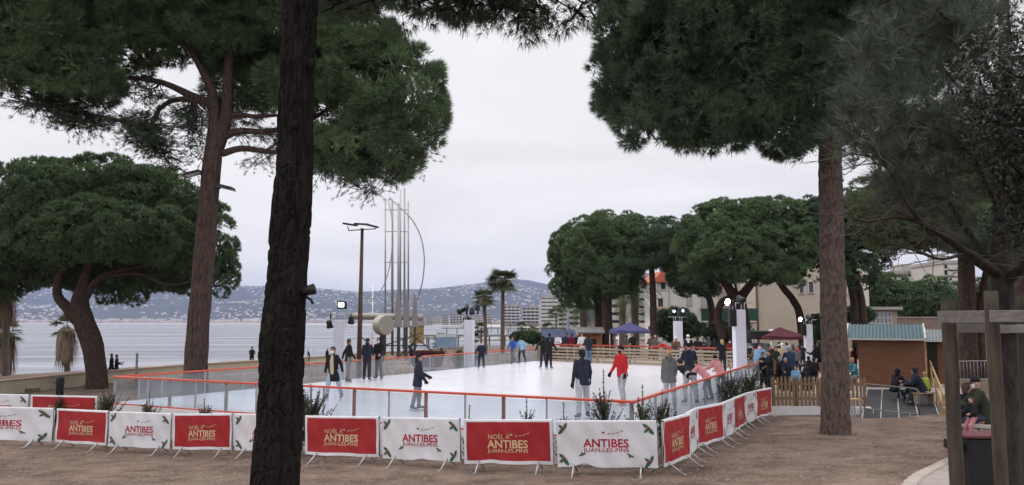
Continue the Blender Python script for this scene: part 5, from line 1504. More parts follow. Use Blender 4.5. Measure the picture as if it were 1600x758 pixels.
# ================================================================== LAMPS AND TOWERS
M_FABRIC = mat('white_column_fabric', (0.66, 0.665, 0.75), rough=0.6, var=0.05, scale=1.5)
M_LIT = mat('lit_lamp', (0.9, 0.9, 0.9), emit=((1.0, 0.96, 0.9), 6.0))
M_LITB = mat('blue_white_lamp', (0.8, 0.85, 0.9), emit=((0.55, 0.68, 1.0), 1.6))
def spot(mb, c, az, el, s=.16, lit=None, n=10):
    M = Matrix.Translation(c) @ Matrix.Rotation(az, 4, 'Z') @ Matrix.Rotation(el, 4, 'X')
    mb.lathe([(s * .55, -s * 1.1), (s * .75, -s), (s * .8, s * .2), (s, s * .9), (s * 1.02, s)], n=n, M=M)
    if lit:
        lit.lathe([(s * .9, s * 1.005), (s * .88, s * 1.02)], n=n, M=M)
def column(label, px, py_top, py_base, Y, w, kind):
    b = at(px, py_base, Y); top = at(px, py_top, Y)
    gz = ground(b.x, Y)
    t = thing('light_column', label, 'light column', (b.x, Y, gz), random.uniform(-.15, .15))
    h = top.z - gz
    mb = MB(); mb.box((0, 0, h / 2), (w, w, h), bev=.02); mb.build('column', M_FABRIC, t)
    mb = MB(); mb.box((0, 0, .03), (w * 1.6, w * 1.6, .06)); mb.build('base_plate', M_BLACK, t)
    mb = MB()
    for a in (-1, 1):
        mb.tube([(a * w * .42, -w * .42, h), (a * w * .42, -w * .42, h + .3)], .025, 6); mb.tube([(a * w * .42, w * .42, h), (a * w * .42, w * .42, h + .3)], .025, 6)
    mb.tube([(-w * 1.3, 0, h + .3), (w * 1.3, 0, h + .3)], .03, 6); mb.build('truss_head', M_GALV, t)
    if kind == 'flood':
        mb, lt = MB(), MB(); mb.box((.05, -.02, h + .72), (.46, .16, .36), .2, rx=.35, bev=.02); f = mb.build('floodlight', M_BLACK, t)
        lt.box((.03, -.125, h + .72), (.26, .03, .20), .2, rx=.35); lt.build('lens', M_LIT, f)
        for a in (-1, 1):
            mb = MB(); spot(mb, (a * w * 1.0, -.08, h - .1 + .1 * a), a * .4, R(200), .17); mb.box((a * w * .95, 0, h + .18), (.05, .05, .3)); mb.build('spotlight', M_BLACK, t)
    elif kind == 'side':
        mb, lt = MB(), MB(); spot(mb, (-.40, -.14, h + .3), R(-62), R(80), .17, lt, 14); f = mb.build('floodlight', M_BLACK, t); lt.build('lens', M_LIT, f)
        mb = MB(); spot(mb, (.1, 0, h + .45), R(30), R(120), .17); mb.build('spotlight', M_BLACK, t)
        mb = MB(); mb.box((-.32, -.1, h - .35), (.3, .35, .75), bev=.04); mb.build('loudspeaker', M_BLACK, t)
    elif kind == 'heads':
        for k in range(5):
            mb, lt = MB(), MB(); spot(mb, ((-2 + k) * w * .55, -.1, h + .55 + .22 * (k % 2)), (-2 + k) * .25, R(100 + 20 * (k % 3)), .13, lt)
            mb.box(((-2 + k) * w * .55, .06, h + .42 + .1 * (k % 2)), (.09, .09, .3)); f = mb.build('spotlight', M_BLACK, t); lt.build('lens', M_LITB if k in (1, 3) else M_DARKWIN, f)
    else:
        for k in range(4):
            mb = MB(); spot(mb, ((-1.5 + k) * w * .62, -.08, h + .55 + .2 * (k % 2)), (-1.5 + k) * .5, R(110 + 25 * k), .18); mb.box(((-1.5 + k) * w * .62, .05, h + .4), (.09, .09, .3)); mb.build('spotlight', M_BLACK, t)
    return t
column('white fabric lighting column with a lit square floodlight, beside the skaters on the left', 531, 500, 566, 38.0, .52, 'flood')
column('white lighting column with dark unlit spotlights, left of the two palms', 733, 500, 556, 48.5, .56, 'dark')
column('white lighting column crowned by small blue-white spotlights in front of the black bush', 1060, 502, 548, 57.0, .54, 'heads')
column('tallest white lighting column, with a lit round lamp on its left shoulder', 1157, 484, 592, 34.5, .47, 'side')
column('thin white lighting column with a lit lamp beside the maroon gazebo', 1264, 507, 560, 52.0, .46, 'side')

def lamp_post():
    Y = 44.0
    b = at(561, 560, Y); top = at(566, 357, Y); gz = ground(b.x, Y)
    t = thing('lamp_post', 'tall rust-brown lamp post with flat floodlights, behind the group of skaters', 'lamp post', (b.x, Y, gz))
    h = top.z - gz; M = mat('rusty_steel', (0.075, 0.045, 0.035), color2=(0.14, 0.09, 0.07), scale=4)
    mb = MB(); mb.tube([(0, 0, -.2), (.02, 0, h * .5), (.04, 0, h)], [.15, .125, .085], 12); mb.build('post', M, t)
    mb = MB(); mb.tube([(-.75, 0, h - .12), (.8, 0, h - .02)], .03, 6); mb.tube([(.04, -.4, h - .05), (.04, .4, h - .05)], .03, 6); mb.tube([(-.7, 0, h - .1), (-.8, 0, h + .14)], .025, 6); mb.tube([(.78, 0, h), (.86, 0, h + .05)], .025, 6); mb.build('crossbar', M, t)
    for x, z, ry in ((-.62, .22, .16), (.55, .17, .24), (.02, .24, .05)):
        mb, lt = MB(), MB(); mb.box((x, -.1 if x < .5 else .05, h + z), (.78, .55, .09), ry=ry, rx=.1, bev=.03); f = mb.build('floodlight', mat('black_metal', (0.02, 0.02, 0.022)), t)
        lt.box((x - .05 * math.sin(ry), -.1 if x < .5 else .05, h + z - .055), (.66, .45, .02), ry=ry, rx=.1); lt.build('lens', mat('lamp_glass', (0.10, .10, .11)), f)
lamp_post()

# ---- the tubular steel sculpture on the quay
def sculpture():
    Y = 56.0
    b = at(610, 560, Y); gz = ground(b.x, Y); O = Vector((b.x, Y, gz))
    t = thing('steel_sculpture', 'abstract steel sculpture of tall tubes, a drum disc and a thin arc', 'sculpture', O)
    M = mat('brushed_steel', (0.34, 0.33, 0.325), rough=0.4, metal=0.55, var=0.12, scale=1, stretch=(2, 2, .3)); MD = mat('dark_steel', (0.06, 0.06, 0.065), rough=0.5)
    MW = mat('warm_grey_steel', (0.36, 0.335, 0.30), rough=0.5, metal=0.2, var=.08)
    P = lambda px, py, dy=0.0: at(px, py, Y + dy) - O
    k = Y / F
    for px, y0, y1, w, dy in ((602, 555, 312, 4, .3), (613, 555, 312, 6, .8), (623, 560, 318, 7, 0), (632, 560, 294, 5, .7), (638, 500, 315, 4, .2), (626, 480, 296, 2.5, 1.0)):
        mb = MB(); mb.tube([P(px, y0, dy), P(px, (y0 + y1) / 2, dy), P(px, y1, dy)], [w * .36 * k, w * .34 * k, w * .28 * k], 10); mb.build('tube', M, t)
    mb = MB()
    for y in (328, 362, 410): mb.tube([P(600, y, .4), P(638, y, .4)], .03, 6)
    mb.build('cross_tie', M, t)
    for px, w in ((622, 13), (635, 12), (648, 11)):
        mb = MB(); a, c = P(px - w / 2, 512, -.5), P(px + w / 2, 512, -.5); d, e = P(px + w * .2, 460, -.5), P(px - w * .2, 460, -.5)
        mb.add([a, c, d, e, a + Vector((0, .12, 0)), c + Vector((0, .12, 0)), d + Vector((0, .12, 0)), e + Vector((0, .12, 0))], [(0, 1, 2, 3), (7, 6, 5, 4), (0, 4, 5, 1), (1, 5, 6, 2), (2, 6, 7, 3), (3, 7, 4, 0)]); mb.build('fin', M, t)
        mb = MB(); mb.box(tuple((P(px, 512, -.45) + P(px, 560, -.45)) / 2), (.16, .16, (P(px, 512).z - P(px, 562).z))); mb.build('leg', MD, t)
    mb = MB(); mb.tube([P(546, 494, -.2), P(660, 496, -.2)], 5.4 * k, 14); mb.build('beam', MW, t)
    mb = MB(); c = P(599, 508, -.9); Mx = Matrix.Translation(c) @ Matrix.Rotation(R(46), 4, 'Z') @ Matrix.Rotation(R(90), 4, 'X')
    mb.lathe([(.02, -.36), (14.6 * k, -.36), (15.2 * k, -.3), (15.2 * k, .3), (14.6 * k, .36), (.02, .36)], n=32, M=Mx, smooth=False); mb.build('drum', MW, t)
    mb = MB(); mb.box(tuple((P(597, 520) + P(597, 562)) / 2), (.3, .3, P(597, 515).z - P(597, 562).z)); mb.build('leg', MD, t)
    mb = MB(); mb.tube(spline([P(612, 312, .5), P(628, 327, .2), P(645, 345, 0), (P(658, 372)), P(663, 405), P(660, 440), P(652, 470, .3), P(645, 495, .5)], 40), .045, 6); mb.build('arc', M, t)
    mb = MB(); mb.tube(spline([P(606, 312, .5), P(613, 345, .2), P(612, 395, 0), P(602, 440), P(585, 465), P(560, 475, -.2)], 40), .035, 6); mb.build('arc', M, t)
    mb = MB(); mb.tube(spline([P(592, 500, .5), P(600, 480, .2), P(612, 474, 0), P(628, 478), P(640, 500)], 24), .03, 6); mb.build('arc', M, t)
    mb = MB()
    for a, c in (((560, 522), (600, 560)), ((640, 520), (680, 552)), ((600, 540), (660, 520)), ((625, 556), (655, 525)), ((582, 556), (602, 530))): mb.tube([P(*a, .6), P(*c, .6)], .045, 6)
    mb.tube([P(588, 540, .6), P(665, 540, .6)], .04, 6); mb.build('bracing', MD, t)
sculpture()
def mast():
    p = at(581, 545, 74); q = at(581, 442, 74); gz = SEA
    t = thing('boat_mast', 'thin white flagpole mast between lamp post and sculpture', 'mast', (p.x, 74, ground(p.x, 74)))
    h = q.z - ground(p.x, 74)
    mb = MB(); mb.tube([(0, 0, -.3), (0, 0, h)], [.07, .04], 8); mb.build('pole', mat('white_paint', (.75, .75, .75)), t)
    mb = MB(); mb.tube([(-.35, 0, h * .62), (.35, 0, h * .62)], .03, 6); mb.build('spreader', mat('white_paint', (.75, .75, .75)), t)
mast()

# ================================================================== STALLS AND GAZEBOS
def gazebo(label, px0, px1, y_peak, y_eave, y_val, Y, m, base_z=None):
    a, b = at(px0, y_eave, Y), at(px1, y_eave, Y); w = (b.x - a.x) / 2; cx = (a.x + b.x) / 2
    gz = ground(cx, Y) if base_z is None else base_z
    t = thing('gazebo', label, 'gazebo', (cx, Y + w, gz), R(8))
    ze, zv, zpk = a.z - gz, at(px0, y_val, Y).z - gz, at(px0, y_peak, Y + w * .9).z - gz
    mb = MB(); n = 8; V = []; Fq = []
    # roof cloth sagging between its peak and the four eaves
    C = [(-w, -w), (w, -w), (w, w), (-w, w)]
    for i in range(n + 1):
        s = i / n; z = zpk + (ze - zpk) * (s ** .82)
        for c in range(4):
            for j in range(6):
                f = j / 6; x = (C[c][0] * (1 - f) + C[(c + 1) % 4][0] * f) * s; y = (C[c][1] * (1 - f) + C[(c + 1) % 4][1] * f) * s
                V.append((x, y, z - .06 * math.sin(f * math.pi) * s))
    for i in range(n):
        for k in range(24): Fq.append((i * 24 + k, (i + 1) * 24 + k, (i + 1) * 24 + (k + 1) % 24, i * 24 + (k + 1) % 24))
    mb.add(V, Fq, 0, False); mb.build('canopy', m, t)
    mb = MB()
    for c in range(4):
        (x0, y0), (x1, y1) = C[c], C[(c + 1) % 4]
        for j in range(8):
            f0, f1 = j / 8, (j + 1) / 8; X0, Y0, X1, Y1 = [q0 + (q1 - q0) * f for q0, q1, f in ((x0, x1, f0), (y0, y1, f0), (x0, x1, f1), (y0, y1, f1))]
            mb.add([(X0 * 1.004, Y0 * 1.004, ze - .06), (X1 * 1.004, Y1 * 1.004, ze - .06), (X1 * 1.012, Y1 * 1.012, zv - .03 * (j % 2)), (X0 * 1.012, Y0 * 1.012, zv - .03 * ((j + 1) % 2))], [(0, 1, 2, 3)])
    mb.build('valance', m, t)
    for x, y in C:
        mb = MB(); mb.tube([(x * .96, y * .96, 0), (x * .96, y * .96, ze - .05)], .035, 6); mb.build('pole', mat('pale_aluminium', (.6, .6, .6), rough=.4, metal=.4), t)
gazebo('blue-violet pop-up gazebo behind the far end of the rink', 961, 1014, 503, 516, 521, 62, mat('blue_violet_canvas', (0.10, 0.10, 0.24), var=.1, trans=.2))
gazebo('maroon pop-up gazebo below the cream gable', 1198, 1262, 511, 525, 531, 54, mat('maroon_canvas', (0.085, 0.018, 0.030), var=.1, trans=.1), .1)
def stall(label, px0, px1, y_roof, y_eave, Y, wall_m, roof_m, depth=2.6):
    a, b = at(px0, y_eave, Y), at(px1, y_eave, Y); w = b.x - a.x; gz = ground(a.x, Y)
    t = thing('wooden_stall', label, 'stall', (a.x, Y, gz))
    h = a.z - gz; hr = at(px0, y_roof, Y + depth * .5).z - gz
    mb = MB(); mb.box((w / 2, depth / 2, h / 2), (w, depth, h)); mb.build('wall', wall_m, t)
    mb = MB(); Mx = Matrix.Rotation(R(90), 4, 'Z')
    mb.add([(-.25, -.3, h), (w + .25, -.3, h), (w + .25, depth / 2, hr), (-.25, depth / 2, hr), (-.25, depth + .3, h), (w + .25, depth + .3, h), (-.25, -.3, h - .1), (w + .25, -.3, h - .1), (-.25, depth / 2, hr - .12), (w + .25, depth / 2, hr - .12)],
           [(0, 1, 2, 3), (3, 2, 5, 4), (6, 7, 1, 0), (7, 9, 2, 1), (8, 6, 0, 3), (9, 5, 2), (4, 8, 3)]); mb.build('roof', roof_m, t)
    mb = MB(); mb.box((w * .5, -.02, h * .62), (w * .62, .06, h * .36)); mb.build('hatch', mat('dark_opening', (0.02, .018, .016)), t)
    mb = MB(); mb.box((w * .5, -.18, h * .43), (w * .7, .4, .05)); mb.build('counter', M_WOOD, t)
    return t
M_ORWOOD = mat('orange_timber', (0.22, 0.085, 0.035), color2=(0.33, 0.14, 0.065), scale=2, stretch=(.5, 3, 7))
stall('orange timber stall with a grey roof left of the blue gazebo', 897, 940, 511, 519, 66, M_ORWOOD, mat('grey_felt', (.22, .22, .22), var=.2))
stall('small beige stall tucked between the orange stall and the blue gazebo', 944, 962, 513, 520, 68, mat('beige_board', (.42, .38, .33)), mat('grey_felt', (.22, .22, .22)))
def blue_awning():
    Y = 60; a, b = at(848, 527, Y), at(900, 527, Y); w = b.x - a.x; gz = ground(a.x, Y)
    t = thing('market_stand', 'stand with a flat dark blue awning at the left end of the stalls', 'stand', (a.x, Y, gz)); h = a.z - gz
    m = mat('navy_canvas', (.03, .045, .10))
    mb = MB(); mb.add([(-.1, -.8, h), (w + .1, -.8, h), (w, 1.6, h + .55), (0, 1.6, h + .55), (-.1, -.8, h - .3), (w + .1, -.8, h - .3)], [(0, 1, 2, 3), (4, 5, 1, 0)]); mb.build('awning', m, t)
    for x in (.05, w - .05):
        mb = MB(); mb.tube([(x, -.7, 0), (x, -.7, h)], .035, 6); mb.build('pole', M_GREYPOST, t)
    mb = MB(); mb.box((w / 2, .6, .45), (w * .9, .7, .9)); mb.build('counter', M_BLACK, t)
    mb = MB(); mb.box((w / 2, 1.55, h / 2 + .2), (w, .08, h + .4)); mb.build('back_panel', mat('dark_board', (.05, .045, .05)), t)
blue_awning()
def stage_box():
    Y = 56; a, b = at(1171, 519, Y), at(1203, 519, Y); w = b.x - a.x; gz = ground(a.x, Y)
    t = thing('snack_trailer', 'black-roofed snack trailer left of the maroon gazebo', 'trailer', (a.x, Y, gz)); h = a.z - gz
    mb = MB(); mb.box((w / 2, 1, h * .38), (w, 2, h * .62), bev=.05); mb.build('body', mat('grey_panel', (.2, .2, .21)), t)
    mb = MB(); mb.box((w / 2, .7, h - .18), (w + .3, 2.8, .55), bev=.05); mb.build('roof', M_BLACK, t)
    mb = MB(); mb.box((w + .05, -.3, h - .05), (.5, .3, .5), bev=.1); mb.build('lamp', mat('pale_plastic', (.6, .6, .6)), t)
    for x in (.4, w - .4):
        mb = MB(); mb.lathe([(.25, -.1), (.28, 0), (.25, .1)], n=12, M=Matrix.Translation((x, -.02, .28)) @ Matrix.Rotation(R(90), 4, 'X')); mb.build('wheel', M_BLACK, t)
stage_box()

# ---- timber kiosk with corrugated roof, right
def corrugated(mb, x0, x1, y0, z0, y1, z1, pitch=.14, amp=.022):
    n = int((x1 - x0) / pitch * 6)
    V = []
    for i in range(n + 1):
        x = x0 + (x1 - x0) * i / n; d = amp * math.cos(2 * math.pi * (x - x0) / pitch)
        V += [(x, y0, z0 + d), (x, y1, z1 + d)]
    mb.add(V, [(2 * i, 2 * i + 2, 2 * i + 3, 2 * i + 1) for i in range(n)], 0, False)
def kiosk(label, px0, px1, y_ridge, y_eave, y_base, Y, over, roof_m, depth, trimw=.06, door=None):
    a, b = at(px0, y_eave, Y), at(px1, y_eave, Y); w = b.x - a.x; gz = .36
    rz = -math.atan2(a.x + w / 2, Y)
    kk = (b.x / Y); w = (kk * Y - a.x) / (math.cos(rz) - kk * math.sin(rz))
    t = thing('timber_kiosk', label, 'kiosk', (a.x, Y, gz), rz); h = a.z - gz
    mb = MB(); n = int((h + .1) / .135)
    for k in range(n):
        mb.box((w / 2, .02, (k + .5) * (h + .05) / n), (w, .04, (h + .05) / n * .97)); 
    mb.box((w / 2, depth / 2 + .05, h / 2), (w - .02, depth, h - .02)); mb.build('wall', mat('kiosk_timber', (0.14, 0.062, 0.031), color2=(0.225, 0.108, 0.058), scale=2.2, stretch=(.5, 2, 7)), t)
    zr = at(px0, y_ridge, Y + depth * .35).z - gz
    mb = MB(); corrugated(mb, -over, w + .04, -.32, h - .05, depth * .5, zr); corrugated(mb, -over, w + .04, depth + .3, h - .05, depth * .5, zr); mb.build('roof', roof_m, t)
    mb = MB(); mb.box(((w - over) / 2, -.33, h - .075), (w + over + .08, .03, .07)); mb.box((-over, depth * .1, (h + zr) / 2), (.05, .04, .06))
    L = math.hypot(depth * .55 + .32, zr - h + .05)
    for x in (-over, w + .03): mb.box((x, (depth * .55 - .32) / 2, (h - .05 + zr) / 2 + .02), (.06, L, .07), rx=math.atan2(zr - h + .05, depth * .55 + .32))
    mb.build('roof_trim', mat('pale_trim', (.5, .5, .48)), t)
    if door:
        mb = MB(); mb.box((door[0], .0, door[2] / 2), (door[1], .06, door[2])); mb.build('doorway', mat('dark_opening', (0.02, .018, .016)), t)
    return t
kiosk('reddish timber kiosk with teal corrugated roof beside the rubber ramp', 1340, 1444, 507, 527, 603, 34.2, .42, mat('teal_corrugated', (0.065, 0.112, 0.125), rough=.5, var=.12, scale=1.5), 2.4)
kiosk('smaller timber kiosk with grey corrugated roof right of the teal-roofed one', 1446, 1479, 515, 530, 603, 36.5, .02, mat('grey_corrugated', (0.20, 0.215, 0.23), rough=.5, var=.12, scale=1.5), 2.4, door=(.25, .4, 2.0))

# ---- picket fence and white skirting under it
def picket_fence():
    Y = 30.3; A, B = pY(1206, 30.4, 600), pY(1354, 30.2, 600)
    L = math.hypot(B[0] - A[0], B[1] - A[1]); gz = -.02
    t = thing('picket_fence', 'brown pointed picket fence on a white plinth right of the rink', 'fence', (A[0], A[1], gz), math.atan2(B[1] - A[1], B[0] - A[0]))
    mb = MB(); n = int(L / .145)
    for k in range(n):
        x = (k + .5) * L / n; h = 1.10 + random.uniform(-.025, .025); w = .043
        mb.prism([(x - w, .0), (x + w, .0), (x + w, h - .07), (x + w * .5, h - .015), (x, h), (x - w * .5, h - .015), (x - w, h - .07)], -.012 + random.uniform(-.004, .004), .010)
    mb.build('pickets', mat('brown_picket', (0.17, 0.098, 0.052), color2=(0.30, 0.19, 0.11), scale=6, stretch=(3, 3, .6)), t)
    for z in (.28, .82):
        mb = MB(); mb.box((L / 2, .035, z), (L, .04, .085)); mb.build('rail', mat('brown_picket', (.13, .07, .035)), t)
    for k in range(5):
        mb = MB(); mb.box((L * (k + .04) / 4.1, .085, .5), (.08, .08, 1.1)); mb.build('post', mat('brown_picket', (.13, .07, .035)), t)
    mb = MB(); mb.box((L / 2, .06, -.24), (L + .2, .12, .46)); mb.build('plinth', mat('skirting_white', (.66, .65, .66)), t)
    mb = MB(); mb.prism([(L * .78, -.45), (L + .1, -.45), (L + .1, -.03), (L * .78, -.03)], -.16, -.03); mb.build('side_board', mat('skirting_white', (.66, .65, .66)), t)
picket_fence()
# ---- small stool in front of it
def stool():
    p = gp(1334, 661); t = thing('wooden_stool', 'small wooden stool against the picket fence beside the thick pine trunk', 'stool', p, .2)
    mb = MB(); mb.box((0, 0, .78), (.42, .42, .05)); mb.build('seat', mat('stool_wood', (.36, .25, .15), var=.2), t)
    for x in (-.17, .17):
        for y in (-.17, .17):
            mb = MB(); mb.box((x, y, .38), (.04, .04, .76)); mb.build('leg', M_GREYPOST, t)
stool()
# ---- ribbed rubber ramp
def ramp():
    Z1 = .42
    p = [zp(1343, 665, -.42), zp(1474, 666, -.42), zp(1452, 603, Z1), zp(1354, 606, Z1 - .05)]
    A, B, C, D = p
    t = thing('access_ramp', 'sloping access ramp covered in dark ribbed rubber matting', 'ramp', (A.x, A.y, 0))
    O = Vector((A.x, A.y, 0)); n = 56; V, Fq = [], []
    for i in range(n + 1):
        f = i / n; d = .012 * (i % 2)
        for j in (0, 1):
            q = (A.lerp(B, f)).lerp(D.lerp(C, f), j) - O; V.append((q.x, q.y, q.z + .03 + d))
    for i in range(n): Fq.append((2 * i, 2 * i + 2, 2 * i + 3, 2 * i + 1))
    np_mesh('mat', V, Fq, mat('ribbed_rubber', (.034, .034, .038), var=.25, scale=3, rough=.6), t)
    mb = MB()
    for f in (.02, .25, .48, .72, .985):
        a, c = A.lerp(B, f) - O, D.lerp(C, f) - O; mid = (a + c) / 2; L = (c - a).length
        mb.box((mid.x, mid.y, mid.z + .048), (.035, L, .012), math.atan2(c.y - a.y, c.x - a.x) - math.pi / 2, rx=math.atan2(c.z - a.z, math.hypot(c.x - a.x, c.y - a.y)))
    mb.build('joint_strip', mat('pale_strip', (.36, .36, .36)), t)
    mb = MB(); V = [q - O for q in p]; V2 = [Vector((v.x, v.y, -.9)) for v in V]
    mb.add(V + V2, [(0, 1, 2, 3), (0, 4, 5, 1), (1, 5, 6, 2), (2, 6, 7, 3), (3, 7, 4, 0)]); mb.build('frame', mat('ramp_timber', (.32, .26, .2)), t)
    # timber handrail on its right side
    hr = thing('ramp_handrail', 'yellowish timber handrail on the right edge of the rubber ramp', 'handrail', tuple(B))
    E = C - B
    for f in (.04, .5, .97):
        mb = MB(); q = E * f; mb.box((q.x + .08, q.y, q.z + .48), (.09, .09, 1.1)); mb.build('post', mat('yellow_timber', (.36, .25, .12), var=.2), hr)
    for dz in (1.02, .55):
        mb = MB(); mb.box((E.x / 2 + .08, E.y / 2, E.z / 2 + dz), (.05, E.length, .11), math.atan2(E.y, E.x) - math.pi / 2, rx=math.atan2(E.z, math.hypot(E.x, E.y))); mb.build('rail', mat('yellow_timber', (.36, .25, .12)), hr)
    # bent steel barrier standing across the ramp
    a, b = at(1351, 650, 29.0), at(1437, 650, 28.2)
    st = steel_barrier('bare steel barrier slanting across the rubber ramp', (a.x, a.y), (b.x, b.y), -.18, lean=-.12, bars=3, m=mat('dull_steel', (.20, .20, .205), rough=.5, metal=.4))
ramp()

# ================================================================== SMALL THINGS ALONG THE RINK AND BEACH
def simple(name, label, cat, p, build, rz=0, group=None):
    t = thing(name, label, cat, p, rz, group); build(t); return t
def gpt(px, py): return gp(px, py)
# steel barriers and rails on the promenade behind the left rail
bl = [(605, 640, 56), (642, 676, 57), (678, 712, 58), (742, 772, 62), (774, 800, 64), (484, 520, 50), (800, 828, 66)]
bn = ['below the steel sculpture', 'below the dark red skip', 'below the blue notice board', 'between the bush and the palms', 'right of the fan palm trunks', 'left of the lit white column', 'near the far left corner of the rink']
for (x0, x1, Y), s in zip(bl, bn):
    steel_barrier('bare steel barrier on the promenade ' + s, pY(x0, Y, 560), pY(x1, Y + .4, 560), group='bare steel barriers')
def skip_b(t):
    mb = MB(); m = mat('dark_red_skip', (.085, .022, .028), var=.25, scale=2)
    mb.add([(-1.0, -.7, .25), (1.0, -.7, .25), (1.0, .7, .25), (-1.0, .7, .25), (-1.3, -.8, 1.35), (1.3, -.8, 1.35), (1.3, .8, 1.35), (-1.3, .8, 1.35)], [(3, 2, 1, 0), (0, 1, 5, 4), (1, 2, 6, 5), (2, 3, 7, 6), (3, 0, 4, 7)]); mb.build('body', m, t)
    mb = MB(); mb.box((0, -.8, 1.36), (2.7, .1, .1)); mb.box((0, .8, 1.36), (2.7, .1, .1)); mb.box((-1.3, 0, 1.362), (.1, 1.5, .1)); mb.box((1.3, 0, 1.362), (.1, 1.5, .1)); mb.build('rim', m, t)
    mb = MB(); mb.tube(spline([(-1.2, 0, 1.35), (-1.3, 0, 1.7), (-1.1, .1, 1.95), (-.8, .1, 1.8)], 10), [.2, .2, .15, .12, .12, .1, .1, .1, .08, .05], 8); mb.build('cover', M_BLACK, t)
p = at(668, 552, 60); simple('skip', 'dark red waste skip with a black cover beyond the left rink rail', 'skip', (p.x, 60, ground(p.x, 60)), skip_b)
def board_b(t):
    mb = MB(); mb.box((0, 0, 2.05), (1.75, .06, 1.15)); f = mb.build('panel', mat('notice_blue', (.12, .22, .36), color2=(.30, .38, .46), scale=1.4), t)
    mb = MB(); mb.box((0, -.035, 2.48), (1.7, .02, .26)); mb.build('header', mat('notice_pale', (.55, .58, .6)), f)
    for x in (-.7, .7):
        mb = MB(); mb.box((x, .03, .75), (.08, .05, 1.6)); mb.build('leg', M_GREYPOST, t)
p = at(697, 548, 66); simple('notice_board', 'blue and white notice board on two legs beside the dark red skip', 'notice board', (p.x, 66, ground(p.x, 66)), board_b)
def ybox(t):
    mb = MB(); mb.box((0, 0, .9), (1.4, 1.1, 1.8), bev=.06); mb.build('body', mat('ochre_paint', (.30, .21, .08), var=.2), t)
    mb = MB(); mb.box((0, 0, 1.84), (1.6, 1.3, .1)); mb.build('lid', M_GREYPOST, t)
    mb = MB(); mb.box((0, -.57, 1.0), (.9, .04, 1.2)); mb.build('door', mat('ochre_paint', (.30, .21, .08)), t)
p = at(651, 530, 82); simple('beach_cabinet', 'ochre cabinet behind the sculpture legs', 'cabinet', (p.x, 82, at(651, 532, 82).z - .3), ybox)
def sack(t):
    mb = MB(); mb.lathe([(.30, 0), (.42, .1), (.46, .4), (.42, .75), (.30, 1.0), (.12, 1.1)], n=14); mb.build('cover', mat('sand_canvas', (.36, .26, .18), var=.15, bump=.4), t)
    mb = MB(); mb.lathe([(.12, 1.09), (.15, 1.16), (.1, 1.24), (.03, 1.26)], n=10); mb.build('knot', mat('sand_canvas', (.36, .26, .18)), t)
for px, lb in ((628, 'sand-coloured covered bollard, left of the pair by the left rail'), (637, 'sand-coloured covered bollard, right of the pair by the left rail')):
    p = at(px, 575, 47.5); simple('covered_bollard', lb, 'bollard', (p.x, 47.5, ground(p.x, 47.5)), sack, 0, 'covered bollards')
def bollard(t):
    mb = MB(); mb.lathe([(.16, -.1), (.16, 1.0), (.17, 1.02), (.17, 1.12), (.02, 1.16)], n=12); mb.build('post', mat('dark_green_wood', (.022, .03, .026)), t)
    mb = MB(); mb.box((0, -.01, .9), (.345, .345, .04)); mb.build('band', M_BLACK, t)
p = at(93, 617, 36); simple('wooden_bollard', 'dark bollard between the sea wall and the red banners', 'bollard', (p.x, 36, ground(p.x, 36)), bollard)
def pole(t):
    mb = MB(); mb.tube([(0, 0, -.1), (0, 0, 1.75)], .07, 8); mb.build('post', M_GREYPOST, t)
    mb = MB(); mb.tube([(0, 0, 1.75), (0, 0, 1.82)], [.085, .06], 8); mb.build('cap', M_GALV, t)
p = at(213, 585, 46); simple('steel_post', 'thin grey post standing by the sea wall near the rink corner', 'post', (p.x, 46, ground(p.x, 46)), pole)
def cam_b(t):
    m = M_BLACK
    mb = MB(); mb.tube([(-.12, 0, 0), (0, 0, .02), (.05, 0, .05)], .02, 8); mb.build('bracket', m, t)
    mb = MB(); M = Matrix.Translation((.055, 0, .015)) @ Matrix.Rotation(R(75), 4, 'Y'); mb.lathe([(.012, -.07), (.045, -.065), (.05, .01), (.056, .06), (.04, .065)], n=14, M=M); mb.build('housing', m, t)
    mb = MB(); mb.tube([(.03, 0, -.05), (.08, 0, -.08), (.1, 0, -.12)], .015, 6); mb.build('cable', m, t)
p = at(474, 456, 7.9); simple('spotlight', 'black spotlight strapped to the right of the big dark trunk', 'spotlight', tuple(p), cam_b)
# litter bin by the stakes
def bin_b(t):
    mb = MB(); mb.box((0, 0, .5), (.46, .42, 1.0), bev=.02); mb.build('body', mat('bin_black', (.012, .012, .014), rough=.6), t)
    mb = MB(); mb.box((0, 0, 1.015), (.49, .45, .03), bev=.01); mb.build('lid', mat('bin_maroon', (.10, .03, .035)), t)
    mb = MB(); mb.box((-.30, -.05, .90), (.16, .18, .10), rx=.2); mb.build('handle', M_BLACK, t)
p = at(1527, 674, 9.4); simple('litter_bin', 'black litter bin with maroon lid standing between the stakes', 'litter bin', (p.x, 9.4, p.z - 1.05), bin_b)
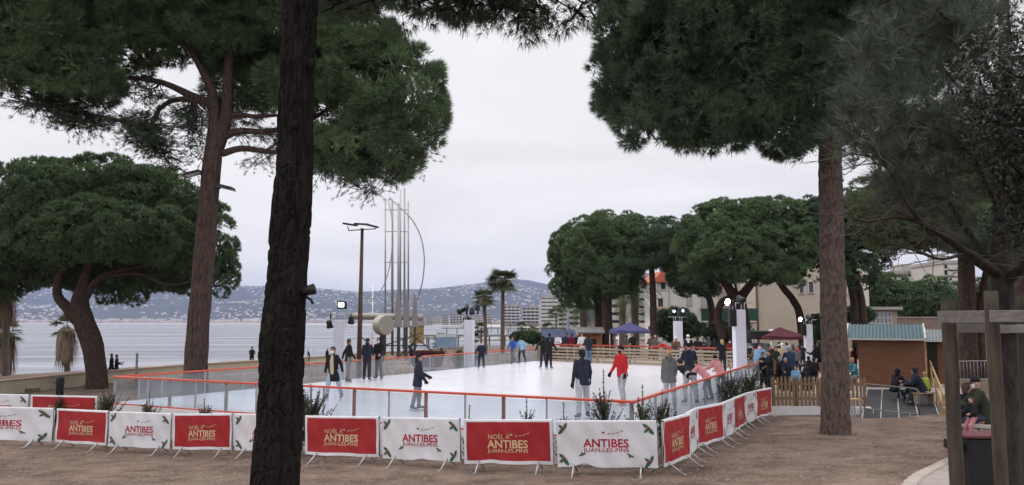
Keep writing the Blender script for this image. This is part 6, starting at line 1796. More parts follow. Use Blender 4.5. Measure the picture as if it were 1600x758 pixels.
# near and far stone walls, right
def stone_wall(label, P0, P1, zt, zb, th=.35, mm=None):
    L = math.hypot(P1[0] - P0[0], P1[1] - P0[1])
    t = thing('stone_wall', label, 'wall', (P0[0], P0[1], zb), math.atan2(P1[1] - P0[1], P1[0] - P0[0])); h = zt - zb
    mb = MB(); rr = random.Random(int(L * 100)); rows = max(2, int(h / .2))
    for r_ in range(rows):
        x = -rr.random() * .2
        while x < L:
            w = rr.uniform(.22, .48)
            mb.box((x + w / 2, rr.uniform(-.015, .015), (r_ + .5) * h / rows), (w - .022, th, h / rows - .02), bev=.018); x += w
    mb.build('stones', mm or mat('pale_stone', (.24, .21, .185), color2=(.42, .38, .34), scale=2.2, bump=.4, bscale=12), t)
    mb = MB(); mb.box((L / 2, 0, h / 2 - .02), (L - .06, th - .05, h - .05)); mb.build('mortar', mat('mortar', (.16, .145, .13)), t)
    mb = MB(); mb.box((L / 2, 0, h + .03), (L + .1, th + .08, .06)); mb.build('coping', mat('pale_coping', (.38, .345, .31), var=.15, scale=3), t)
    return t
a, b = at(1490, 662, 17.0), at(1720, 664, 15.4)
stone_wall('low pale stone wall the couple is sitting on, at the right edge', (a.x, a.y), (b.x, b.y), a.z - .02, ground(a.x, a.y) - .1, .5)
a, b = at(1492, 573, 47), at(1720, 577, 46)
stone_wall('long low stone terrace wall behind the kiosks at the right', (a.x, a.y), (b.x, b.y), at(1560, 592, 46).z, ground(a.x, 47) - .3)
for i, (x0, Y0, x1, Y1, zb, s) in enumerate([(1490, 46, 1545, 45, at(1500, 590, 45).z, 'left one below the people on the terrace'), (1546, 45, 1600, 44, at(1560, 588, 45).z, 'right one below the people on the terrace'), (1484, 40, 1556, 39, at(1500, 608, 40).z, 'right of the smaller kiosk in the middle row'), (1556, 38, 1625, 34, at(1570, 606, 38).z, 'running out of the picture at the right'), (1492, 54, 1540, 53, at(1500, 572, 54).z, 'farthest back on the terrace')]):
    steel_barrier('pale steel barrier, ' + s, pY(x0, Y0, 580), pY(x1, Y1, 580))

def beams():
    for i, (x0, y0, x1, y1, lb) in enumerate(((-40, 618, 62, 612, 'long timber beam lying on the earth behind the second row of banners'), (-40, 609, 40, 606, 'shorter timber beam lying nearer the sea wall at the left edge'))):
        a, b = gp(x0, y0), gp(x1, y1); L = (b - a).length
        mb = MB(); mb.box((L / 2, 0, .09), (L, .22, .2), bev=.015); o = mb.build('timber_plank', mat('brown_beam', (.10, .065, .045), color2=(.2, .14, .10), scale=3, stretch=(.5, 4, 4)), loc=a)
        o.rotation_euler = (0, 0, math.atan2(b.y - a.y, b.x - a.x)); tag(o, lb, 'timber beam', kind='thing')
beams()
# ================================================================== PEOPLE
def surface_net(fn, lo, hi, h):
    n = [int(math.ceil((hi[i] - lo[i]) / h)) + 3 for i in range(3)]
    ax = [lo[i] - h + h * np.arange(n[i]) for i in range(3)]
    G = np.stack(np.meshgrid(*ax, indexing='ij'), -1)
    f = fn(G.reshape(-1, 3)).reshape(n)
    s = f < 0
    c = lambda a, i, j, k: a[i:n[0] - 1 + i, j:n[1] - 1 + j, k:n[2] - 1 + k]
    cor = [(i, j, k) for i in (0, 1) for j in (0, 1) for k in (0, 1)]
    cnt = sum(c(s, *q).astype(np.int8) for q in cor)
    act = (cnt > 0) & (cnt < 8)
    acc = np.zeros(act.shape + (3,)); num = np.zeros(act.shape)
    for a in cor:
        for d in range(3):
            if a[d]: continue
            b = list(a); b[d] = 1
            fa, fb = c(f, *a), c(f, *b)
            m = (fa < 0) != (fb < 0)
            t = np.where(m, fa / np.where(m, fa - fb, 1), 0)
            p = np.zeros(act.shape + (3,)); p[..., 0], p[..., 1], p[..., 2] = a
            p[..., d] += t
            acc += np.where(m[..., None], p, 0); num += m
    idx = -np.ones(act.shape, dtype=np.int64)
    idx[act] = np.arange(act.sum())
    I = np.argwhere(act)
    V = np.array([ax[0][0], ax[1][0], ax[2][0]]) + (I + acc[act] / np.maximum(num[act], 1)[:, None]) * h
    Q = []
    for d in range(3):
        e1, e2 = (d + 1) % 3, (d + 2) % 3
        sa = [slice(None)] * 3; sb = [slice(None)] * 3
        sa[d] = slice(0, n[d] - 1); sb[d] = slice(1, n[d])
        A, B = s[tuple(sa)], s[tuple(sb)]
        E = np.argwhere(A != B)
        if not len(E): continue
        ok = (E[:, e1] > 0) & (E[:, e2] > 0) & (E[:, e1] < n[e1] - 1) & (E[:, e2] < n[e2] - 1)
        E = E[ok]
        fl = A[tuple(E.T)]
        o1 = np.zeros(3, int); o1[e1] = 1; o2 = np.zeros(3, int); o2[e2] = 1
        q = np.stack([idx[tuple((E - o1 - o2).T)], idx[tuple((E - o2).T)], idx[tuple(E.T)], idx[tuple((E - o1).T)]], 1)
        q[~fl] = q[~fl][:, ::-1]
        Q.append(q)
    return V, np.concatenate(Q)
def caps_sdf(caps, k=0.03, cut=None):
    def fn(P):
        out = None
        for p0, p1, r0, r1 in caps:
            a, b = np.array(p0), np.array(p1); ab = b - a; L2 = max(1e-9, ab @ ab)
            t = np.clip(((P - a) @ ab) / L2, 0, 1)
            d = np.linalg.norm(P - a - t[:, None] * ab, axis=1) - (r0 + (r1 - r0) * t)
            if out is None: out = d
            else:
                h = np.clip(.5 + .5 * (out - d) / k, 0, 1)
                out = out * (1 - h) + d * h - k * h * (1 - h)
        if cut is not None:
            for (q, nrm) in cut: out = np.maximum(out, (P - np.array(q)) @ np.array(nrm))
        return out
    return fn
def net_obj(name, caps, m, parent, h, k=.03, cut=None, extra=None):
    A = np.array([np.minimum(np.array(c[0]), np.array(c[1])) - max(c[2], c[3]) for c in caps]); B = np.array([np.maximum(np.array(c[0]), np.array(c[1])) + max(c[2], c[3]) for c in caps])
    V, Q = surface_net(caps_sdf(caps, k, cut), A.min(0) - h, B.max(0) + h, h)
    if len(V) == 0: return None
    mb = None
    if extra is not None:
        mats = m if isinstance(m, list) else [m]
        o = len(V)
        V = [tuple(v) for v in V] + extra.v; Fc = [tuple(q) for q in Q] + [tuple(i + o for i in f) for f in extra.f]
        me = bpy.data.meshes.new(name); me.from_pydata(V, [], Fc)
        for mm in mats: me.materials.append(mm)
        me.polygons.foreach_set('material_index', [0] * len(Q) + extra.m); me.polygons.foreach_set('use_smooth', [True] * len(Fc)); me.update()
        return link(bpy.data.objects.new(name, me), parent)
    return np_mesh(name, V, Q, m, parent, smooth=True)
SKIN = mat('skin', (0.42, 0.25, 0.18), var=.08, rough=.55)
HAIRC = {'brown': mat('brown_hair', (.05, .03, .018), var=.3, scale=40), 'black': mat('black_hair', (.012, .010, .010), var=.3, scale=40), 'blond': mat('blond_hair', (.34, .22, .11), var=.3, scale=40), 'grey': mat('grey_hair', (.3, .29, .28), var=.2, scale=40)}
EYE = mat('dark_eye', (.02, .015, .012), rough=.3)
CL = {}
def cloth(name, c, var=.16):
    if name not in CL: CL[name] = mat(name, c, rough=.85, var=var, scale=6, bump=.35, bscale=18, spec=.15)
    return CL[name]
NAVY = cloth('navy_cloth', (.022, .026, .042)); BLACKC = cloth('black_cloth', (.014, .014, .016)); REDC = cloth('red_cloth', (.42, .022, .025)); GREYC = cloth('grey_cloth', (.10, .10, .105)); PALEJ = cloth('pale_grey_jeans', (.34, .34, .37))
BLUEJ = cloth('blue_jeans', (.10, .16, .27)); LIGHTJ = cloth('light_jeans', (.27, .33, .42)); DARKJ = cloth('dark_jeans', (.03, .035, .055)); WHITEC = cloth('white_cloth', (.66, .66, .68)); PINKC = cloth('pink_cloth', (.58, .25, .26)); BEIGEC = cloth('beige_cloth', (.42, .33, .24))
BLUEC = cloth('bright_blue_cloth', (.04, .10, .36)); SKYC = cloth('sky_blue_cloth', (.20, .38, .55)); GREENC = cloth('olive_cloth', (.026, .030, .020)); TEALC = cloth('teal_cloth', (.06, .17, .22)); YELC = cloth('hi_vis_cloth', (.36, .46, .06)); BROWNC = cloth('brown_cloth', (.12, .075, .05)); WINEC = cloth('wine_cloth', (.13, .015, .025)); GREYT = cloth('mid_grey_trousers', (.17, .17, .18))
MASKM = mat('white_mask', (.72, .72, .74), rough=.8); BMASK = mat('black_mask', (.015, .015, .015)); BOOT = mat('dark_boot', (.02, .02, .024), rough=.5); SKATEB = mat('blue_grey_skate', (.07, .085, .12), rough=.4); STEEL = mat('skate_steel', (.5, .5, .52), metal=.8, rough=.3); REDSK = mat('red_skate', (.45, .06, .04), rough=.4)

def person(label, pos, face, H, top, legs_m, hair='brown', lean=0, legs=((0, 0, 4), (0, 0, 4)), arms=((5, 8, 10), (5, 8, 10)), hat=None, mask=None, coat=0.0, skates=True, gloves=None, head=(0, 0), sit=None, hood=False, h=None, open_coat=None, skirt=None, group=None, bag=None, female=False, puffy=0.0, scarf=None, shoe=None):
    """pose: legs = (forward angle, knee bend, splay); arms = (forward, outward, elbow bend)"""
    h = h or .026
    t = thing('person', label, 'person', pos, R(face), group)
    rot = lambda deg: (math.sin(R(deg)), math.cos(R(deg)))
    sa, ca = rot(lean)
    up = Vector((0, sa, ca)); fw = Vector((0, ca, -sa))
    hz = sit if sit else .0
    hip = Vector((0, 0, 0))
    sw = (.084 if female else .094) * H; hw = .052 * H
    chest = hip + up * .19 * H; sh = hip + up * .295 * H; nk = hip + up * .33 * H
    hl = R(lean * .5 + head[0])
    hup = Vector((0, math.sin(hl), math.cos(hl)))
    hc = nk + hup * .082 * H
    L = []
    for s, (a, kb, sp) in zip((-1, 1), legs):
        h0 = Vector((s * hw, 0, -.01 * H))
        d = Vector((s * math.sin(R(sp)), math.sin(R(a)) * math.cos(R(sp)), -math.cos(R(a)) * math.cos(R(sp))))
        kn = h0 + d * .235 * H
        d2 = Vector((s * math.sin(R(sp)) * .8, math.sin(R(a - kb)), -math.cos(R(a - kb)))).normalized()
        an = kn + d2 * .235 * H
        ft = Vector((s * .18, math.cos(R(max(-50, a - kb) * .6)), math.sin(R((a - kb) * .6)))).normalized()
        L.append((h0, kn, an, ft))
    zmin = min(q[2].z for q in L)
    lift = (.045 * H + (.075 if skates else 0.0)) - zmin
    if sit: lift = sit + .05 * H
    O = Vector((0, 0, lift))
    hip += O; chest += O; sh += O; nk += O; hc += O
    L = [tuple(q + O if i < 3 else q for i, q in enumerate(x)) for x in L]
    A = []
    for s, (a, ob, eb) in zip((-1, 1), arms):
        s0 = sh + Vector((s * sw, 0, 0))
        aa = a - lean * 0
        d = Vector((s * math.sin(R(ob)), math.sin(R(aa)) * math.cos(R(ob)), -math.cos(R(aa)) * math.cos(R(ob))))
        el = s0 + d * .172 * H
        e2 = aa + eb
        d2 = Vector((s * math.sin(R(ob)) * (.5 if eb < 60 else -.35), math.sin(R(e2)), -math.cos(R(e2)))).normalized()
        wr = el + d2 * .148 * H
        A.append((s0, el, wr, d2))
    T = lambda v: (v.x, v.y, v.z)
    r = H
    # ---- one continuous body
    caps = []
    for s in (-1, 1):
        caps.append((T(hip + Vector((s * .038 * H, 0, 0))), T(chest + Vector((s * .040 * H, 0, 0))), .050 * r, .056 * r))
        caps.append((T(chest + Vector((s * .040 * H, 0, 0))), T(sh + Vector((s * .058 * H, 0, 0)) - up * .028 * H), .056 * r, .040 * r))
        caps.append((T(nk - up * .015 * H), T(sh + Vector((s * .07 * H, 0, 0)) - up * .008 * H), .026 * r, .028 * r))
    caps += [(T(nk - up * .03 * H), T(hc), .031 * r, .034 * r), (T(hc + hup * .02 * H - fw * .006 * H), T(hc - hup * .022 * H + fw * .008 * H), .050 * r, .040 * r), (T(hc + fw * .05 * H - hup * .006 * H), T(hc + fw * .047 * H - hup * .012 * H), .010 * r, .012 * r)]
    for s, (s0, el, wr, d2) in zip((-1, 1), A):
        caps += [(T(s0), T(el), .035 * r, .027 * r), (T(el), T(wr), .027 * r, .017 * r), (T(wr), T(wr + d2 * .045 * H), .017 * r, .021 * r)]
    for (h0, kn, an, ft) in L:
        caps += [(T(h0), T(kn), .052 * r, .037 * r), (T(kn), T(an), .037 * r, .023 * r), (T(an), T(an + ft * .085 * H - Vector((0, 0, .022 * H))), .024 * r, .020 * r)]
    ex = MB()
    for s, (s0, el, wr, d2) in zip((-1, 1), A):
        side = Vector((1, 0, 0)); fd = d2.cross(side).normalized()
        for j in range(4):
            b0 = wr + d2 * .05 * H + fd * ((j - 1.5) * .011 * H); ln = (.040, .046, .043, .034)[j] * H
            curl = side * (-s)
            m1 = b0 + d2 * ln * .55 + curl * .006 * H; m2 = m1 + (d2 * .6 + curl * .8).normalized() * ln * .5
            ex.tube([b0 - d2 * .02 * H, m1, m2], [.0062 * H, .0056 * H, .0045 * H], 5)
        b0 = wr + d2 * .02 * H + fd * .016 * H
        ex.tube([b0 - fd * .01 * H, b0 + fd * .016 * H + d2 * .018 * H, b0 + fd * .018 * H + d2 * .04 * H], [.0075 * H, .0066 * H, .005 * H], 5)
    for s in (-1, 1):
        ex.ball(T(hc + fw * .046 * H + Vector((s * .019 * H, 0, 0)) + hup * .004 * H), (.0075 * H, .005 * H, .005 * H), 6, 1)
        ex.ball(T(hc + Vector((s * .047 * H, 0, 0)) - hup * .006 * H), (.007 * H, .013 * H, .02 * H), 6, 0)
    ex.ball(T(hc + fw * .047 * H - hup * .032 * H), (.016 * H, .005 * H, .004 * H), 6, 2)
    if gloves is None: bm = [SKIN, EYE, mat('lips', (.30, .11, .09))]
    else: bm = [SKIN, EYE, mat('lips', (.30, .11, .09))]
    net_obj('body', caps, bm, t, h, .022, extra=ex)
    # ---- clothes
    pf = .012 + puffy
    jc = []
    for s in (-1, 1):
        jc.append((T(hip - up * (.03 + coat) * H + Vector((s * .042 * H, 0, 0))), T(hip + up * .09 * H + Vector((s * .036 * H, 0, 0))), (.062 + coat * .12) * r + pf, .056 * r + pf))
        jc.append((T(hip + up * .09 * H + Vector((s * .036 * H, 0, 0))), T(chest + Vector((s * .042 * H, 0, 0))), .056 * r + pf, .059 * r + pf))
        jc.append((T(chest + Vector((s * .042 * H, 0, 0))), T(sh + Vector((s * .058 * H, 0, 0)) - up * .028 * H), .059 * r + pf, .042 * r + pf))
        jc.append((T(nk - up * .02 * H), T(sh + Vector((s * .07 * H, 0, 0)) - up * .008 * H), .030 * r + pf * .5, .030 * r + pf * .5))
    jc.append((T(nk - up * .035 * H), T(nk + up * .005 * H), .046 * r + pf * .5, .040 * r))
    for s, (s0, el, wr, d2) in zip((-1, 1), A):
        jc += [(T(s0), T(el), .033 * r + pf, .027 * r + pf * .8), (T(el), T(wr - d2 * .004 * H), .027 * r + pf * .8, .020 * r + pf * .6)]
    if hood: jc.append((T(nk - fw * .035 * H), T(nk + hup * .05 * H - fw * .045 * H), .045 * r, .04 * r))
    net_obj('jacket', jc, top, t, h, .018, cut=[(T(hip - up * (.055 + coat) * H), T(-up))])
    if open_coat is not None:
        oc = [(T(hip - up * .01 * H + fw * .022 * H), T(chest + fw * .022 * H), .062 * r, .056 * r), (T(chest + fw * .022 * H), T(nk - up * .01 * H + fw * .012 * H), .056 * r, .035 * r)]
        net_obj('sweater', oc, open_coat, t, h, .03)
    tc = []
    for (h0, kn, an, ft) in L:
        tc += [(T(h0 + Vector((0, 0, .03 * H))), T(kn), .056 * r + .006, .042 * r + .006), (T(kn), T(an + (kn - an) * .10), .042 * r + .006, .033 * r + .004)]
    tc.append((T(hip + Vector((-.036 * H, 0, -.01 * H))), T(hip + Vector((.036 * H, 0, -.01 * H))), .056 * r + .004, .056 * r + .004))
    net_obj('trousers', tc, legs_m, t, h, .02)
    for (h0, kn, an, ft) in L:
        mb_c = [(T(an + (kn - an) * .22), T(an - Vector((0, 0, .012 * H))), .031 * r + .008, .031 * r + .006), (T(an - Vector((0, 0, .016 * H)) - ft * .012 * H), T(an + ft * .088 * H - Vector((0, 0, .022 * H))), .028 * r, .023 * r)]
        o = net_obj('skate' if skates else 'shoe', mb_c, (shoe or (SKATEB if skates else BOOT)), t, min(h, .02), .012)
        if skates and o:
            mb = MB(); fx = Vector((ft.x, ft.y, ft.z)); c = an + fx * .04 * H - Vector((0, 0, .045 * H + .042))
            mb.box(T(c), (.012, .19 * H, .05), -math.atan2(fx.x, fx.y), rx=math.asin(max(-.9, min(.9, fx.z)))); mb.build('blade', STEEL, o)
    if gloves is not None:
        for s, (s0, el, wr, d2) in zip((-1, 1), A):
            side = Vector((1, 0, 0)); fd = d2.cross(side).normalized(); gc = [(T(wr - d2 * .01 * H), T(wr + d2 * .045 * H), .024 * r, .028 * r)]
            mb = MB()
            V, Q = surface_net(caps_sdf(gc), np.array(T(wr)) - .12, np.array(T(wr)) + .2, .016); mb.add([tuple(v) for v in V], [tuple(q) for q in Q], 0, True)
            for j in range(4):
                b0 = wr + d2 * .045 * H + fd * ((j - 1.5) * .013 * H); ln = (.042, .048, .045, .036)[j] * H
                m1 = b0 + d2 * ln * .55 - side * s * .006 * H; m2 = m1 + (d2 * .6 - side * s * .8).normalized() * ln * .5
                mb.tube([b0 - d2 * .02 * H, m1, m2], [.0085 * H, .008 * H, .0065 * H], 6)
            b0 = wr + d2 * .015 * H + fd * .02 * H; mb.tube([b0 - fd * .01 * H, b0 + fd * .018 * H + d2 * .018 * H, b0 + fd * .02 * H + d2 * .042 * H], [.0095 * H, .009 * H, .007 * H], 6)
            mb.build('glove', gloves, t)
    # ---- head dress
    if hat in (None, 'cap', 'helmetless') and hair:
        hcap = [(T(hc + hup * .024 * H - fw * .010 * H), T(hc - hup * .012 * H - fw * .014 * H), .055 * r, .050 * r)]
        if female: hcap += [(T(hc - fw * .028 * H), T(nk - fw * .035 * H - up * .02 * H), .042 * r, .032 * r)]
        if hair == 'blond' and female == 'bun': hcap = hcap[:1] + [(T(hc + hup * .035 * H - fw * .055 * H), T(hc + hup * .04 * H - fw * .058 * H), .026 * r, .026 * r)]
        nrm = (fw * .8 - hup * .62).normalized()
        net_obj('hair', hcap, HAIRC[hair], t, min(h, .018), .02, cut=[(T(hc + fw * .022 * H + hup * .016 * H), T(nrm))])
    if hat == 'beanie' or (hat and hat[0] == 'beanie'):
        m = hat[1] if isinstance(hat, tuple) else BLACKC
        net_obj('beanie', [(T(hc + hup * .032 * H - fw * .008 * H), T(hc + hup * .002 * H - fw * .010 * H), .054 * r, .058 * r)], m, t, min(h, .018), .02, cut=[(T(hc + hup * .010 * H), T((-hup + fw * .25).normalized()))])
    if hat and hat[0] == 'hoodup':
        net_obj('hood', [(T(hc + hup * .02 * H - fw * .018 * H), T(nk - fw * .012 * H), .064 * r, .055 * r)], hat[1], t, min(h, .02), .02, cut=[(T(hc + fw * .026 * H), T(fw))])
    if hat and hat[0] == 'cap':
        o = net_obj('cap', [(T(hc + hup * .03 * H - fw * .006 * H), T(hc + hup * .012 * H - fw * .008 * H), .054 * r, .056 * r)], hat[1], t, min(h, .018), .02, cut=[(T(hc + hup * .014 * H), T(-hup))])
        mb = MB(); c = hc + hup * .018 * H + fw * .05 * H
        pts = [c + Vector((.045 * H * math.cos(a), 0, 0)) + fw * (.055 * H * math.sin(a)) - hup * .006 * H * math.sin(a) for a in np.linspace(0, math.pi, 9)]
        mb.add([T(p_) for p_ in pts] + [T(p_ + hup * .006 * H) for p_ in pts], [tuple(range(8, -1, -1)), tuple(range(9, 18))] + [(i, i + 1, i + 10, i + 9) for i in range(8)]); mb.build('peak', hat[1], o)
    if mask:
        net_obj('mask', [(T(hc - hup * .020 * H + fw * .017 * H), T(hc - hup * .030 * H + fw * .016 * H), .041 * r, .036 * r)], mask, t, min(h, .016), .02, cut=[(T(hc + fw * .018 * H), T(-fw)), (T(hc - hup * .004 * H), T(hup))])
    if scarf: net_obj('scarf', [(T(nk + Vector((-.03 * H, 0, 0))), T(nk + Vector((.03 * H, 0, 0))), .042 * r, .042 * r), (T(nk + fw * .02 * H), T(nk - up * .05 * H + fw * .05 * H), .03 * r, .022 * r)], scarf, t, h, .03)
    if bag:
        net_obj('backpack', [(T(sh - fw * .10 * H - up * .03 * H), T(hip - fw * .10 * H + up * .08 * H), .055 * r, .065 * r), (T(sh - fw * .06 * H + Vector((.06 * H, 0, 0))), T(sh + Vector((.07 * H, 0, .02 * H))), .02 * r, .02 * r)], bag, t, h, .03)
    return t
def on_ice(px, py): return zp(px, py, ZI)
def hgt(Y, dpx): return Y * dpx / F
STAND = ((2, 4, 4), (-2, 2, 4)); RELAX = ((2, 8, 14), (4, 8, 16))
# ---- on the ice, near
person('man in navy jacket and pale trousers seen from behind on the ice', on_ice(911, 656), 16, 1.80, NAVY, PALEJ, 'black', 4, ((-12, 6, 8), (12, 12, 6)), ((-6, 13, 16), (14, 17, 18)), mask=None, head=(4, 0), h=.022, gloves=BLACKC)
person('man in a red sweatshirt with black cap, black face mask and black gloves', on_ice(973, 634), 128, 1.80, REDC, PALEJ, None, 6, ((18, 26, 3), (-8, 8, 4)), ((2, 14, 22), (10, 12, 26)), hat=('beanie', BLACKC), mask=BMASK, gloves=BLACKC, shoe=REDSK, h=.022)
person('boy in dark navy coat and black beanie skating towards the right', on_ice(652, 643), -78, 1.60, NAVY, GREYT, None, 4, ((10, 12, 3), (-10, 6, 3)), ((14, 6, 50), (6, 8, 30)), hat=('beanie', BLACKC), coat=.06, hood=True, gloves=BLACKC, h=.022, puffy=.015)
person('woman in an open black coat over beige sweater and light jeans, leaning as she skates', on_ice(520, 626), 168, 1.72, BLACKC, LIGHTJ, 'brown', 8, ((-14, 8, 9), (10, 12, 8)), ((-14, 26, 12), (-6, 16, 16)), mask=MASKM, coat=.13, open_coat=BEIGEC, female=True, h=.022)
person('man in black top and grey jeans with his back to the left rail', on_ice(543, 598), -60, 1.80, BLACKC, GREYT, 'brown', 4, ((8, 10, 4), (-4, 4, 4)), ((-24, 24, 12), (10, 8, 30)), h=.026)
person('person in dark jacket with a red hood, middle of the trio by the left rail', on_ice(573, 596), -10, 1.80, NAVY, DARKJ, 'black', 3, ((6, 8, 4), (-4, 4, 4)), ((10, 14, 40), (14, 10, 60)), hood=True, scarf=REDC, hat=('cap', BLACKC), h=.026)
person('person in black hooded jacket and grey trousers wearing a white mask by the left rail', on_ice(592, 594), 160, 1.82, BLACKC, GREYT, 'black', 5, ((12, 20, 5), (-2, 6, 6)), ((20, 12, 50), (14, 10, 60)), hood=True, hat=('hoodup', BLACKC), mask=MASKM, h=.026)
person('child in dark blue coat skating alone in the middle of the ice', on_ice(752, 577), 175, 1.45, NAVY, DARKJ, 'brown', 4, ((8, 14, 7), (-6, 6, 8)), ((10, 24, 18), (10, 26, 20)), mask=MASKM, coat=.03, puffy=.02, h=.026)
person('skater in bright blue jacket with knee lifted near the far left corner', on_ice(802, 569), 150, 1.62, BLUEC, GREYT, 'brown', 8, ((30, 62, 4), (-4, 4, 4)), ((20, 30, 20), (-10, 30, 20)), h=.03)
person('skater in pale blue jacket and dark trousers beside the bright blue one', on_ice(815, 568), 30, 1.62, SKYC, DARKJ, 'black', 10, ((16, 24, 4), (-18, 10, 4)), ((10, 24, 20), (-16, 26, 20)), h=.03)
person('skater in black, left of the dark pair at the plank fence', on_ice(849, 576), 20, 1.74, BLACKC, DARKJ, 'black', 4, STAND, ((8, 34, 14), (0, 14, 14)), h=.03)
person('skater in black, right of the dark pair at the plank fence', on_ice(858, 577), -30, 1.70, BLACKC, BLACKC, 'black', 4, STAND, ((0, 10, 14), (14, 36, 14)), h=.03)
person('woman in grey quilted jacket with blond hair tied up, standing at the right rail', on_ice(1047, 640), 8, 1.68, cloth('grey_quilted', (.115, .12, .12)), PALEJ, 'blond', 1, STAND, ((2, 8, 10), (20, 18, 20)), female='bun', scarf=BLACKC, hood=True, puffy=.02, coat=.03, h=.022)
person('skater in navy jacket and blue jeans with back turned, beyond the rail people', on_ice(1079, 617), 0, 1.78, NAVY, BLUEJ, 'black', 12, ((14, 26, 7), (-4, 10, 8)), ((18, 18, 40), (28, 20, 30)), hat=('beanie', BLACKC), puffy=.015, h=.026)
person('person in black jacket doubled over the right rail', on_ice(1080, 634), 20, 1.70, BLACKC, PALEJ, 'black', 66, ((20, 30, 6), (-2, 10, 6)), ((70, 20, 20), (74, 18, 10)), h=.024)
person('child in pink hooded jacket bending over, left of the two in pink', on_ice(1106, 628), 60, 1.40, PINKC, GREYT, 'brown', 44, ((12, 26, 5), (-6, 10, 6)), ((50, 16, 20), (44, 14, 30)), hood=True, puffy=.02, h=.024)
person('child in pink jacket leaning on the rail, right of the two in pink', on_ice(1127, 620), 30, 1.42, PINKC, GREYT, 'brown', 30, ((10, 20, 5), (-6, 10, 6)), ((40, 20, 30), (36, 18, 30)), puffy=.02, h=.024, hat=('beanie', BLACKC))
# ---- beyond the plank fence and along its rail
def behind(label, px, py_head, Y, face, top, legs_m, H=1.72, **k):
    p = at(px, py_head, Y)
    k.setdefault('skates', False); k.setdefault('h', .032)
    H = max(1.35, min(1.95, p.z - .40))
    return person(label, (p.x, Y, .40), face, H, top, legs_m, **k)
behind('person in navy top and blue jeans standing at the plank fence', 919, 516, 51.0, 10, NAVY, BLUEJ, 1.8, hair='black', arms=((10, 16, 90), (10, 10, 80)))
behind('person bent in a bright red jacket over the far rail', 1046, 524, 50.5, 75, REDC, DARKJ, 1.70, lean=58, arms=((60, 14, 20), (56, 12, 30)), hair='grey', puffy=.03)
behind('person in black with white collar and cap, facing the ice', 1075, 523, 48.5, 178, BLACKC, BLACKC, 1.74, hat=('beanie', WHITEC), scarf=WHITEC, open_coat=WHITEC, arms=((24, 14, 60), (24, 14, 60)))
behind('person in grey brown coat with pale hat left of the white-collared one', 1056, 527, 49.0, 160, BROWNC, DARKJ, 1.66, hat=('beanie', WHITEC), puffy=.02, arms=((20, 12, 60), (24, 14, 50)))
behind('person with long blond hair in dark coat, back turned at the far rail', 1128, 533, 41.5, 5, BLACKC, DARKJ, 1.70, hair='blond', female=True, arms=((30, 24, 60), (30, 22, 70)), coat=.06, skates=True)
bh = [(858, 521, 58, 40, BLACKC, 'dark figure at the left end of the blue awning'), (872, 522, 59, 170, WHITEC, 'figure in white under the blue awning'), (884, 519, 58, 120, NAVY, 'dark figure in front of the blue awning'), (893, 520, 57, 20, WINEC, 'figure in wine red at the right end of the blue awning'), (902, 521, 58, 200, BLACKC, 'dark figure left of the orange timber stall'),
      (909, 520, 57, 160, WHITEC, 'figure in white in front of the orange timber stall'), (988, 521, 58, 185, BLACKC, 'person in black top with white emblem under the blue gazebo'), (1017, 523, 57, 150, BROWNC, 'brown-clad figure right of the blue gazebo, left of a pair'), (1024, 524, 56, 210, GREYC, 'grey-clad figure right of the blue gazebo, right of a pair'), (979, 524, 60, 30, GREYC, 'grey figure at the back of the blue gazebo')]
for px, py, Y, fc, c, lb in bh:
    behind(lb, px, py, Y, fc, c, DARKJ, random.uniform(1.62, 1.78), arms=((random.uniform(0, 30), 10, random.uniform(10, 80)), (random.uniform(0, 30), 10, random.uniform(10, 80))), hair=random.choice(['black', 'brown', 'grey']), h=.04, coat=random.choice([0, .05]))
# ---- spectators on the deck behind the picket fence
DZ = .40
def deck(label, px, py_head, Y, face, top, legs_m, **k):
    p = at(px, py_head, Y); H = max(1.3, min(1.9, (p.z - DZ))) if 'sit' not in k else k.pop('H', 1.7)
    k.setdefault('skates', False); k.setdefault('h', .028)
    return person(label, (p.x, Y, DZ), face, H, top, legs_m, **k)
deck('woman with long dark hair in black coat looking left above the pickets', 1202, 548, 32.2, 100, BLACKC, DARKJ, hair='black', female=True, arms=((30, 8, 80), (30, 8, 80)), coat=.08)
deck('person in pale sky-blue anorak behind the black-coated woman', 1187, 538, 36.0, 160, SKYC, DARKJ, hair='brown', mask=MASKM, puffy=.02)
deck('person in dark coat just left of the black-coated woman', 1192, 551, 33.4, 190, BLACKC, BLACKC, hair='black', female=True)
deck('tall man in dark blue jacket with his back turned above the pickets', 1235, 541, 32.4, 10, cloth('dark_blue_cloth', (.025, .04, .085)), DARKJ, hair='grey', lean=12, arms=((24, 10, 40), (24, 10, 50)), puffy=.02)
deck('person in black bending down behind the pickets', 1256, 562, 32.0, -60, BLACKC, DARKJ, hair='black', lean=40, arms=((40, 10, 40), (40, 10, 40)), hat=('hoodup', BLACKC))
deck('child in sky-blue jacket sitting low behind the pickets', 1243, 577, 31.6, 150, SKYC, DARKJ, sit=.35, H=1.25, legs=((80, 80, 8), (80, 80, 8)), hair='brown')
deck('person with black backpack and beige trousers left of the thick pine trunk', 1279, 533, 37.0, 15, BLACKC, BEIGEC, hair='brown', bag=BLACKC)
deck('person in white cap walking between the deck and the maroon gazebo', 1222, 537, 40.0, 170, BEIGEC, GREYT, hat=('beanie', WHITEC), mask=MASKM)
deck('person in olive jacket behind the black-coated woman, right side', 1212, 542, 38.0, 200, GREENC, DARKJ, hair='brown')
deck('person in grey jacket in front of the maroon gazebo', 1246, 541, 42.0, 120, GREYC, DARKJ, hair='black', scarf=REDC)
deck('person in wine-red waistcoat right of the thick pine trunk', 1333, 540, 36.0, 40, WINEC, DARKJ, hair='black', female=True)
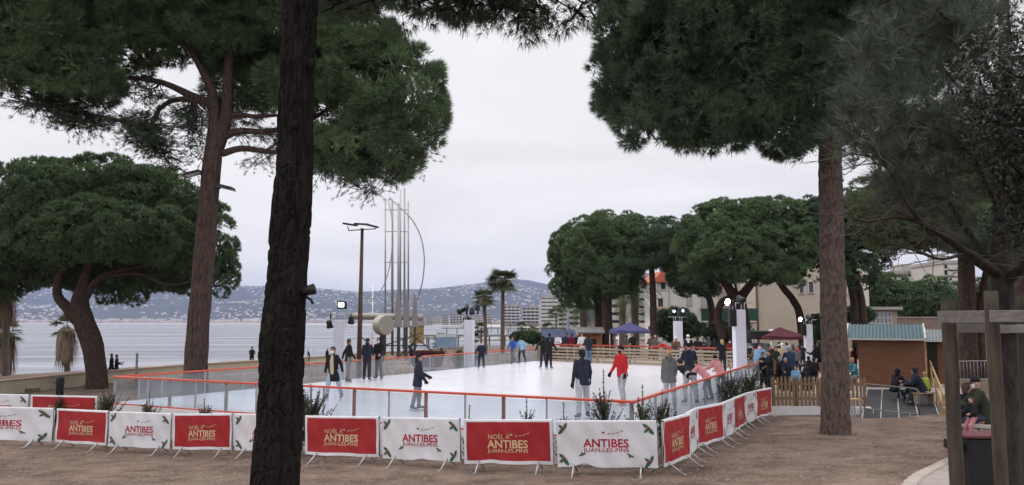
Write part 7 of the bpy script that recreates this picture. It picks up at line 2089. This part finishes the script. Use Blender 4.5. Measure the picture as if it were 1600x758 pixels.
deck('pink-faced person in teal jacket crouching right of the thick pine trunk', 1336, 562, 33.2, 110, TEALC, GREYT, sit=.42, H=1.62, legs=((78, 80, 6), (84, 80, 6)), lean=16, hair='blond', arms=((30, 8, 60), (30, 8, 60)))
# ---- on the ramp
def seated(label, px, py_seat, Y, face, H, top, legs_m, seat=.45, **k):
    p = at(px, py_seat, Y); k.setdefault('skates', False)
    return person(label, (p.x, Y, p.z - seat), face, H, top, legs_m, sit=seat, **k)
seated('hooded person in black with white mask sitting sideways on the rubber ramp', 1398, 612, 31.5, -70, 1.72, BLACKC, DARKJ, .40, legs=((82, 96, 6), (66, 60, 6)), lean=20, arms=((36, 8, 40), (40, 8, 50)), hat=('hoodup', BLACKC), mask=MASKM, puffy=.02, h=.026)
seated('broad person in navy coat sitting with back turned at the ramp handrail', 1442, 612, 30.6, 65, 1.80, NAVY, DARKJ, .45, legs=((84, 90, 8), (80, 84, 8)), lean=24, arms=((30, 12, 50), (34, 12, 60)), hair='black', puffy=.045, hat=('hoodup', NAVY), h=.026)
seated('person in hi-vis yellow jacket half hidden behind the navy coat', 1449, 613, 32.6, 100, 1.55, YELC, DARKJ, .40, legs=((80, 84, 8), (84, 84, 8)), lean=8, hair='blond', h=.028)
seated('child sitting on the ramp between the hooded person and the navy coat', 1424, 618, 31.0, 150, 1.25, BLACKC, GREYC, .34, legs=((70, 70, 10), (60, 50, 10)), lean=10, hair='brown', h=.026)
def bench():
    p = at(1442, 612, 30.6)
    t = thing('bench', 'plain timber bench under the broad person in navy coat', 'bench', (p.x, 30.6, p.z - .45), R(20))
    mb = MB(); mb.box((0, 0, .40), (.9, .36, .05)); mb.build('seat', M_WOOD, t)
    for x in (-.38, .38):
        mb = MB(); mb.box((x, 0, .19), (.06, .3, .38)); mb.build('leg', M_WOOD, t)
bench()
# ---- couple on the low wall, near right
seated('man in olive jacket and dark cap sitting on the low stone wall', 1541, 661, 16.7, 75, 1.80, GREENC, DARKJ, .45, legs=((84, 80, 6), (74, 66, 6)), lean=14, arms=((34, 10, 62), (40, 10, 50)), hat=('cap', BLACKC), hair='brown', mask=MASKM, h=.015, puffy=.02)
seated('person in dark jacket with brown hair sitting close behind the capped man', 1506, 662, 17.2, -60, 1.66, BLACKC, BLUEJ, .45, legs=((84, 84, 6), (78, 70, 6)), lean=16, arms=((36, 10, 60), (40, 10, 60)), hair='brown', female=True, h=.015)
seated('small child in black with pink leggings on the capped man', 1520, 657, 16.2, 110, .88, BLACKC, cloth('pink_leggings', (.34, .15, .16)), .40, legs=((50, 50, 8), (36, 40, 8)), lean=4, arms=((30, 10, 50), (30, 10, 40)), hair='brown', h=.012)
# ---- the crowd between the rink and the gazebos
CR = [(1090, 527, 52, BLACKC, 'dark spectator left of the forked pine trunk'), (1099, 529, 54, NAVY, 'navy-clad spectator at the foot of the forked pine'), (1107, 527, 56, GREYC, 'grey-clad spectator at the foot of the forked pine'), (1117, 529, 55, BLACKC, 'dark spectator right beside the one with blond hair'),
      (1141, 531, 50, WINEC, 'wine-red spectator just left of the tallest white column'), (1171, 538, 44, BLACKC, 'dark spectator just right of the tallest white column'), (1178, 541, 42, BROWNC, 'brown-coated spectator right of the tallest white column'), (1181, 536, 47, NAVY, 'navy spectator behind the brown-coated one'),
      (1199, 536, 44, GREYC, 'grey spectator under the left edge of the maroon gazebo'), (1206, 539, 41, BLACKC, 'black-clad spectator behind the woman with long dark hair'), (1217, 535, 47, BLACKC, 'black-clad spectator under the middle of the maroon gazebo'), (1229, 536, 48, SKYC, 'pale blue spectator under the maroon gazebo'),
      (1239, 538, 45, GREYC, 'grey spectator right of the middle of the maroon gazebo'), (1253, 538, 46, NAVY, 'navy spectator under the right edge of the maroon gazebo'), (1272, 540, 43, BLACKC, 'dark spectator right of the thin white column'), (1209, 556, 33.2, BROWNC, 'brown-jacketed spectator pressed against the pickets'),
      (1218, 560, 33.0, BLACKC, 'black-jacketed spectator low behind the pickets'), (1227, 563, 32.0, NAVY, 'navy-jacketed spectator stooping behind the pickets'), (1264, 557, 33.5, GREYC, 'grey-jacketed spectator beside the thick pine trunk'), (1271, 566, 32.4, BLACKC, 'black-jacketed spectator low beside the thick pine trunk')]
for px, py, Y, c, lb in CR:
    k = dict(lean=random.choice([2, 6, 14]), face=random.uniform(0, 360), legs=((random.uniform(-8, 14), 6, 4), (random.uniform(-10, 8), 6, 4)), arms=((random.uniform(5, 50), random.uniform(8, 24), random.uniform(10, 80)), (random.uniform(5, 50), random.uniform(8, 24), random.uniform(10, 80))), hair=random.choice(['black', 'brown', 'black', 'grey']), h=.034, puffy=random.choice([0, .02]), coat=random.choice([0, 0, .06]), mask=random.choice([None, MASKM]))
    if random.random() < .35: k['hat'] = random.choice([('beanie', BLACKC), ('beanie', GREYC), ('hoodup', c)])
    fc = k.pop('face')
    (deck if px > 1165 else behind)(lb, px, py, Y, fc, c, random.choice([DARKJ, BLACKC, GREYT]), **k)
# ---- strollers by the sea and on the terrace
def far(label, px, py_feet, py_head, Y, face, top, **k):
    if Y is None: Y = gp(px, py_feet).y
    a, b = at(px, py_feet, Y), at(px, py_head, Y)
    return person(label, tuple(a), face, b.z - a.z, top, DARKJ, skates=False, h=.035, **k)
far('dark stroller by the sea wall, left one of the two walking together', 173, 593, 552, 50, -80, BLACKC, hair='black', legs=((22, 10, 3), (-22, 16, 3)), arms=((-10, 8, 20), (14, 8, 20)))
far('dark stroller by the sea wall, right one of the two', 181, 594, 554, 50.5, -75, NAVY, hair='black', legs=((12, 6, 3), (-14, 10, 3)), arms=((10, 8, 90), (10, 8, 70)))
far('dark figure standing alone on the promenade left of the big dark trunk', 393, 573, 542, 66, 200, BLACKC, hair='black', arms=((20, 14, 80), (20, 12, 80)), hat=('beanie', BLACKC))
far('hooded figure just left of the big dark trunk on the promenade', 405, 571, 543, 67, 100, NAVY, hair='black', hat=('hoodup', NAVY))
far('dark figure sitting low by the promenade barrier left of the white column', 483, 564, 546, 60, 100, BLACKC, hair='black', lean=20)
far('dark figure standing by the promenade barrier left of the white column', 511, 566, 545, 58, 150, BLACKC, hair='black')
far('person in black at the left of the pair on the terrace', 1501, 560, 528, None, 60, BLACKC, hair='black', hat=('beanie', WINEC))
far('person in black at the right of the pair on the terrace', 1509, 560, 529, None, 70, BLACKC, hair='blond')
